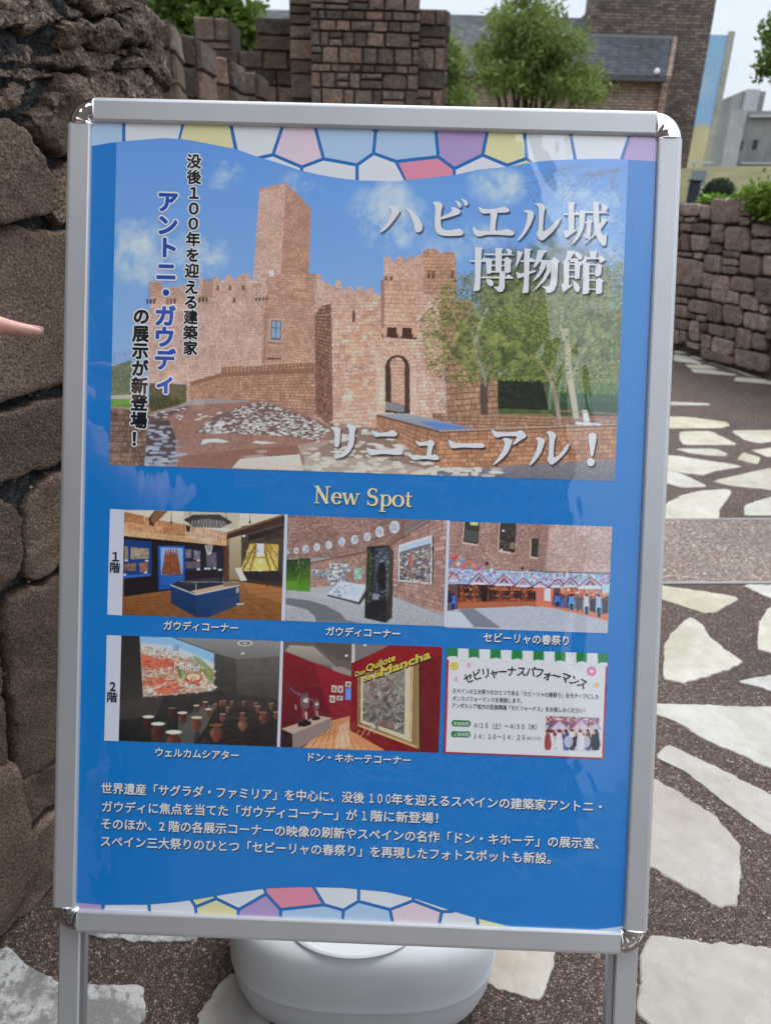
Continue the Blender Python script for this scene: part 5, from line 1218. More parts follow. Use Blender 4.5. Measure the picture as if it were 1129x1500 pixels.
    p.poly(zr([(150,438),(300,462),(490,512),(320,518),(60,448)]), (150,152,156), 1, (120,126,140)); p.poly(zr([(236,472),(330,476),(480,508),(330,514)]), (84,122,178), .85)
    p.brick(zr([(60,445),(320,514),(320,662),(60,502)]), 6, 14, (150,104,76),(186,136,104),(88,58,44), None, .15)
    p.brick(zr([(320,514),(1052,486),(1040,640),(320,662)]), 8, 26, (152,106,76),(190,138,104),(84,56,42), zr([(320,514),(760,500),(1052,486),(1040,628),(800,640),(560,655),(320,664)]), .13)
    p.line(zr([(60,447),(320,516)]), 3, (96,70,58)); p.line(zr([(320,516),(1052,488)]), 4, (110,84,70)); p.line(zr([(320,512),(1052,484)]), 1.4, (190,160,140))
    p.poly(zr([(908,425),(932,428),(940,476),(915,474)]), (200,200,196)); p.poly(zr([(880,474),(985,480),(985,490),(880,486)]), (206,204,200)); p.line(zr([(800,428),(1052,442)]), 1.5, (150,110,80))
    p.dots([(668,400),(914,360),(910,560),(700,560),(620,500)], 2600, (1, 3), [(60,66,36),(196,184,120),(150,150,90),(50,52,34)], (.3, .7))
    p.tone(1.08, .94)
    return p.build('castle_picture', 4, top_wave)
main_picture()
def pic1():
    p = Pic([(183,746.5),(417.4,753.5),(412,908.5),(179.8,901)], .00075, (150, 740), 4.1815, 2, 5); P = p.poly
    P([(120,20),(1130,20),(1130,720),(120,720)], (120,78,38))
    P([(130,30),(1120,40),(1120,130),(760,170),(130,60)], (206,196,172)); P([(500,30),(850,40),(830,150),(500,110)], (190,178,152))
    wall = [(135,40),(290,72),(320,88),(520,118),(760,165),(765,250),(520,225),(135,190)]
    P(wall, (176,120,78), 1, (206,160,112), .12, 10); p.brick([(135,40),(760,165),(765,250),(135,190)], 5, 13, (170,112,70),(214,164,116),(120,74,44), wall, .1, .1, .5)
    P([(135,150),(765,215),(765,250),(135,190)], (222,190,146), .45)
    P([(285,95),(400,35),(320,35),(285,80)], (84,58,40)); P([(285,78),(325,95),(320,130),(290,122)], (70,46,34)); P([(320,45),(405,35),(320,118),(300,90)], (124,88,58))
    P([(135,188),(765,250),(770,470),(420,520),(135,560)], (34,26,28))
    P([(140,210),(305,225),(305,420),(135,445)], (28,58,116)); P([(135,430),(300,418),(300,432),(135,448)], (50,96,170))
    for q, c in [([(178,258),(288,266),(288,326),(176,330)],(150,134,112)),([(140,250),(160,252),(160,340),(140,345)],(140,124,104)),([(230,352),(282,352),(280,408),(232,412)],(146,98,74)),([(138,360),(210,352),(208,400),(138,402)],(120,94,76)),([(512,270),(548,272),(546,322),(512,324)],(150,128,104)),([(562,276),(602,280),(600,332),(562,334)],(156,136,112)),([(512,345),(600,345),(600,385),(512,385)],(134,98,74)),([(640,290),(700,290),(700,380),(640,380)],(150,124,110))]:
        P(q, c, 1, None, .35, 4)
    P([(505,262),(606,272),(606,400),(508,405)], (30,60,122), .35); P([(630,270),(735,280),(735,400),(630,400)], (28,46,84), .45)
    for x, y in [(150,338),(275,340),(268,412),(590,338),(590,392),(655,388),(690,385),(636,388),(140,425),(722,395)]: P([(x-9,y-6),(x+9,y-6),(x+9,y+6),(x-9,y+6)], (196,196,192))
    P([(345,248),(505,252),(506,500),(348,520)], (34,92,170), 1, (28,76,150)); P([(360,258),(495,262),(495,420),(362,428)], (130,166,206))
    fac = [(365,425),(372,370),(384,312),(392,262),(400,300),(408,258),(414,300),(424,250),(432,300),(440,250),(447,300),(456,256),(464,312),(474,350),(488,425)]
    P(fac, (156,84,52), 1, (120,66,44), .3, 5); p.dots(fac, 160, (2, 6), [(96,48,34),(188,116,76),(140,72,46)], (.3, .7), .6)
    for x in (385, 404, 424, 444, 466): p.line([(x, 300), (x - 4, 424)], 1.0, (84, 42, 30), .6)
    for y in (436, 450, 464, 478): p.line([(360, y + 4), (495, y)], .7, (120,160,210), .5)
    P([(745,250),(778,240),(778,480),(742,480)], (88,52,40), 1, None, .2, 5); P([(778,165),(852,150),(852,480),(778,460)], (184,172,140), 1, (140,118,84))
    P([(852,130),(1120,80),(1118,560),(852,470)], (82,72,60), 1, (48,38,32)); P([(760,180),(1115,62),(1115,110),(765,208)], (62,42,34)); P([(765,165),(1110,55),(1110,66),(765,180)], (120,88,62)); P([(895,185),(1115,120),(1115,160),(895,218)], (46,34,32)); P([(990,190),(1115,150),(1115,200),(1000,215)], (58,46,38))
    P([(932,234),(1080,240),(1075,400),(858,404),(850,390),(905,236)], (196,160,74), 1, (214,184,104), .2, 6)
    for a, b, c in [((940,240),(862,398),(96,82,40)),((905,290),(858,350),(110,96,50)),((1000,240),(1070,395),(120,90,40)),((985,240),(1030,400),(110,84,44)),((950,240),(905,400),(112,88,46)),((1020,240),(1075,310),(150,120,60))]: p.line([a, b], 3.2, c, .75)
    P([(948,234),(992,236),(990,310),(945,312)], (244,238,216)); P([(940,318),(995,318),(1005,402),(930,402)], (232,196,96)); p.ell(967,345,10,14,(250,240,210)); p.ell(965,398,14,6,(250,246,224)); p.line([(930,320),(1005,320)],1.4,(150,110,50)); p.dots([(870,260),(1065,260),(1060,395),(870,395)], 120, (2,5), [(240,214,130),(140,110,60),(250,236,180)], (.3,.8))
    P([(852,404),(1075,404),(1100,440),(1100,470),(852,450)], (40,34,34)); P([(780,455),(1115,470),(1115,560),(780,480)], (62,44,34), .8)
    fl = [(128,565),(420,520),(780,458),(1100,505),(1098,702),(125,672)]
    P(fl, (150,96,50), 1, (124,76,38), .1, 14); P([(860,470),(1100,500),(1098,600),(900,540)], (176,118,66), .5)
    for i in range(13): p.line([(128+i*50,560-i*6),(170+i*80,700)], .8, (92,54,26), .6)
    for i in range(7): p.line([(128,580+i*17),(1100,500+i*34)], .8, (92,54,26), .5)
    P([(500,88),(560,58),(720,56),(800,105),(730,140),(560,135)], (66,58,54)); P([(500,88),(560,100),(620,120),(560,135)], (44,36,34))
    for i in range(26): x = 512 + i * 10; p.line([(x, 82 + abs(i - 13) * 1.5), (x, 225 - abs(i - 13) * 2)], .8, (222,216,206), .7)
    for i in range(9): x = 634 + i * 5; p.line([(x, 240), (655 + (x - 655) * .5, 300)], .8, (206,200,190), .7)
    p.line([(632,245),(645,292),(655,302),(668,290),(676,245)], 1.2, (220,214,204), .8); P([(512,120),(540,130),(538,165),(518,160)], (50,38,34))
    for x in (425, 540, 762, 905): p.line([(x, 35), (x, 100)], .8, (60,52,46)); P([(x-8,98),(x+8,98),(x+6,112),(x-6,112)], (70,62,56))
    for x, y in [(855,70),(885,66),(490,52),(470,60),(868,188)]: p.ell(x, y, 10, 6, (255,250,236))
    P([(420,490),(470,462),(700,440),(846,486),(575,545)], (40,42,52)); P([(545,525),(780,478),(838,488),(580,545)], (190,160,124)); P([(475,470),(700,445),(740,455),(530,490)], (62,54,50)); P([(742,470),(840,470),(842,490),(745,500)], (134,112,84))
    P([(420,488),(575,548),(575,685),(422,600)], (28,56,96), 1, (20,44,80)); P([(575,548),(846,490),(842,610),(650,686),(575,685)], (34,64,106), 1, (26,52,90))
    p.line([(420,488),(575,548),(846,490)], 1.4, (196,200,206)); p.line([(475,465),(575,470),(840,470)], .9, (150,160,170), .8); p.line([(575,468),(575,546)], .9, (190,196,200), .8); p.line([(740,440),(742,495)], .8, (150,160,170), .7)
    P([(812,385),(848,382),(886,460),(850,464)], (206,202,190)); p.line([(870,460),(868,600)], .8, (110,90,70)); P([(822,505),(838,503),(838,535),(822,537)], (170,150,120)); P([(820,600),(870,600),(870,606),(830,612)], (200,190,176))
    p.line([(1015,430),(1012,500)], 1.2, (50,44,42)); p.line([(1060,430),(1085,510)], 1, (50,44,42)); p.tone(1.05, .97)
    p.build('gallery_picture', 4)
def pic2():
    p = Pic([(422,755),(654,762),(649,917),(417.7,909)], .00075, (410, 740), 4.516, 2, 6); P = p.poly
    P([(30,50),(1120,50),(1120,830),(30,830)], (150,150,152))
    p.brick([(55,60),(820,80),(820,330),(48,355)], 24, 34, (134,100,88),(172,138,124),(98,74,66), None, .2); p.brick([(740,250),(1100,90),(1085,730),(745,600)], 20, 9, (148,112,100),(184,148,134),(98,72,64), [(740,262),(1000,100),(1105,100),(1085,728),(745,610)], .13)
    p.brick([(200,380),(580,300),(580,520),(200,540)], 15, 22, (148,112,100),(184,150,136),(104,80,70), [(200,385),(420,345),(580,315),(580,525),(200,545)], .2)
    P([(820,90),(1000,98),(740,262),(740,300),(590,310),(200,385),(205,375),(560,300),(730,245)], (120,84,74), .5); p.line([(995,100),(742,258)], 1.3, (86,58,52)); p.line([(860,95),(640,215),(560,245)], 1.1, (80,56,50), .8); p.line([(200,382),(570,312)], 2, (104,70,62), .7)
    for i in range(14): p.line([(790+i*14, 95), (770+i*10, 230-i*8)], .8, (106,78,70), .7)
    for x, y, r in [(50,312,14),(110,300,20),(172,290,24),(246,278,24),(325,263,25),(410,243,26),(495,228,28),(578,210,27),(660,177,32),(758,145,38)]:
        p.ell(x+3, y+3, r*.95, r*1.15, (74,58,54), .6); p.ell(x, y, r*.9, r*1.12, (196,198,202)); p.ell(x, y, r*.6, r*.7, (160,162,166), .6)
        p.dots([(x-r*.6,y-r*.6),(x+r*.6,y-r*.6),(x+r*.6,y+r*.6),(x-r*.6,y+r*.6)], 20, (2,5), [(120,124,130),(214,216,220)], (.3,.7))
    P([(40,360),(122,356),(122,560),(42,562)], (30,44,22), 1, (90,140,40)); P([(124,348),(203,350),(200,585),(108,590),(108,560),(122,560)], (44,60,28), 1, (86,150,36)); P([(42,500),(122,500),(122,560),(42,562)], (84,136,36)); p.dots([(60,360),(190,355),(190,470),(60,470)], 90, (2,8), [(24,34,20),(110,120,80),(60,90,40)], (.4,.8), .5)
    P([(55,565),(740,600),(1085,735),(1080,810),(30,780),(35,600)], (168,170,172), 1, (158,160,164), .12, 2); P([(200,542),(560,520),(760,610),(560,660),(205,600)], (176,178,182), .7)
    P([(40,612),(190,628),(300,660),(400,712),(440,760),(540,778),(240,768),(232,735),(180,690),(40,655)], (104,106,112), 1, None, .1, 2); p.dots([(40,660),(180,692),(232,768),(36,762)], 500, (1,3), [(196,196,198),(120,120,124)], (.3,.7)); p.dots([(740,620),(1085,745),(1080,810),(740,770)], 700, (1,3), [(190,190,192),(120,120,124)], (.3,.7))
    P([(330,385),(458,388),(458,430),(430,430),(430,512),(318,516),(318,440),(330,430)], (206,208,212)); p.dots([(332,388),(456,390),(430,510),(320,512)], 150, (4,9), [(110,116,124),(150,140,130),(80,86,96),(220,222,226)], (.5,.9)); P([(210,425),(318,432),(318,472),(210,466)], (196,200,206)); p.dots([(210,425),(318,432),(318,470),(210,465)], 60, (3,8), [(96,104,116),(130,126,120)], (.5,.9)); P([(488,418),(540,416),(542,484),(492,486)], (150,176,150)); p.dots([(490,420),(540,418),(540,482),(492,484)], 40, (3,8), [(96,160,190),(120,170,90),(210,214,200)], (.6,1))
    P([(400,502),(568,528),(520,640),(312,588)], (196,202,212)); P([(312,588),(520,640),(568,560),(572,600),(530,658),(318,602)], (62,62,66)); p.dots([(390,510),(480,525),(430,600),(340,585)], 70, (3,9), [(150,160,176),(130,140,150),(214,218,224)], (.4,.8)); P([(470,540),(540,545),(510,600),(440,590)], (176,192,210), .7)
    P([(576,275),(720,265),(752,300),(740,740),(700,778),(560,745)], (26,28,32)); P([(720,265),(752,300),(742,742),(700,778),(705,640)], (74,62,58), 1, (46,44,46)); P([(630,285),(716,275),(712,630),(604,632)], (66,74,86), 1, (40,40,46))
    p.dots([(632,300),(712,290),(710,600),(608,610)], 260, (3,8), [(120,128,140),(30,32,36),(86,92,102),(46,48,54)], (.4,.9)); P([(655,390),(690,372),(704,430),(700,560),(650,560),(640,470)], (24,24,28), .9); P([(612,585),(655,588),(652,625),(610,622)], (128,132,146)); P([(582,285),(615,280),(600,640),(572,640)], (46,58,40)); p.dots([(582,285),(615,280),(600,640),(572,640)], 90, (3,7), [(80,96,60),(24,30,24)], (.4,.8)); P([(700,390),(722,320),(720,600),(702,640)], (150,140,138), .25)
    P([(784,265),(1008,196),(1006,522),(782,500)], (206,206,206)); P([(792,275),(996,212),(994,512),(790,492)], (150,156,166)); P([(792,275),(996,212),(996,262),(792,318)], (176,190,206)); P([(792,310),(996,250),(994,512),(790,492)], (112,110,112), 1, (74,78,88), .2, 5)
    p.dots([(792,320),(996,270),(994,510),(790,490)], 420, (3,8), [(170,160,150),(66,72,86),(190,120,96),(120,116,120),(214,206,196)], (.4,.9)); P([(862,330),(876,325),(880,400),(860,405)], (196,104,84)); p.line([(800,420),(840,440),(800,480)], 2, (54,56,70)); p.line([(1010,200),(1008,524)], 2, (50,44,44)); p.ell(1052,498,34,38,(150,114,104),.6)
    p.tone(1.06, .97); p.build('courtyard_picture', 4)
def pic3():
    p = Pic([(659,763),(895.6,772),(889,928.5),(654,918)], .00075, (645, 740), 4.342, 2, 8); P = p.poly
    P([(30,80),(1110,80),(1110,840),(30,840)], (170,172,176))
    p.brick([(50,95),(690,120),(660,450),(45,430)], 30, 24, (150,116,104),(186,150,136),(100,74,66), None, .2, .15, .5); p.brick([(690,120),(1090,140),(1075,470),(650,450)], 30, 17, (176,146,134),(204,178,166),(140,112,102), None, .2, .15, .3)
    P([(600,115),(692,122),(672,450),(560,440)], (120,84,72), .25)
    for q in [[(150,100),(248,105),(238,255),(138,238)],[(374,108),(482,112),(470,308),(366,290)],[(572,210),(624,212),(616,338),(568,330)]]:
        P(q, (58,58,52), 1, (40,36,36)); P([(x * .96 + sum(a for a, b in q) / 4 * .04, y) for x, y in q], (52,54,48), .6); p.line([q[3], q[2]], 2.5, (206,180,164)); p.line([q[0], q[3]], 2, (190,160,144))
    P([(185,103),(240,106),(236,130),(190,126)], (196,196,120)); P([(150,150),(236,170),(234,240),(145,225)], (84,84,84), .7); p.dots([(378,130),(470,150),(466,300),(370,285)], 60, (3,9), [(90,78,72),(40,36,36),(110,96,84)], (.4,.8)); p.ell(398,162,7,7,(240,240,236)); p.ell(386,284,6,8,(250,248,240)); P([(440,236),(472,240),(468,280),(440,276)], (134,108,90))
    p.ell(295,370,13,12,(30,28,30)); p.ell(519,402,9,10,(30,28,30))
    # stalls
    P([(45,400),(1075,430),(1062,700),(720,640),(45,670)], (96,66,64)); P([(110,490),(600,515),(605,615),(110,625)], (52,30,30), 1, None, .3, 5)
    def roof(x0, x1, yt, yb, c=(176,190,220)):
        xm = (x0 + x1) / 2; P([(x0-12,yb),(xm,yt),(x1+12,yb)], c); P([(x0+12,yb),(xm,yt+14),(x1-12,yb)], (126,92,112)); p.line([(x0-14,yb),(xm,yt-1),(x1+14,yb)], 2.4, (150,84,92)); p.line([(x0+20,yb-8),(x1-20,yb-8)], 1.6, (226,206,214)); p.ell(xm, yb-18, 7, 6, (206,180,196)); p.line([(x0,yb),(x1,yb)], 2.4, (206,196,214))
    P([(50,400),(1075,440),(1072,520),(50,500)], (150,176,220)); p.dots([(50,400),(1075,440),(1072,500),(50,480)], 380, (3,7), [(206,216,240),(96,112,160),(190,84,100),(230,232,246)], (.5,.9))
    for i in range(6): P([(120+i*80,505),(150+i*80,506),(146+i*80,610),(124+i*80,612)], (176,92,50), .55)
    P([(300,520),(600,530),(600,545),(300,540)], (196,110,60), .8); P([(110,590),(600,600),(600,625),(110,640)], (140,70,40), .8); p.dots([(120,510),(600,520),(600,600),(120,610)], 260, (3,8), [(220,140,80),(150,60,50),(90,50,60),(40,24,26)], (.3,.8))
    P([(265,490),(300,495),(296,625),(262,622)], (40,22,26))
    for x0, x1, yt, yb in [(55,110,430,480),(190,300,432,500),(345,460,440,508),(480,570,462,516),(590,670,488,520),(700,790,470,520),(780,870,462,518),(880,1020,458,522),(1035,1120,480,530)]: roof(x0, x1, yt, yb)
    P([(605,520),(720,530),(705,640),(605,620)], (196,110,96)); P([(660,530),(700,530),(698,610),(658,606)], (206,220,236)); P([(760,525),(1062,540),(1060,580),(760,560)], (206,130,100)); p.dots([(760,525),(1062,540),(1060,585),(760,575)], 160, (3,8), [(240,200,170),(190,84,70),(140,60,60)], (.4,.9)); P([(870,515),(1020,520),(1020,535),(870,530)], (186,206,230))
    P([(1025,500),(1075,505),(1070,560),(1025,556)], (170,196,226)); P([(110,615),(600,612),(720,640),(560,640),(300,652),(108,660)], (176,96,62), .9); P([(605,610),(720,640),(1062,690),(1062,735),(720,655),(605,640)], (206,116,80))
    for x in range(735, 1065, 15):
        c = [(44,46,66),(60,62,84),(30,30,40),(96,84,96),(52,80,140)][p.r.randint(5)]; h_ = p.r.uniform(60, 84); y = 575 + (x - 735) * .14 + p.r.uniform(-4, 6); P([(x-6,y),(x+7,y),(x+8,y+h_),(x-7,y+h_)], c); p.ell(x, y-6, 5, 7, (52,34,30))
    for x, y, h_, c in [(78,575,90,(60,110,200)),(925,580,115,(190,186,196)),(1003,580,130,(150,176,220)),(830,580,84,(90,150,220)),(58,560,60,(30,40,80)),(740,575,70,(70,110,180))]:
        P([(x-14,y),(x+14,y),(x+20,y+h_*.6),(x+14,y+h_),(x-14,y+h_),(x-20,y+h_*.6)], c); P([(x-12,y+h_*.55),(x+14,y+h_*.55),(x+12,y+h_),(x-10,y+h_)], (44,42,52)); p.ell(x, y-9, 8, 10, (48,34,34))
    # lanterns
    for x, y, r, c in [(88,328,20,(196,64,72)),(137,348,17,(110,146,176)),(60,362,14,(70,110,190)),(180,364,15,(206,84,80)),(113,374,13,(220,190,190)),(150,385,13,(200,80,80)),(192,398,12,(84,150,130)),(214,380,13,(216,120,110)),(248,388,11,(90,120,180)),(231,405,14,(206,60,80)),(276,400,12,(214,110,100)),(300,410,11,(80,150,120)),(322,412,11,(226,220,220)),(342,427,10,(160,60,100)),(258,415,10,(130,160,180)),(66,428,12,(170,84,90))]: p.ell(x, y, r, r, c); p.ell(x-r*.25, y-r*.3, r*.4, r*.3, (240,210,206), .5)
    for i in range(80): x = 352 + i * 9.2; y = 436 + 10 * math.sin(i * .5) + i * .1; p.ell(x, y + p.r.uniform(-12, 18), 6, 6, [(206,84,84),(226,222,230),(90,130,180),(96,160,130),(216,150,140)][p.r.randint(5)])
    for x in (722, 803, 938, 890): p.ell(x, 448, 9, 12, [(226,222,214),(110,160,140),(206,84,76)][p.r.randint(3)])
    # ground
    P([(45,675),(108,660),(300,652),(560,640),(720,655),(1062,738),(1060,815),(40,775)], (172,176,184), 1, None, .08, 3); P([(110,662),(210,655),(385,780),(210,775),(130,690)], (118,122,132)); P([(45,678),(130,680),(205,772),(42,768)], (190,194,200)); p.dots([(240,650),(700,655),(1060,745),(1058,812),(385,780)], 900, (1,4), [(150,154,162),(192,196,204)], (.3,.7))
    p.line([(120,668),(208,772)], 1, (214,216,220), .6); p.tone(1.06, .97); p.build('festival_picture', 4)
def pic4():
    p = Pic([(178.7,931),(411,938.7),(406,1093),(174.6,1085)], .00075, (150, 920), 4.1815, 2, 9); P = p.poly
    P([(100,40),(1110,40),(1110,740),(100,740)], (40,36,34)); P([(118,45),(232,50),(250,420),(110,435)], (42,38,36), 1, (58,52,46)); P([(430,52),(1090,70),(1090,180),(820,190),(686,150)], (132,130,126), 1, (104,102,98)); P([(820,190),(1090,170),(1085,440),(825,400)], (92,88,80), 1, (62,58,54), .1, 20); P([(686,150),(822,192),(825,400),(684,385)], (70,68,64), 1, (54,50,48), .1, 20)
    P([(108,435),(250,418),(684,382),(830,398),(1085,440),(1072,560),(104,560)], (56,50,46), 1, (40,36,34), .15, 16); P([(104,555),(1075,500),(1070,728),(102,690)], (44,42,38), 1, (30,28,26), .2, 20); P([(470,560),(640,470),(700,470),(640,600),(560,710),(460,704)], (112,112,102), .55); P([(300,600),(400,560),(400,700),(300,700)], (84,80,72), .3)
    p.line([(686,270),(1085,285)], 1, (60,58,54), .5); p.line([(690,345),(1085,350)], 1, (44,42,40), .5); p.line([(735,200),(740,390)], 1, (52,50,48), .5); P([(110,440),(380,410),(330,540),(106,560)], (84,76,68), .4)
    p.ell(875,92,48,17,(188,184,176)); p.ell(875,92,34,11,(90,86,82)); p.ell(875,92,16,6,(180,176,168)); p.ell(860,155,12,7,(190,186,176)); p.dots([(1000,90),(1080,100),(1080,130),(1000,120)], 30, (2,4), [(190,170,140),(90,86,80)], (.3,.7))
    scr = [(232,52),(430,56),(686,150),(680,380),(252,418)]; P(scr, (196,182,164)); P([(232,52),(430,56),(686,150),(686,222),(560,160),(430,110),(236,95)], (138,178,222)); P([(236,90),(430,106),(560,155),(686,215),(686,250),(540,190),(400,140),(238,120)], (190,196,196), .9)
    city = [(238,110),(400,130),(560,185),(684,250),(680,380),(252,416)]; P(city, (186,160,134), .9, None, .25, 8); p.dots(city, 1500, (2,8), [(206,120,84),(222,196,160),(150,96,76),(232,224,212),(120,140,96),(184,90,66),(214,150,110),(140,150,156)], (.4,.95), 1.4)
    for q in [[(240,160),(350,190),(360,230),(242,235)],[(360,180),(450,200),(445,230),(370,225)],[(250,300),(400,300),(470,345),(455,395),(360,400),(255,330)]]: p.dots(q, 160, (4,10), [(200,96,70),(216,128,96),(176,84,62)], (.5,.9), 1.6)
    p.dots([(238,110),(420,130),(560,185),(430,170),(240,150)], 260, (2,5), [(196,206,206),(150,166,170),(222,224,220)], (.5,.9)); 
    for x, h_ in ((443,30),(466,34),(388,14),(455,26),(640,14)): P([(x-4,132-h_),(x+4,132-h_),(x+5,140),(x-5,140)], (96,124,160), .8)
    P([(560,165),(600,180),(684,260),(684,300),(640,250),(560,190)], (110,140,84), .7); P([(462,250),(490,245),(488,310),(470,300)], (84,112,60), .8); p.dots([(440,240),(500,240),(480,300),(620,240),(684,290),(670,350),(640,300)], 180, (3,6), [(96,130,64),(124,150,80)], (.5,.9))
    p.ell(560,306,52,34,(190,92,64)); p.ell(560,300,40,22,(226,206,176)); p.ell(560,302,24,12,(206,160,124)); p.dots([(510,310),(610,310),(600,340),(520,338)], 40, (3,6), [(160,70,50),(216,140,104)], (.5,.9)); p.line([(612,270),(640,330),(600,360)], 2.4, (226,214,196), .8); p.line([(470,345),(560,365),(680,350)], 2.4, (206,200,190), .7); p.line([(260,380),(350,360),(400,330)], 2, (226,222,214), .7)
    p.line([(430,54),(688,150)], 1.6, (60,58,56)); p.line([(250,420),(684,383)], 1.6, (170,160,140), .5)
    def vase(x, y, s, c=(112,64,48), top=True, lid=(206,176,150)):
        d = tuple(v * .6 for v in c)
        P([(x-.22*s,y-.02*s),(x-.18*s,y-.16*s),(x-.42*s,y-.45*s),(x-.50*s,y-.75*s),(x-.40*s,y-1.05*s),(x-.20*s,y-1.22*s),(x-.18*s,y-1.32*s),(x+.18*s,y-1.32*s),(x+.20*s,y-1.22*s),(x+.40*s,y-1.05*s),(x+.50*s,y-.75*s),(x+.42*s,y-.45*s),(x+.18*s,y-.16*s),(x+.22*s,y-.02*s)], c, 1, d, 0, 1, 'x')
        P([(x-.42*s,y-.5*s),(x-.5*s,y-.75*s),(x-.3*s,y-1.1*s),(x-.16*s,y-.7*s)], tuple(v * 1.25 for v in c), .5)
        if top: p.ell(x, y-1.36*s, .56*s, .15*s, tuple(v * .6 for v in lid)); p.ell(x, y-1.39*s, .55*s, .13*s, lid)
    for x, y, s in [(692,500,26),(728,480,24),(750,475,22),(795,478,22),(868,478,22),(940,490,24),(1035,500,28),(770,520,26),(738,575,36),(860,560,30),(955,520,30),(1065,560,34)]: vase(x, y, s, (116,74,60), True, (150,118,98))
    for x, y, s, c, ld in [(632,490,28,(92,54,42),(190,160,134)),(578,520,34,(100,56,42),(206,182,156)),(652,548,38,(110,70,54),(214,196,172)),(428,550,44,(72,40,34),(120,84,66)),(493,592,54,(96,54,42),(222,204,178)),(985,585,50,(124,66,54),(120,84,70)),(862,632,58,(134,86,68),(96,66,52)),(580,632,62,(116,62,46),(214,176,150)),(285,630,64,(66,34,28),(214,200,178)),(343,690,76,(84,44,34),(226,210,186)),(700,700,78,(118,66,50),(110,70,54)),(440,760,90,(104,54,40),(226,208,180))]: vase(x, y, s, c, True, ld)
    P([(570,632),(598,632),(606,704),(560,702)], (34,28,26), .6); p.tone(1.06, .97); p.build('theatre_picture', 4)
def pic5():
    p = Pic([(416,939.5),(648,947),(641.5,1102),(410,1094)], .00075, (405, 925), 4.608, 2, 10); P = p.poly
    P([(20,60),(1130,60),(1130,830),(20,830)], (122,20,30)); P([(50,65),(510,80),(505,300),(250,210),(50,130)], (96,84,78)); P([(90,90),(250,100),(330,170),(420,250),(250,205),(60,130)], (168,158,142), .9, (120,110,100)); P([(250,70),(505,85),(505,200),(420,190),(330,140)], (84,72,68)); P([(370,240),(440,235),(505,265),(505,302),(380,262)], (150,140,128), .8)
    P([(510,82),(530,84),(528,205),(508,210)], (196,188,176)); P([(528,84),(765,92),(560,190),(528,205)], (112,106,106)); p.ell(598,90,9,8,(250,250,246)); p.ell(472,162,9,8,(246,240,226))
    P([(50,130),(250,212),(505,306),(500,570),(370,600),(140,640),(40,640)], (120,22,34), 1, (84,16,26)); P([(250,212),(505,306),(500,570),(380,590)], (150,26,40), .55)
    P([(510,210),(770,92),(1120,104),(1092,815),(735,800),(495,665)], (132,18,28), 1, (112,14,24)); P([(960,200),(1120,150),(1092,815),(970,800)], (84,14,20), .55)
    fl = [(370,600),(495,568),(495,665),(735,802),(170,790)]; P(fl, (186,126,82), 1, (206,146,96)); 
    for i in range(11): p.line([(180+i*50,795),(330+i*18,600+i*1)], 1.2, (128,72,42), .7); p.line([(200+i*46,790-i*10),(250+i*44,765-i*14)], 1.4, (232,180,128), .7); p.line([(260+i*30,700-i*8),(300+i*30,716-i*8)], 1.2, (120,68,40), .7)
    P([(420,640),(490,600),(494,780),(400,785)], (226,206,184), .4); P([(495,668),(735,802),(620,798),(495,730)], (196,128,84), .8)
    P([(36,655),(290,568),(372,582),(108,690)], (176,152,130)); P([(108,690),(372,582),(366,655),(160,780),(110,790)], (132,114,106)); P([(36,655),(108,690),(110,792),(28,780)], (36,24,24))
    for ox, oy, s in ((190,640,1.0),(268,598,.62)):
        q = lambda a: [(ox + x * s, oy + y * s) for x, y in a]
        P(q([(-45,0),(-45,-30),(0,-44),(45,-34),(44,-12),(0,2)]), (26,20,20)); P(q([(-20,-34),(-16,-140),(20,-140),(26,-40),(14,-36),(2,-110),(-6,-34)]), (74,50,50)); P(q([(-26,-130),(-30,-190),(-8,-216),(22,-214),(34,-180),(26,-120)]), (104,84,84)); P(q([(-24,-204),(-70,-226),(-88,-246),(-80,-250),(-60,-236),(-14,-218)]), (96,80,84)); P(q([(-12,-180),(24,-196),(22,-160),(-4,-164)]), (196,184,180)); p.ell(ox + 8 * s, oy - 224 * s, 15 * s, 17 * s, (92,66,60)); p.ell(ox + 8 * s, oy - 236 * s, 18 * s, 8 * s, (54,38,40)); P(q([(-12,-130),(2,-130),(0,-60),(-12,-60)]), (150,60,60)); P(q([(4,-100),(16,-100),(18,-50),(8,-50)]), (196,176,160))
    p.line([(128,490),(134,525)], 2, (150,140,136)); p.line([(100,375),(112,398)], 3, (84,70,76))
    for q in [[(372,362),(408,366),(404,412),(372,408)],[(416,366),(448,368),(446,416),(416,412)],[(360,432),(396,432),(394,480),(360,478)],[(408,432),(446,434),(444,466),(406,464)],[(466,336),(502,338),(500,378),(466,374)]]:
        P(q, (206,196,182)); c = np.mean(q, 0); P([(c[0]+(x-c[0])*.6, c[1]+(y-c[1])*.6) for x, y in q], (110,100,92)); p.line([q[3], q[2]], 1, (70,12,20))
    P([(468,382),(504,384),(502,462),(466,458)], (84,140,206))
    # wide gilt frame around a generic figurative picture
    P([(548,296),(975,180),(965,796),(548,636)], (150,116,72)); P([(560,300),(930,205),(905,745),(556,620)], (96,72,46)); P([(568,306),(912,222),(900,742),(566,612)], (196,180,148)); P([(585,340),(868,250),(862,694),(582,600)], (126,116,104)); P([(975,175),(978,800),(962,798),(958,185)], (60,30,26)); P([(905,235),(950,215),(945,780),(898,750)], (134,104,66)); p.line([(915,230),(905,745)], 1.8, (210,186,130)); p.line([(555,632),(945,778)], 2.4, (196,166,110)); 
    inn = [(585,340),(868,250),(862,694),(582,600)]; P(inn, (142,132,118), 1, (96,90,84), .3, 6)
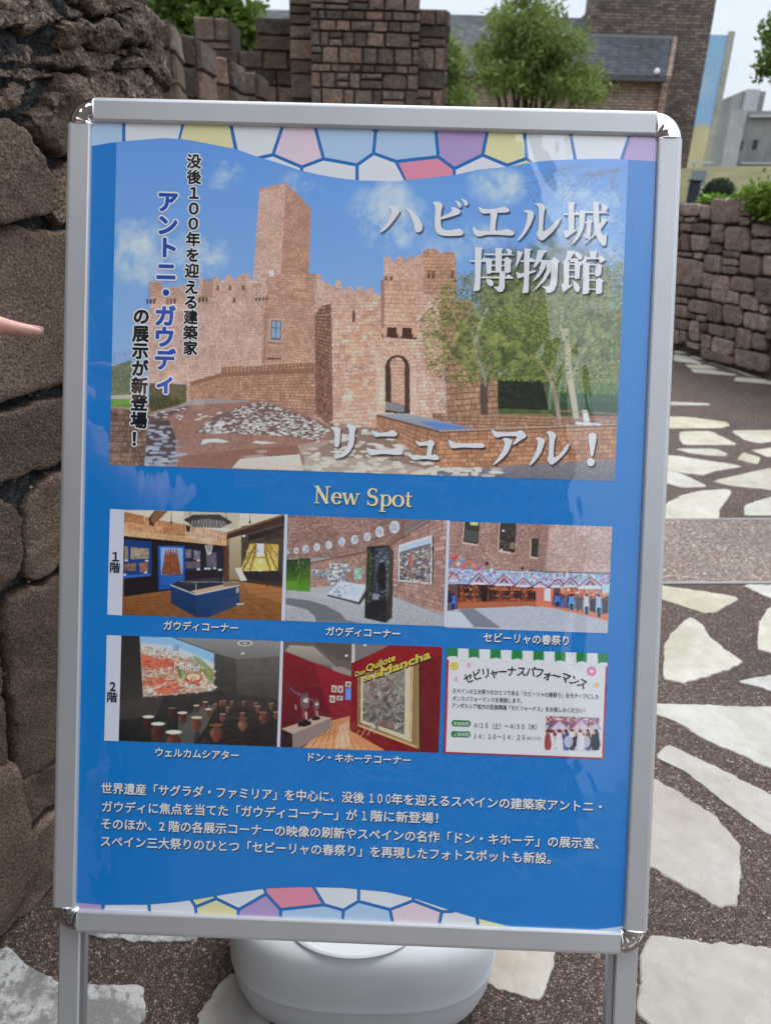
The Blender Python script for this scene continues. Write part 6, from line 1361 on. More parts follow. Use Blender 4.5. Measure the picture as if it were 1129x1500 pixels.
    for _ in range(46): x, y, r, a = p.r.uniform(610, 850), p.r.uniform(330, 640), p.r.uniform(10, 34), p.r.uniform(0, 3.1); p.ell(x, y, r, r * p.r.uniform(.3, .6), [(164,156,140),(88,84,80),(150,112,96),(110,104,98),(176,168,152),(124,76,66),(70,68,66)][p.r.randint(7)], .8, a)
    for _ in range(40):
        x, y, a = p.r.uniform(600, 850), p.r.uniform(330, 650), p.r.uniform(0, 6.2); q = [(x, y)]
        for _k in range(4): a += p.r.uniform(-.9, .9); x += 12 * math.cos(a); y += 12 * math.sin(a); q.append((x, y))
        p.line(q, 1.0, [(50,48,48),(196,190,176)][p.r.randint(2)], .7)
    p.tone(1.06, .97); p.build('exhibition_picture', 4)
def card():
    Q4 = [(654.7,948.5),(889.6,957.6),(883,1112),(649,1102)]
    p = Pic(Q4, .00075, (640, 935), 4.427, 2, 12); P = p.poly
    P([(-50,-50),(1200,-50),(1200,900),(-50,900)], (162,28,46)); P([(78,60),(1092,100),(1066,772),(58,734)], (216,218,226))
    for i in range(15):
        x0 = 64 + i * 69.6; y0 = 60 + i * 2.9; c = (30,116,60) if i % 2 == 0 else (222,224,230)
        if i % 2 == 1: p.ell(x0 + 35, y0 + 68, 34, 13, (160,166,160)); p.ell(x0 + 35, y0 + 66, 34, 12, c); P([(x0,y0-20),(x0+69.6,y0-18),(x0+69.6,y0+69),(x0,y0+66)], c)
        else: P([(x0,y0-20),(x0+69.6,y0-18),(x0+69.6,y0+66),(x0,y0+62)], c); p.ell(x0 + 35, y0 + 68, 34, 14, (216,218,226))
    def flower(x, y, r, c1, c2, n):
        for k in range(n): a = 6.283 * k / n; p.ell(x + r*.66*math.cos(a), y + r*.66*math.sin(a), r*.36, r*.17, c1, 1, a)
        p.ell(x, y, r * .42, r * .42, c2)
    flower(110,178,31,(206,166,60),(190,140,50),14); p.ell(110,178,16,16,(226,196,96)); p.ell(110,178,5,5,(60,80,60)); flower(204,174,19,(214,140,170),(226,160,184),9); flower(121,264,19,(214,140,170),(226,160,184),9); flower(998,212,34,(222,110,150),(232,180,196),16); p.ell(998,212,7,7,(236,206,216)); flower(1030,302,19,(206,166,60),(226,190,96),10)
    for x0, y0, x1, y1 in ((92,528,218,572),(88,598,216,642)):
        P([(x0+20,y0),(x1-20,y0+3),(x1-20,y1),(x0+20,y1-3)], (28,112,56)); p.ell(x0+21,(y0+y1)/2-1,21,22,(28,112,56)); p.ell(x1-21,(y0+y1)/2+1,21,22,(28,112,56))
    ph = [(704,500),(1044,514),(1034,734),(694,718)]; P(ph, (110,92,110)); P([(704,500),(1044,514),(1042,560),(702,548)], (120,84,100)); p.dots([(704,500),(1044,514),(1042,548),(702,536)], 160, (4,8), [(196,100,96),(214,206,214),(90,110,140)], (.6,.9))
    for a, b, t in ((722,860,530),(860,1000,524),(990,1060,540)): P([(a,590),((a+b)/2,t),(b,590)], (150,180,226)); P([(a+24,588),((a+b)/2,t+16),(b-24,588)], (206,176,190)); p.line([(a,592),((a+b)/2,t),(b,592)], 1.6, (206,96,110))
    P([(702,592),(1042,600),(1036,700),(698,690)], (134,66,56)); P([(860,590),(1010,596),(1006,640),(860,636)], (232,160,120)); p.dots([(702,592),(1042,600),(1036,690),(698,684)], 160, (4,9), [(196,96,76),(60,40,60),(90,130,190)], (.5,.9)); P([(696,690),(1036,700),(1034,734),(694,718)], (178,176,184))
    for x, c in ((735,(206,206,214)),(790,(216,216,222)),(872,(50,48,60)),(925,(206,206,214)),(975,(70,74,100)),(1015,(40,44,60)),(715,(150,60,60)),(1030,(30,34,50)),(835,(60,90,150))):
        P([(x-14,610),(x+14,612),(x+26,690),(x+14,725),(x-14,722),(x-24,680)], c, .95); p.ell(x, 598, 10, 12, (84,54,46)); p.line([(x-12,620),(x-28,585),(x-20,560)], 2, (222,206,196), .9)
    for x in (770, 960, 850): p.ell(x, 668, 30, 38, (214,214,220), .7); 
    P([(852,600),(888,604),(886,640),(856,640)], (222,222,226)); p.tone(1.06, .97); p.build('event_card', 5)
    u = P2(Q4)
pic1(); pic2(); pic3(); pic4(); pic5(); card()
m_white = print_mat('print_white', (226, 226, 234)); m_wt = print_mat('print_title_white', (226, 230, 242)); m_black = print_mat('print_black', (22, 22, 26)); m_navy = print_mat('print_navy', (16, 74, 164))
m_cream = print_mat('print_cream', (226, 216, 176)); m_shadow = print_mat('print_shadow', (40, 44, 60), .45); m_tab = print_mat('print_tab', (206, 208, 220)); m_gold = print_mat('print_gold', (206, 186, 74)); m_ink = print_mat('print_ink', (74, 76, 84)); m_pale = print_mat('print_pale', (196, 222, 200)); m_dkbr = print_mat('print_brown_edge', (70, 60, 50))
flat('floor_tab', [P2([(162,745.5),(183,746.6),(179.5,901.3),(158,900)])], 4, m_tab); flat('floor_tab', [P2([(157.3,930),(178.7,931),(174.6,1085.3),(153.6,1084.5)])], 4, m_tab)
for q in ([(417.4,753.4),(421.5,753.6),(417.5,909),(412.3,908.6)], [(654.2,761.6),(658.8,763),(653.8,918.3),(649.4,917)], [(411.2,938.4),(415.8,939.4),(410.2,1094.3),(405.8,1093)]): flat('white_divider', [P2(q)], 4, m_tab)

# ---- lettering
_gc = {}
def glyphs(s, off=0.0, res=3):
    """ink of a string; off > 0 thickens it by laying shifted copies round it (each a hair above the last)"""
    V, Fc = _glyphs(s)
    if off < .001: return V, Fc
    n = 8 if off < .04 else 14; sh = [(off * math.cos(6.2832 * i / n), off * math.sin(6.2832 * i / n)) for i in range(n)]
    if off > .05: sh += [(off * .5 * math.cos(6.2832 * i / 6), off * .5 * math.sin(6.2832 * i / 6)) for i in range(6)]
    N_ = len(V); return np.vstack([V + np.array(q) for q in sh]), [[j + N_ * i for j in f] for i in range(len(sh)) for f in Fc]
def _glyphs(s, off=0.0, res=3):
    k = s
    if k not in _gc:
        cu = bpy.data.curves.new('t', 'FONT'); cu.body = s; cu.size = 1; cu.offset = off; cu.resolution_u = res; cu.align_x = 'LEFT'
        ob = bpy.data.objects.new('t', cu); COL.objects.link(ob); dg = bpy.context.evaluated_depsgraph_get(); dg.update()
        me = bpy.data.meshes.new_from_object(ob.evaluated_get(dg)); V = np.zeros(len(me.vertices) * 3); me.vertices.foreach_get('co', V); V = V.reshape(-1, 3)[:, :2]
        _gc[k] = (V, [list(q.vertices) for q in me.polygons]); bpy.data.objects.remove(ob); bpy.data.curves.remove(cu); bpy.data.meshes.remove(me)
    return _gc[k]
def stepz(v, f):
    """connected islands that repeat (thickened letters) get rising heights so that no two faces share a plane"""
    n = len(v); z = np.zeros(n); 
    if n == 0: return z
    lab = np.arange(n)
    e = np.array([(q[j], q[(j + 1) % len(q)]) for q in f for j in range(len(q))])
    for _ in range(60):
        m = np.minimum(lab[e[:, 0]], lab[e[:, 1]]); l2 = lab.copy(); np.minimum.at(l2, e[:, 0], m); np.minimum.at(l2, e[:, 1], m); l2 = l2[l2]
        if (l2 == lab).all(): break
        lab = l2
    _, inv = np.unique(lab, return_inverse=True); return (inv % 97) * 1.2e-6
def letter_obj(name, items, m, lv, label=None):
    items = [(v, f, dz) for v, f, dz in items]
    """items: (V2 in poster metres u right / v down, faces)"""
    V, Fc, n = [], [], 0
    for i, (v, f, dz) in enumerate(items):
        hz = np.full((len(v), 1), PH + LAYER * lv + dz) + (stepz(v, f)[:, None] if len(v) > 0 else 0)
        w = SO + v[:, :1] * SX + v[:, 1:2] * SY - SN * hz; V.append(w)
        for q in f:
            P = v[q]; a = sum(P[j][0] * P[(j + 1) % len(q)][1] - P[(j + 1) % len(q)][0] * P[j][1] for j in range(len(q)))
            Fc.append([i_ + n for i_ in (q if a < 0 else q[::-1])])
        n += len(v)
    if not V: return
    o = mesh(name, np.vstack(V), Fc, m, poster)
    if label: o['label'] = label
    return o
MM = .000702
def line_text(s, a, b, hpx, off=0.0, shear=0.0, mid=True, box_s=None):
    """Fit the ink of s between photo points a and b (centre line), glyph em height hpx photo pixels."""
    V, Fc = glyphs(s, 0.0); x0, x1 = V[:, 0].min(), V[:, 0].max(); V, Fc = glyphs(s, off)
    A, B = puv(*a), puv(*b); d = B - A; L_ = np.linalg.norm(d); d /= L_; n = np.array([-d[1], d[0]])
    kx = L_ / (x1 - x0); ky = hpx * MM; X = (V[:, 0] - x0) * kx; Y = (V[:, 1] - .38) * ky
    X = X + Y * shear
    return A + X[:, None] * d - Y[:, None] * n, Fc, 0.0
def char_at(ch, x, y, w, h, off=0.0, dx=0.0, dy=0.0, rot=0.0, cell=True):
    """one character, its em box centred on photo point (x, y), scaled to w x h photo pixels per em"""
    V, Fc = glyphs(ch, off); V0, _ = glyphs(ch, 0.0)
    cx = .5 if cell else (V0[:, 0].min() + V0[:, 0].max()) / 2
    X = (V[:, 0] - cx + dx) * w * MM; Y = (V[:, 1] - .38 + dy) * h * MM
    if rot: X, Y = X * math.cos(rot) - Y * math.sin(rot), X * math.sin(rot) + Y * math.cos(rot)
    c = puv(x, y); return np.stack([c[0] + X, c[1] - Y], 1), Fc, 0.0
def build_text(name, fn, m, lv, off, halo=None, hm=None, shadow=None, label=None):
    if shadow: letter_obj(name + '_shadow', [(v + np.array(shadow) * MM, f, i * 2e-6) for i, (v, f, z) in enumerate(fn(off + .012))], m_shadow, lv)
    if halo: letter_obj(name + '_outline', [(v, f, z + i * 2e-6) for i, (v, f, z) in enumerate(fn(halo))], hm, lv + .5)
    letter_obj(name, [(v, f, z + i * 2e-6) for i, (v, f, z) in enumerate(fn(off))], m, lv + 1, label)
col1 = list(zip('没後１００年を迎える建築家', [(285,237),(285,260),(284.8,283),(284.6,306),(284,328),(283.6,351),(283,374),(282,397),(281,421),(280.6,443),(280.2,465),(279.8,487.5),(279.4,510)]))
col2 = list(zip('アントニ・ガウディ', [(246.5,296),(246,330),(246,363),(244.5,398),(244,429),(243,463),(241.6,494),(242.2,527),(243.5,561)]))
col3 = list(zip('の展示が新登場！', [(208,463.5),(207,489),(206.5,514),(206,539.5),(205.5,565),(205,590),(204.5,615.5),(204,643)]))
def one(col, sz, narrow=1.0):
    def fn(off):
        out = []
        for ch, (x, y) in col:
            s_ = sz
            out.append(char_at(ch, x, y, s_ * narrow * (1.12 if ch in '１０' else 1), s_, off))
        return out
    return fn
build_text('vertical_lettering', one(col1, 21.5), m_black, 5, .036, .115, m_white); build_text('vertical_lettering', one(col2, 32), m_navy, 5, .045, .115, m_white); build_text('vertical_lettering', one(col3, 25), m_black, 5, .044, .12, m_white)
def mincho(items, th, asc=None):
    """wide-stem setting: the same letters repeated with small sideways steps, so that uprights grow and crossbars stay fine"""
    def fn(off):
        out = []
        for k, d in enumerate((-1, -.6, -.2, .2, .6, 1)):
            for ch, x, y, w, h in items: out.append(char_at(ch, x, y, w, h, off, dx=d * th))
        return out
    return fn
K1, K2, K3, K4, K5 = (550, 280, 6.272), (720, 280, 6.272), (680, 355, 5.132), (475, 615, 6.272), (650, 620, 4.704)
BR = [ # brush shapes of the title, outline points
(K1,2,[(118,150),(140,140),(175,145),(205,165),(222,190),(210,215),(170,270),(120,330),(80,365),(45,385),(40,378),(80,335),(115,285),(140,235),(150,200),(145,175)]),
(K1,2,[(272,158),(300,162),(350,200),(395,250),(425,300),(432,340),(420,370),(395,384),(370,378),(358,350),(352,310),(335,260),(310,210),(285,175)]),
(K1,2,[(522,112),(545,100),(580,103),(610,122),(615,145),(603,180),(597,240),(597,300),(605,340),(625,360),(670,365),(710,362),(745,350),(775,352),(800,372),(805,392),(790,408),(760,413),(680,416),(610,412),(570,395),(548,360),(541,310),(543,240),(548,180),(545,145),(535,125)]),
(K1,2,[(690,158),(710,150),(745,160),(770,180),(778,200),(765,215),(720,230),(670,245),(620,260),(590,264),(590,248),(640,225),(690,200),(703,182),(700,168)]),
(K1,2,[(727,92),(745,92),(775,112),(788,130),(785,150),(772,158),(758,145),(745,115)]),(K1,2,[(782,72),(810,78),(840,100),(847,120),(838,138),(822,138),(810,115),(795,90)]),
(K2,2,[(-122,148),(-112,150),(-85,168),(-20,172),(40,165),(75,155),(105,147),(135,155),(157,172),(155,190),(140,200),(60,202),(-30,205),(-70,212),(-95,205),(-118,180)]),
(K2,1,[(-18,195),(45,195),(50,212),(40,260),(33,300),(30,345),(32,380),(-22,380),(-15,300),(-10,240)]),
(K2,2,[(-176,340),(-168,335),(-155,340),(-145,358),(-100,372),(0,370),(80,368),(120,355),(150,352),(180,365),(203,385),(200,402),(185,412),(120,410),(60,403),(0,403),(-60,405),(-110,420),(-140,418),(-165,395),(-176,365)]),
(K2,2,[(288,190),(310,178),(345,178),(375,192),(386,215),(378,250),(355,310),(315,380),(265,440),(235,462),(232,455),(270,400),(300,340),(318,280),(325,225),(320,205),(300,198)]),
(K2,2,[(390,122),(420,112),(455,118),(485,142),(490,165),(478,190),(472,240),(468,300),(466,370),(475,375),(510,355),(560,310),(600,265),(625,248),(630,258),(600,320),(560,375),(500,430),(465,458),(445,455),(425,435),(408,405),(412,385),(425,360),(428,300),(430,200),(428,160),(415,138)]),
(K2,0,[(697,105),(765,108),(752,125),(752,360),(778,355),(765,372),(680,435),(668,425),(652,372),(700,362),(697,125)]),(K2,0,[(658,212),(745,210),(770,190),(800,208),(802,224),(658,224)]),
(K2,0,[(800,188),(1010,190),(1060,198),(1060,208),(800,205)]),(K2,1,[(800,172),(855,192),(850,260),(840,340),(800,430),(740,490),(722,500),(760,440),(790,370),(798,300),(800,230)]),
(K2,0,[(853,285),(875,280),(893,263),(922,285),(910,300),(905,380),(895,430),(875,445),(855,435),(835,410),(838,400),(865,405),(868,300),(853,302)]),
(K2,0,[(928,102),(990,108),(978,130),(980,230),(985,330),(1005,390),(1030,420),(1045,385),(1050,390),(1045,490),(1030,508),(1010,505),(975,460),(945,390),(932,300),(928,200)]),
(K2,0,[(1010,250),(1055,268),(1035,300),(990,360),(920,430),(860,480),(835,497),(850,480),(920,410),(970,340),(1000,280)]),(K2,1,[(995,125),(1030,130),(1062,148),(1055,175),(1045,190),(1010,192),(1008,170),(1010,150)]),
(K3,0,[(78,38),(140,45),(128,60),(115,355),(98,368),(65,368),(78,300)]),(K3,0,[(40,138),(125,137),(145,115),(165,140),(165,149),(40,149)]),(K3,0,[(150,88),(350,90),(368,96),(368,100),(150,99)]),(K3,0,[(232,45),(290,48),(280,60),(276,224),(232,224),(232,60)]),
(K3,1,[(310,50),(340,55),(358,72),(348,92),(325,90),(318,70)]),(K3,0,[(160,120),(205,130),(200,235),(165,242),(160,140)]),(K3,0,[(300,125),(318,112),(355,145),(345,160),(345,220),(330,232),(300,230)]),
(K3,0,[(200,129),(305,133),(305,141),(200,138)]),(K3,0,[(200,172),(305,174),(305,182),(200,181)]),(K3,0,[(200,218),(305,222),(305,231),(200,228)]),(K3,0,[(125,261),(310,261),(325,242),(365,268),(365,275),(125,272)]),
(K3,0,[(262,230),(310,236),(300,262),(300,345),(285,370),(260,378),(240,362),(215,335),(245,338),(258,330),(262,262)]),(K3,1,[(160,275),(200,285),(218,305),(215,325),(195,335),(172,315)]),
(K3,0,[(395,68),(438,75),(432,90),(412,140),(385,190),(380,188),(392,130)]),(K3,0,[(420,139),(480,139),(500,118),(528,138),(528,149),(420,150)]),(K3,0,[(448,48),(508,55),(490,70),(478,375),(465,382),(432,385),(445,300)]),(K3,0,[(385,225),(420,238),(530,212),(532,222),(460,252),(400,275),(392,255)]),
(K3,0,[(550,60),(620,68),(600,80),(570,140),(530,190),(515,192),(535,130)]),(K3,0,[(565,135),(650,138),(672,112),(712,148),(700,162),(695,250),(690,320),(670,365),(640,382),(610,380),(608,355),(575,332),(625,335),(640,320),(648,250),(650,148),(565,146)]),
(K3,0,[(575,140),(618,142),(600,200),(560,260),(505,302),(520,280),(560,220)]),(K3,0,[(612,142),(655,142),(645,220),(600,290),(545,345),(512,372),(530,345),(590,270),(615,210)]),
(K3,0,[(768,65),(830,68),(820,85),(790,130),(745,165),(732,168),(760,120)]),(K3,0,[(815,75),(850,75),(882,105),(880,130),(862,135),(835,110)]),(K3,0,[(790,126),(850,126),(850,152),(790,150)]),(K3,0,[(742,140),(785,148),(780,330),(805,318),(808,325),(740,378),(735,370),(722,315),(742,312)]),
(K3,0,[(825,150),(862,146),(885,165),(865,180),(860,260),(858,275),(828,278),(825,180)]),(K3,0,[(782,162),(830,164),(830,172),(782,170)]),(K3,0,[(782,208),(830,210),(830,218),(782,216)]),(K3,0,[(782,256),(850,260),(850,268),(782,265)]),(K3,0,[(808,285),(850,315),(865,345),(855,375),(830,372),(820,350),(815,320)]),
(K3,0,[(938,68),(990,70),(985,120),(940,120)]),(K3,0,[(905,100),(918,117),(1000,117),(1018,100),(1058,132),(1035,150),(1015,158),(1005,130),(915,130),(910,160),(885,160),(868,150),(890,135)]),(K3,0,[(888,155),(935,158),(932,378),(915,390),(883,392),(888,300)]),
(K3,0,[(982,170),(1005,160),(1032,182),(1025,195),(1022,240),(1005,258),(978,258)]),(K3,0,[(985,285),(1005,268),(1042,292),(1030,305),(1030,378),(1015,388),(985,392)]),(K3,0,[(930,166),(990,169),(990,176),(930,174)]),(K3,0,[(930,233),(990,236),(990,243),(930,241)]),(K3,0,[(930,281),(990,284),(990,291),(930,289)]),(K3,0,[(930,350),(990,353),(990,361),(930,358)]),
(K4,2,[(60,75),(85,65),(120,65),(148,82),(150,100),(145,130),(142,190),(140,225),(128,250),(108,252),(92,238),(95,190),(98,140),(90,105),(75,88)]),(K4,2,[(193,55),(225,38),(262,45),(290,68),(290,85),(280,110),(278,180),(265,240),(230,300),(180,340),(120,355),(95,357),(98,348),(150,320),(195,275),(222,220),(228,150),(228,90),(215,68)]),
(K4,2,[(440,95),(450,98),(475,118),(540,120),(590,112),(610,97),(635,97),(665,120),(668,138),(655,152),(600,152),(520,150),(480,158),(460,150),(445,125)]),(K4,2,[(390,255),(400,255),(415,268),(480,275),(570,275),(640,270),(665,255),(690,255),(718,285),(720,305),(708,322),(650,322),(560,312),(480,318),(430,328),(405,312),(390,285)]),
(K4,1,[(838,195),(848,192),(865,205),(920,205),(950,198),(970,182),(990,190),(1010,210),(1005,235),(995,240),(985,290),(980,338),(935,338),(945,280),(952,235),(900,238),(872,242),(850,225)]),(K4,2,[(770,325),(785,318),(810,330),(880,332),(980,328),(1010,318),(1030,325),(1052,348),(1048,365),(1020,370),(930,358),(870,362),(825,372),(790,352)]),
(K5,2,[(32,115),(42,115),(55,130),(90,138),(180,140),(250,136),(272,142),(280,155),(272,168),(230,170),(120,165),(75,173),(50,170),(35,150)]),
(K5,1,[(328,48),(338,44),(352,58),(400,65),(470,62),(505,58),(525,47),(548,60),(566,85),(560,98),(530,115),(495,140),(475,148),(470,143),(495,110),(505,90),(440,88),(390,92),(365,100),(345,92),(330,65)]),(K5,2,[(398,112),(420,100),(450,108),(468,122),(462,145),(440,200),(400,245),(345,288),(335,285),(375,235),(405,185),(418,140),(410,120)]),
(K5,2,[(628,102),(650,95),(678,105),(695,122),(685,150),(665,205),(630,255),(595,290),(583,288),(610,240),(635,185),(645,135),(640,115)]),(K5,2,[(700,62),(720,55),(745,58),(768,78),(768,95),(758,120),(752,180),(752,240),(775,232),(815,190),(840,150),(855,140),(862,148),(845,190),(800,240),(755,278),(738,288),(722,275),(705,245),(718,225),(722,150),(722,90),(712,72)]),
(K5,2,[(990,90),(1000,72),(1020,66),(1038,72),(1048,92),(1040,140),(1025,215),(1018,230),(1008,225),(1000,170)]),(K5,2,[(1008+28*math.cos(q*.7854),268+29*math.sin(q*.7854)) for q in range(8)])]
def brush(lo, hi, grow=0.0):
    out = []
    for i, (Kz, sm, p) in enumerate(BR):
        if not (lo <= Kz[1] < hi): continue
        P = np.array([puv(Kz[0] + x / Kz[2], Kz[1] + y / Kz[2]) for x, y in p])
        if sm: P = chaikin(P, sm)
        if grow:
            a = sum(P[j][0] * P[(j + 1) % len(P)][1] - P[(j + 1) % len(P)][0] * P[j][1] for j in range(len(P)))
            d = np.roll(P, -1, 0) - np.roll(P, 1, 0); d /= np.linalg.norm(d, axis=1)[:, None] + 1e-9; P = P + np.stack([d[:, 1], -d[:, 0]], 1) * grow * (1 if a > 0 else -1)
        out.append((P, [list(range(len(P)))], i * 2e-6))
    return out
m_soft = print_mat('print_soft_shadow', (46, 50, 66), .26)
for lo, hi in ((200, 500), (500, 800)):
    for k, (dx, dy, gr) in enumerate(((1.0, 1.4, .0002), (2.0, 2.4, .0004), (2.8, 3.4, .0001))):
        letter_obj('title_shadow', [(v + np.array([dx, dy]) * MM, f, z + k * 5e-5) for v, f, z in brush(lo, hi, gr)], m_soft, 4.4)
    letter_obj('title_lettering', brush(lo, hi, .0001), m_wt, 6)
cap = dict(m=m_white, lv=5, off=.012)
for s, a, b in [('ガウディコーナー',(241,915.5),(349,919.5)),('ガウディコーナー',(478,924),(585.5,928)),('セビーリャの春祭り',(708,933),(832,938)),('ウェルカムシアター',(229,1101),(350,1106)),('ドン・キホーテコーナー',(452,1108),(601,1113))]:
    h_ = 15.5 if '春' in s else 14.5
    build_text('caption', lambda off, s=s, a=a, b=b, h_=h_: [line_text(s, a, b, h_, off)], m_white, 5, .024, None, None, (1.2, 1.3))
for s, a, b in [('世界遺産「サグラダ・ファミリア」を中心に、没後',(150,1153.5),(533.5,1167.8)),('１００',(541,1168.2),(572,1169.4)),('年を迎えるスペインの建築家アントニ・',(573.5,1169.5),(880,1181)),('ガウディに焦点を当てた「ガウディコーナー」が',(151,1180.5),(523,1193.3)),('１',(530.5,1193.8),(536.5,1194)),('階に新登場！',(543.5,1194.2),(641,1197.5)),
                ('そのほか、2 階の各展示コーナーの映像の刷新やスペインの名作「ドン・キホーテ」の展示室、',(150,1205.5),(876,1234.5)),('スペイン三大祭りのひとつ「セビーリャの春祭り」を再現したフォトスポットも新設。',(149,1231),(806,1256.5))]:
    build_text('body_lettering', lambda off, s=s, a=a, b=b: [line_text(s, a, b, 18.0, off)], m_white, 5, .020, None, None, (1.0, 1.2))
build_text('floor_lettering', lambda off: [char_at('１', 170.5, 815, 20, 18, off, cell=False), char_at('階', 169.5, 831, 16.5, 16.5, off)], m_black, 6, .018)
build_text('floor_lettering', lambda off: [char_at('2', 166.4, 1004.5, 19, 19, off, cell=False), char_at('階', 165.3, 1020.5, 16.5, 16.5, off)], m_black, 6, .018)
# "New Spot" in a bracketed serif, drawn as strokes (unit: cap height)
def serif_text():
    S = []
    def st(pts, w): 
        p = np.array(pts, float); n = len(p); w = np.array(w if hasattr(w, '__len__') else [w] * n, float) / 2
        d = np.gradient(p, axis=0); d /= np.linalg.norm(d, axis=1)[:, None] + 1e-9; nn = np.stack([-d[:, 1], d[:, 0]], 1); S.append((p + nn * w[:, None], p - nn * w[:, None]))
    def arc(cx, cy, rx, ry, a0, a1, w0, w1, n=26):
        t = np.radians(np.linspace(a0, a1, n)); st(np.stack([cx + rx * np.cos(t), cy + ry * np.sin(t)], 1), w0 + (w1 - w0) * np.abs(np.cos(t)))
    sf = lambda x0, x1, y: st([(x0, y), (x1, y)], .055)
    x = 0.0   # N
    st([(x+.10,0),(x+.10,1)],.07); st([(x+.07,1),(x+.62,0)],.17); st([(x+.60,0),(x+.60,1)],.075); sf(x-.02,x+.24,.025); sf(x-.03,x+.2,.975); sf(x+.48,x+.76,.975)
    x = .82   # e
    arc(x+.26,.335,.20,.32,25,330,.05,.15); st([(x+.10,.39),(x+.45,.39)],.055); arc(x+.26,.36,.19,.295,-5,60,.05,.11)
    x = 1.36  # w
    st([(x+.06,.66),(x+.25,.0)],.13); st([(x+.25,.02),(x+.41,.66)],.06); st([(x+.40,.66),(x+.58,.0)],.13); st([(x+.58,.02),(x+.76,.66)],.06); sf(x-.05,x+.2,.645); sf(x+.64,x+.86,.645)
    x = 2.56  # S
    t = np.linspace(0, 1, 40); q = []
    for k in t:
        if k < .5: a = math.radians(35 + 235 * k / .5); q.append((x + .27 + .19 * math.cos(a), .74 + .23 * math.sin(a)))
        else: a = math.radians(90 - 245 * (k - .5) / .5); q.append((x + .27 + .22 * math.cos(a), .27 + .25 * math.sin(a)))
    q = [p for i, p in enumerate(q)]; q[19] = (x + .27, .515); q[20] = (x + .29, .51); st(q, [.06 + .10 * math.sin(math.pi * k) ** 1.5 for k in t]); st([(x+.445,.72),(x+.455,.98)],.05); st([(x+.055,.02),(x+.06,.28)],.05)
    x = 3.18  # p
    st([(x+.15,-.33),(x+.15,.64)],.14); sf(x,x+.34,-.31); st([(x,.62),(x+.15,.65)],.06); arc(x+.33,.33,.20,.31,-150,150,.05,.14)
    x = 3.80  # o
    arc(x+.30,.33,.235,.315,0,360,.05,.15,40)
    x = 4.42  # t
    st([(x+.16,.86),(x+.16,.2),(x+.17,.08),(x+.23,.03),(x+.36,.06)],[.10,.14,.13,.10,.05]); sf(x+.0,x+.36,.63)
    return S
def serif_items(grow):
    out = []; A, B = puv(461, 737), puv(603, 743); d = (B - A); L_ = np.linalg.norm(d); d /= L_; n = np.array([-d[1], d[0]]); k = L_ / 4.78; ky = 25.5 * MM
    for i, (l, r) in enumerate(serif_text()):
        c = (l + r) / 2; h = (l - r) / 2; m_ = np.linalg.norm(h, axis=1)[:, None] + 1e-9; l2, r2 = c + h * (1 + grow / m_), c - h * (1 + grow / m_)
        V = np.vstack([l2, r2]); N_ = len(l2); Fc = [[j, j + 1, N_ + j + 1, N_ + j] for j in range(N_ - 1)]
        if grow:
            t0 = l2[0] - r2[0]; e0 = np.array([-t0[1], t0[0]]); e0 /= np.linalg.norm(e0) + 1e-9
        out.append((A + V[:, :1] * k * d - V[:, 1:2] * ky * n, Fc, i * 2e-6))
    return out
letter_obj('heading_lettering_outline', [(v + np.array([.7, .9]) * MM, f, z) for v, f, z in serif_items(.022)], m_dkbr, 5); letter_obj('heading_lettering', serif_items(0.0), m_cream, 6)
# lettering inside the pictures
def zt4(x, y): return (150 + x / 4.1815, 920 + y / 4.1815)
build_text('screen_lettering', lambda off: [line_text('Madrid', zt4(446, 222), zt4(598, 240), 14.5, off)], m_white, 5, .006)
def z5(x, y): return (405 + x / 4.608, 925 + y / 4.608)
for s, a, b, h_ in [('Don', z5(532,285), z5(596,262), 9.5), ('Quijote', z5(606,246), z5(800,168), 13), ('de la', z5(582,318), z5(700,278), 10.5), ('Mancha', z5(705,268), z5(1035,146), 16.5)]:
    f_ = lambda off, s=s, a=a, b=b, h_=h_: [line_text(s, a, b, h_, off, shear=.35)]
    letter_obj('picture_lettering_outline', [(v + np.array([1.0, 1.3]) * MM, f, 0) for v, f, z in f_(.06)], m_black, 5); letter_obj('picture_lettering', [(v, f, 0) for v, f, z in f_(.035)], m_gold, 6)
def zc(x, y): return (640 + x / 4.427, 935 + y / 4.427)
tt = list(zip('セビリャーナスパフォーマンス', [(202,255,24),(258,234,18),(315,222,10),(368,222,4),(425,214,2),(482,210,0),(545,212,-2),(605,214,-4),(660,220,-6),(714,236,-8),(772,242,-12),(832,252,-18),(888,270,-24),(940,290,-28)]))
build_text('card_title', lambda off: [char_at(ch, *zc(x, y), 15 if ch not in 'ャォ' else 15, 17, off, rot=math.radians(r)) for ch, (x, y, r) in tt], m_black, 6, .016)
for s, a, b in [('スペインの三大祭りのひとつである「セビーリャの春祭り」をモチーフにした',(100,336),(1046,376)),('ダンスパフォーマンスを実施します。',(100,386),(548,402)),('アンダルシア地方の民族舞踊「セビリャーナス」をお楽しみください！',(97,432),(955,466))]:
    build_text('card_text', lambda off, s=s, a=a, b=b: [line_text(s, zc(*a), zc(*b), 8.2, off)], m_ink, 6, .006)
build_text('card_text', lambda off: [line_text('４/２５（土）～４/３０（木）', zc(238,560), zc(645,572), 9.6, off)], m_ink, 6, .004); build_text('card_text', lambda off: [line_text('１４：１０～１４：２５', zc(238,630), zc(566,640), 9.2, off)], m_ink, 6, .004)
build_text('card_text', lambda off: [line_text('（約１５分）', zc(578,644), zc(672,647), 5.0, off)], m_ink, 6, .0); build_text('card_label', lambda off: [line_text('実施期間', zc(106,549), zc(204,552), 6.0, off)], m_pale, 6, .01); build_text('card_label', lambda off: [line_text('上演時間', zc(104,619), zc(203,622), 6.0, off)], m_pale, 6, .01)
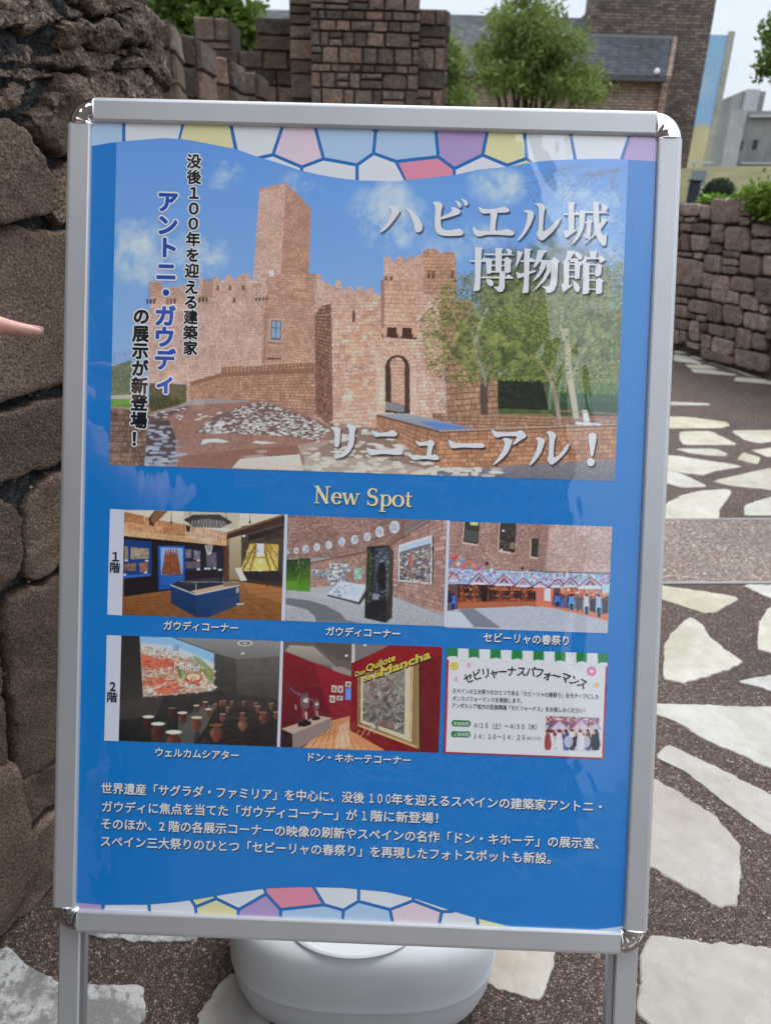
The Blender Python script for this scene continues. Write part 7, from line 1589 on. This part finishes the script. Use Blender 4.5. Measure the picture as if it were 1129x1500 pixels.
# ------------------------------------------------------------------ white water tank that weighs the stand down
ta, tb = gnd(333, 1400, .098), gnd(727, 1400, .098)
tcx, tw = (ta[0] + tb[0]) / 2, (tb[0] - ta[0]) / 2 * 1.025
tfy = gnd(530, 1500, .03)[1] - .012; TD, TZ = .135, .180
tank = root('water_tank', (tcx, tfy + TD, 0), 'rounded white plastic water tank weighing down the poster stand, below its bottom rail', 'water tank')
NA, V, Fc = 96, [], []
prof = [(.84, .0), (.89, .003), (.94, .016), (.975, .038), (.990, .060), (.995, .072), (1.0, .0742), (.9995, .0765), (.994, .079), (.994, .094), (.988, .112), (.97, .130), (.93, .145), (.86, .153), (.75, .1555), (.5, .156), (.25, .1565), (.02, .1565)]
for s, z in prof:
    for i in range(NA):
        a = 2 * math.pi * i / NA; ca, sa = math.cos(a), math.sin(a); e = 2 / 3.6
        x = tw * s * math.copysign(abs(ca) ** e, ca); y = TD * s * math.copysign(abs(sa) ** e, sa) - (.02 * (1 - (x / tw) ** 2) if sa < 0 else 0)
        V.append((tcx + x, tfy + TD + y + .012, z * TZ / .1565))
for j in range(len(prof) - 1):
    for i in range(NA): k = (i + 1) % NA; Fc.append([j * NA + i, j * NA + k, (j + 1) * NA + k, (j + 1) * NA + i])
Fc.append(list(range(NA))[::-1]); Fc.append([(len(prof) - 1) * NA + i for i in range(NA)])
for i, v in enumerate(V):     # moulded hand recess on the top
    dx, dy = (v[0] - tcx) / .095, (v[1] - (tfy + TD + .03)) / .075; r = math.hypot(dx, dy)
    if v[2] > .13: V[i] = (v[0], v[1], v[2] - .0 * max(0, 1 - r))
body = mesh('tank_body', V, Fc, M['white_plastic'], tank, smooth=True)
hx = gnd(515, 1385, TZ); V, Fc = [], []
pr2 = [(1.10, .000), (1.05, .0014), (1.0, .0018), (.96, .0004), (.93, -.0030), (.88, -.0036), (.4, -.0036), (.02, -.0036)]
for s, z in pr2:
    for i in range(48):
        a = 2 * math.pi * i / 48; V.append((hx[0] + .085 * s * math.cos(a), hx[1] + .036 + .050 * s * math.sin(a), TZ + z + .0012 + (.004 if z < 0 else 0)))
for j in range(len(pr2) - 1):
    for i in range(48): k = (i + 1) % 48; Fc.append([j * 48 + i, j * 48 + k, (j + 1) * 48 + k, (j + 1) * 48 + i])
mesh('hand_recess', V, Fc, M['white_plastic'], body, smooth=True)
v, f = tube([(tcx + .11, tfy + TD + .06, TZ - .008), (tcx + .11, tfy + TD + .06, TZ + .014)], [.02, .019], 18); mesh('filler_cap', v, f, M['white_plastic'], tank)

# ------------------------------------------------------------------ the person pointing from the left (only a fingertip is in the picture)
def camP(x, y, d): return EYE + RM @ np.array([(x - PCX) / FPX * d, (y - PCY) / FPX * d, d])
D0 = .63
tip = camP(65, 484.5, D0)
pers = root('person', (-.56, -.22, 0), 'person reaching in from the left edge, pointing at the poster with one finger', 'person')
def skin_obj(name, pts, edges, radii, m, sub=2, parent=pers, rootv=0):
    base = wloc(parent); me = bpy.data.meshes.new(name); me.from_pydata([(np.asarray(p) - base).tolist() for p in pts], edges, []); me.update(); me.materials.append(m)
    o = bpy.data.objects.new(name, me); COL.objects.link(o); o.parent = parent
    sk = o.modifiers.new('skin', 'SKIN'); sk.use_smooth_shade = True
    lay = me.skin_vertices[0].data if me.skin_vertices else None
    if lay is None:
        bm = bmesh.new(); bm.from_mesh(me); bm.verts.layers.skin.verify(); bm.to_mesh(me); bm.free(); lay = me.skin_vertices[0].data
    for i, r in enumerate(radii): lay[i].radius = (r, r) if not hasattr(r, '__len__') else r; lay[i].use_root = (i == rootv)
    ss = o.modifiers.new('subsurf', 'SUBSURF'); ss.levels = sub; ss.render_levels = sub
    return o
def hull(sph):
    bm = bmesh.new()
    for c, r in sph:
        for a in range(12):
            for b in range(1, 8):
                th, ph = 2 * math.pi * a / 12, math.pi * b / 8; bm.verts.new(np.asarray(c) + r * np.array([math.sin(ph) * math.cos(th), math.sin(ph) * math.sin(th), math.cos(ph)]))
        bm.verts.new(np.asarray(c) + (0, 0, r)); bm.verts.new(np.asarray(c) - (0, 0, r))
    g = bmesh.ops.convex_hull(bm, input=bm.verts[:]); bmesh.ops.delete(bm, geom=[v for v in bm.verts if not v.link_faces], context='VERTS'); bm.verts.index_update()
    o_ = [v.co[:] for v in bm.verts], [[v.index for v in f.verts] for f in bm.faces]; bm.free(); return o_
# the index finger as its own modelled tube, continuous with the hand below the knuckle
fx = RM @ np.array([-1.0, -.035, -.10]); fx /= np.linalg.norm(fx); upf = RM @ np.array([0, -1.0, 0]); upf = upf - np.dot(upf, fx) * fx; upf /= np.linalg.norm(upf); sdf = np.cross(fx, upf)
pxm = D0 / FPX     # metres per photograph pixel at the finger
#  distance from tip (px), centre offset up (px), half height (px), half width
fp = [(0.3,.6,.6,1.5),(1.2,.4,2.4,4),(2.8,.0,4.3,6),(5.5,-.6,5.8,7.4),(9,-.9,7.0,8.5),(14,-.9,7.9,9.3),(20,-.6,8.6,9.9),(27,.0,9.2,10.4),(34,.9,9.7,10.8),(41,1.6,10.3,11.2),(48,2.6,11.0,11.6),(55,4.0,12.1,12.0),(61,5.0,12.9,12.3),(67,5.4,13.3,12.5),(76,5.4,13.2,12.3),(90,5.4,12.9,12.3),(104,5.8,13.6,13),(112,6.2,14.4,13.6),(122,6.6,14.2,13.6),(150,8,15,14.5),(180,9,16.5,16)]
V, Fc, NS = [], [], 32
for i, (dd, cu, hh, ww) in enumerate(fp):
    for k in range(NS):
        a = 2 * math.pi * k / NS; sa, ca = math.sin(a), math.cos(a); hh_ = hh * (1.0 if sa < 0 else .97)
        p = tip + (fx * dd + upf * (cu + hh_ * sa) + sdf * ww * ca) * pxm
        if dd > 40: p = p + upf * pxm * .25 * math.sin(dd * 1.1) * max(0, sa)
        V.append(p)
for i in range(len(fp) - 1):
    for k in range(NS): j = (k + 1) % NS; Fc.append([i * NS + k, i * NS + j, (i + 1) * NS + j, (i + 1) * NS + k][::-1])
Fc.append(list(range(NS))); Fc.append([(len(fp) - 1) * NS + k for k in range(NS)][::-1])
bm = bmesh.new(); vs = [bm.verts.new(v) for v in V]
for f in Fc: bm.faces.new([vs[i] for i in f])
bmesh.ops.recalc_face_normals(bm, faces=bm.faces[:]); bm.verts.index_update(); V = [v.co[:] for v in bm.verts]; Fc = [[v.index for v in f.verts] for f in bm.faces]; bm.free()
kn = tip + fx * 165 * pxm + upf * 8 * pxm
hand_c = kn + fx * .045 - upf * .012
wrist = kn + fx * .095 - upf * .012
elbow = np.array([-.50, .02, 1.06]); shoul = np.array([-.44, -.20, 1.32])
B_ = lambda x, y, z: np.array([-.60 + x, -.22 + y, z])
pts = [B_(0,0,.92), B_(0,0,1.08), B_(0,0,1.28), B_(0,0,1.42), B_(0,.01,1.50), B_(0,.02,1.56), shoul, elbow, wrist, hand_c,
       B_(-.17,0,1.36), B_(-.22,.02,1.10), B_(-.20,.10,.88), B_(-.19,.13,.80), B_(.09,0,.86), B_(.10,.01,.48), B_(.10,-.02,.08), B_(.10,.12,.04), B_(-.09,0,.86), B_(-.10,.01,.48), B_(-.10,-.02,.08), B_(-.10,.12,.04), B_(0,.02,1.66), B_(0,.02,1.74)]
edg = [(0,1),(1,2),(2,3),(3,4),(4,5),(3,6),(3,10),(10,11),(11,12),(12,13),(0,14),(14,15),(15,16),(16,17),(0,18),(18,19),(19,20),(20,21),(5,22),(22,23)]
rad = [(.14,.10),(.125,.09),(.14,.10),(.09,.075),.052,.055,.055,.042,.027,(.034,.020),.055,.042,.027,.03,.085,.055,.038,.032,.085,.055,.038,.032,(.078,.09),(.055,.065)]
keep_i = [q for q in range(len(pts)) if q not in (7, 8, 9)]; rm2 = {q: k_ for k_, q in enumerate(keep_i)}
skin_obj('body', [pts[q] for q in keep_i], [(rm2[a_], rm2[b_]) for a_, b_ in edg], [rad[q] for q in keep_i], M['skin'])
cl = simple('dark_shirt', (.05, .06, .10), .9, 0, .2, 30, .2, .002); tr_ = simple('grey_trousers', (.09, .09, .10), .9, 0, .2, 30, .2, .002)
def cloth(name, solids_, m_, vox=.009):
    v_, f_ = join(solids_); o_ = mesh(name, v_, f_, m_, pers, smooth=True)
    r_ = o_.modifiers.new('fuse', 'REMESH'); r_.mode = 'VOXEL'; r_.voxel_size = vox; r_.use_smooth_shade = True
    s_ = o_.modifiers.new('soften', 'SMOOTH'); s_.factor = .5; s_.iterations = 8; return o_
cloth('shirt', [hull([(B_(-.09,0,.90), .10), (B_(.09,0,.90), .10), (B_(-.10,0,1.30), .105), (B_(.10,0,1.30), .105), (B_(0,0,1.42), .075)]), hull([(B_(.12,0,1.36), .07), (shoul, .068), (shoul * .5 + B_(.12,0,1.36) * .5, .07)]), hull([(shoul, .068), (shoul * .35 + elbow * .65, .060)]),
    hull([(B_(-.12,0,1.36), .07), (pts[10], .068)]), hull([(pts[10], .068), (pts[10] * .35 + pts[11] * .65, .058)])], cl)
cloth('trousers', [hull([(B_(-.09,0,.90), .098), (B_(.09,0,.90), .098), (B_(-.08,0,.80), .105), (B_(.08,0,.80), .105)])] + [hull([(B_(sx_ * .085,0,.84), .10), (B_(sx_ * .10,.01,.48), .072)]) for sx_ in (-1, 1)] + [hull([(B_(sx_ * .10,.01,.48), .072), (B_(sx_ * .10,-.02,.13), .062)]) for sx_ in (-1, 1)], tr_)
for sx_ in (-1, 1): cloth('shoe', [hull([(B_(sx_ * .10, -.05, .045), .045), (B_(sx_ * .10, .12, .036), .036), (B_(sx_ * .10, .03, .055), .05)])], simple('black_shoe', (.03, .03, .03), .5), .006)
skin_obj('hair', [pts[22] + [0,-.03,.02], pts[23] + [0,-.03,.012], pts[22] + [0,-.05,-.06]], [(0,1),(0,2)], [(.09,.095),(.07,.07),.06], simple('dark_hair', (.02,.015,.012), .6))
# palm, folded fingers, thumb and forearm: overlapping solids fused into one skin by a fine voxel remesh
knk = [kn + fx * (-.004 + .004 * i_ * i_ * .5) - sdf * .0205 * i_ - upf * (.001 * i_ * i_) for i_ in range(4)]
wr_ = kn + fx * .088 - sdf * .028 - upf * .010
solids = [(V, Fc), hull([(k_, .0108 - .0006 * i_) for i_, k_ in enumerate(knk)] + [(wr_ + sdf * .014, .018), (wr_ - sdf * .014, .017), (kn + fx * .04 - upf * .006 + sdf * .002, .0125)])]
solids.append(hull([(kn - fx * .004, .0100), (kn - fx * .03, .0092)]))
for i_ in (1, 2, 3):       # three folded fingers
    k0 = knk[i_]; L1, L2, L3 = [(0, 0, 0), (.040, .024, .016), (.037, .022, .015), (.030, .018, .013)][i_]; r_ = .0092 - .0006 * i_
    p1 = k0 - fx * L1 * .62 - upf * L1 * .78; p2 = p1 + fx * L2 * .80 - upf * L2 * .45; p3 = p2 + fx * L3 * .75 + upf * L3 * .55
    for a_, b_, ra, rb in ((k0, p1, r_ * 1.05, r_ * .98), (p1, p2, r_ * .98, r_ * .88), (p2, p3, r_ * .88, r_ * .75)): solids.append(hull([(a_, ra), (b_, rb)]))
t0_, t1_, t2_, t3_ = kn + fx * .06 + sdf * .006 - upf * .014, kn + fx * .030 + sdf * .020 - upf * .022, kn + fx * .002 + sdf * .016 - upf * .028, kn - fx * .018 + sdf * .006 - upf * .030
for a_, b_, ra, rb in ((t0_, t1_, .0150, .0115), (t1_, t2_, .0112, .0100), (t2_, t3_, .0100, .0078)): solids.append(hull([(a_, ra), (b_, rb)]))
fa = wr_ + (elbow - wr_) * .45
solids += [hull([(wr_ + sdf * .012, .0165), (wr_ - sdf * .012, .0165), (fa, .034)]), hull([(fa, .034), (elbow, .040)]), hull([(elbow, .040), (elbow * .3 + shoul * .7, .046)])]
V, Fc = join(solids)
bdy = mesh('arm', V, Fc, M['skin'], pers, smooth=True)
rm_ = bdy.modifiers.new('fuse', 'REMESH'); rm_.mode = 'VOXEL'; rm_.voxel_size = .0016; rm_.use_smooth_shade = True
sm_ = bdy.modifiers.new('soften', 'SMOOTH'); sm_.factor = .5; sm_.iterations = 5
# nail
V, Fc = [], []
for i in range(7):
    for k in range(7):
        t, a = i / 6, (k / 6 - .5) * 1.5; dd = 1.0 + 13 * t; hh = np.interp(dd, [q[0] for q in fp], [q[2] for q in fp]); cu = np.interp(dd, [q[0] for q in fp], [q[1] for q in fp]); ww = np.interp(dd, [q[0] for q in fp], [q[3] for q in fp])
        V.append(tip + (fx * (dd - 1.2) + upf * (cu + (hh + .30) * math.cos(a) * .97) - sdf * (ww + .30) * math.sin(a)) * pxm)
for i in range(6):
    for k in range(6): Fc.append([i * 7 + k, i * 7 + k + 1, (i + 1) * 7 + k + 1, (i + 1) * 7 + k])
mesh('nail', V, Fc, simple('nail', (.80, .58, .52), .25), bdy, smooth=True)
for k, sx_ in ((0, -1), (1, 1)):
    e_ = bmesh.new(); bmesh.ops.create_uvsphere(e_, u_segments=12, v_segments=8, radius=.011); me = bpy.data.meshes.new('eye'); e_.to_mesh(me); e_.free(); me.materials.append(M['white_plastic']); o = bpy.data.objects.new('eye', me); COL.objects.link(o); o.parent = pers; o.location = Vector(np.array(pts[22]) + [sx_ * .03, .083, .0] - wloc(pers))
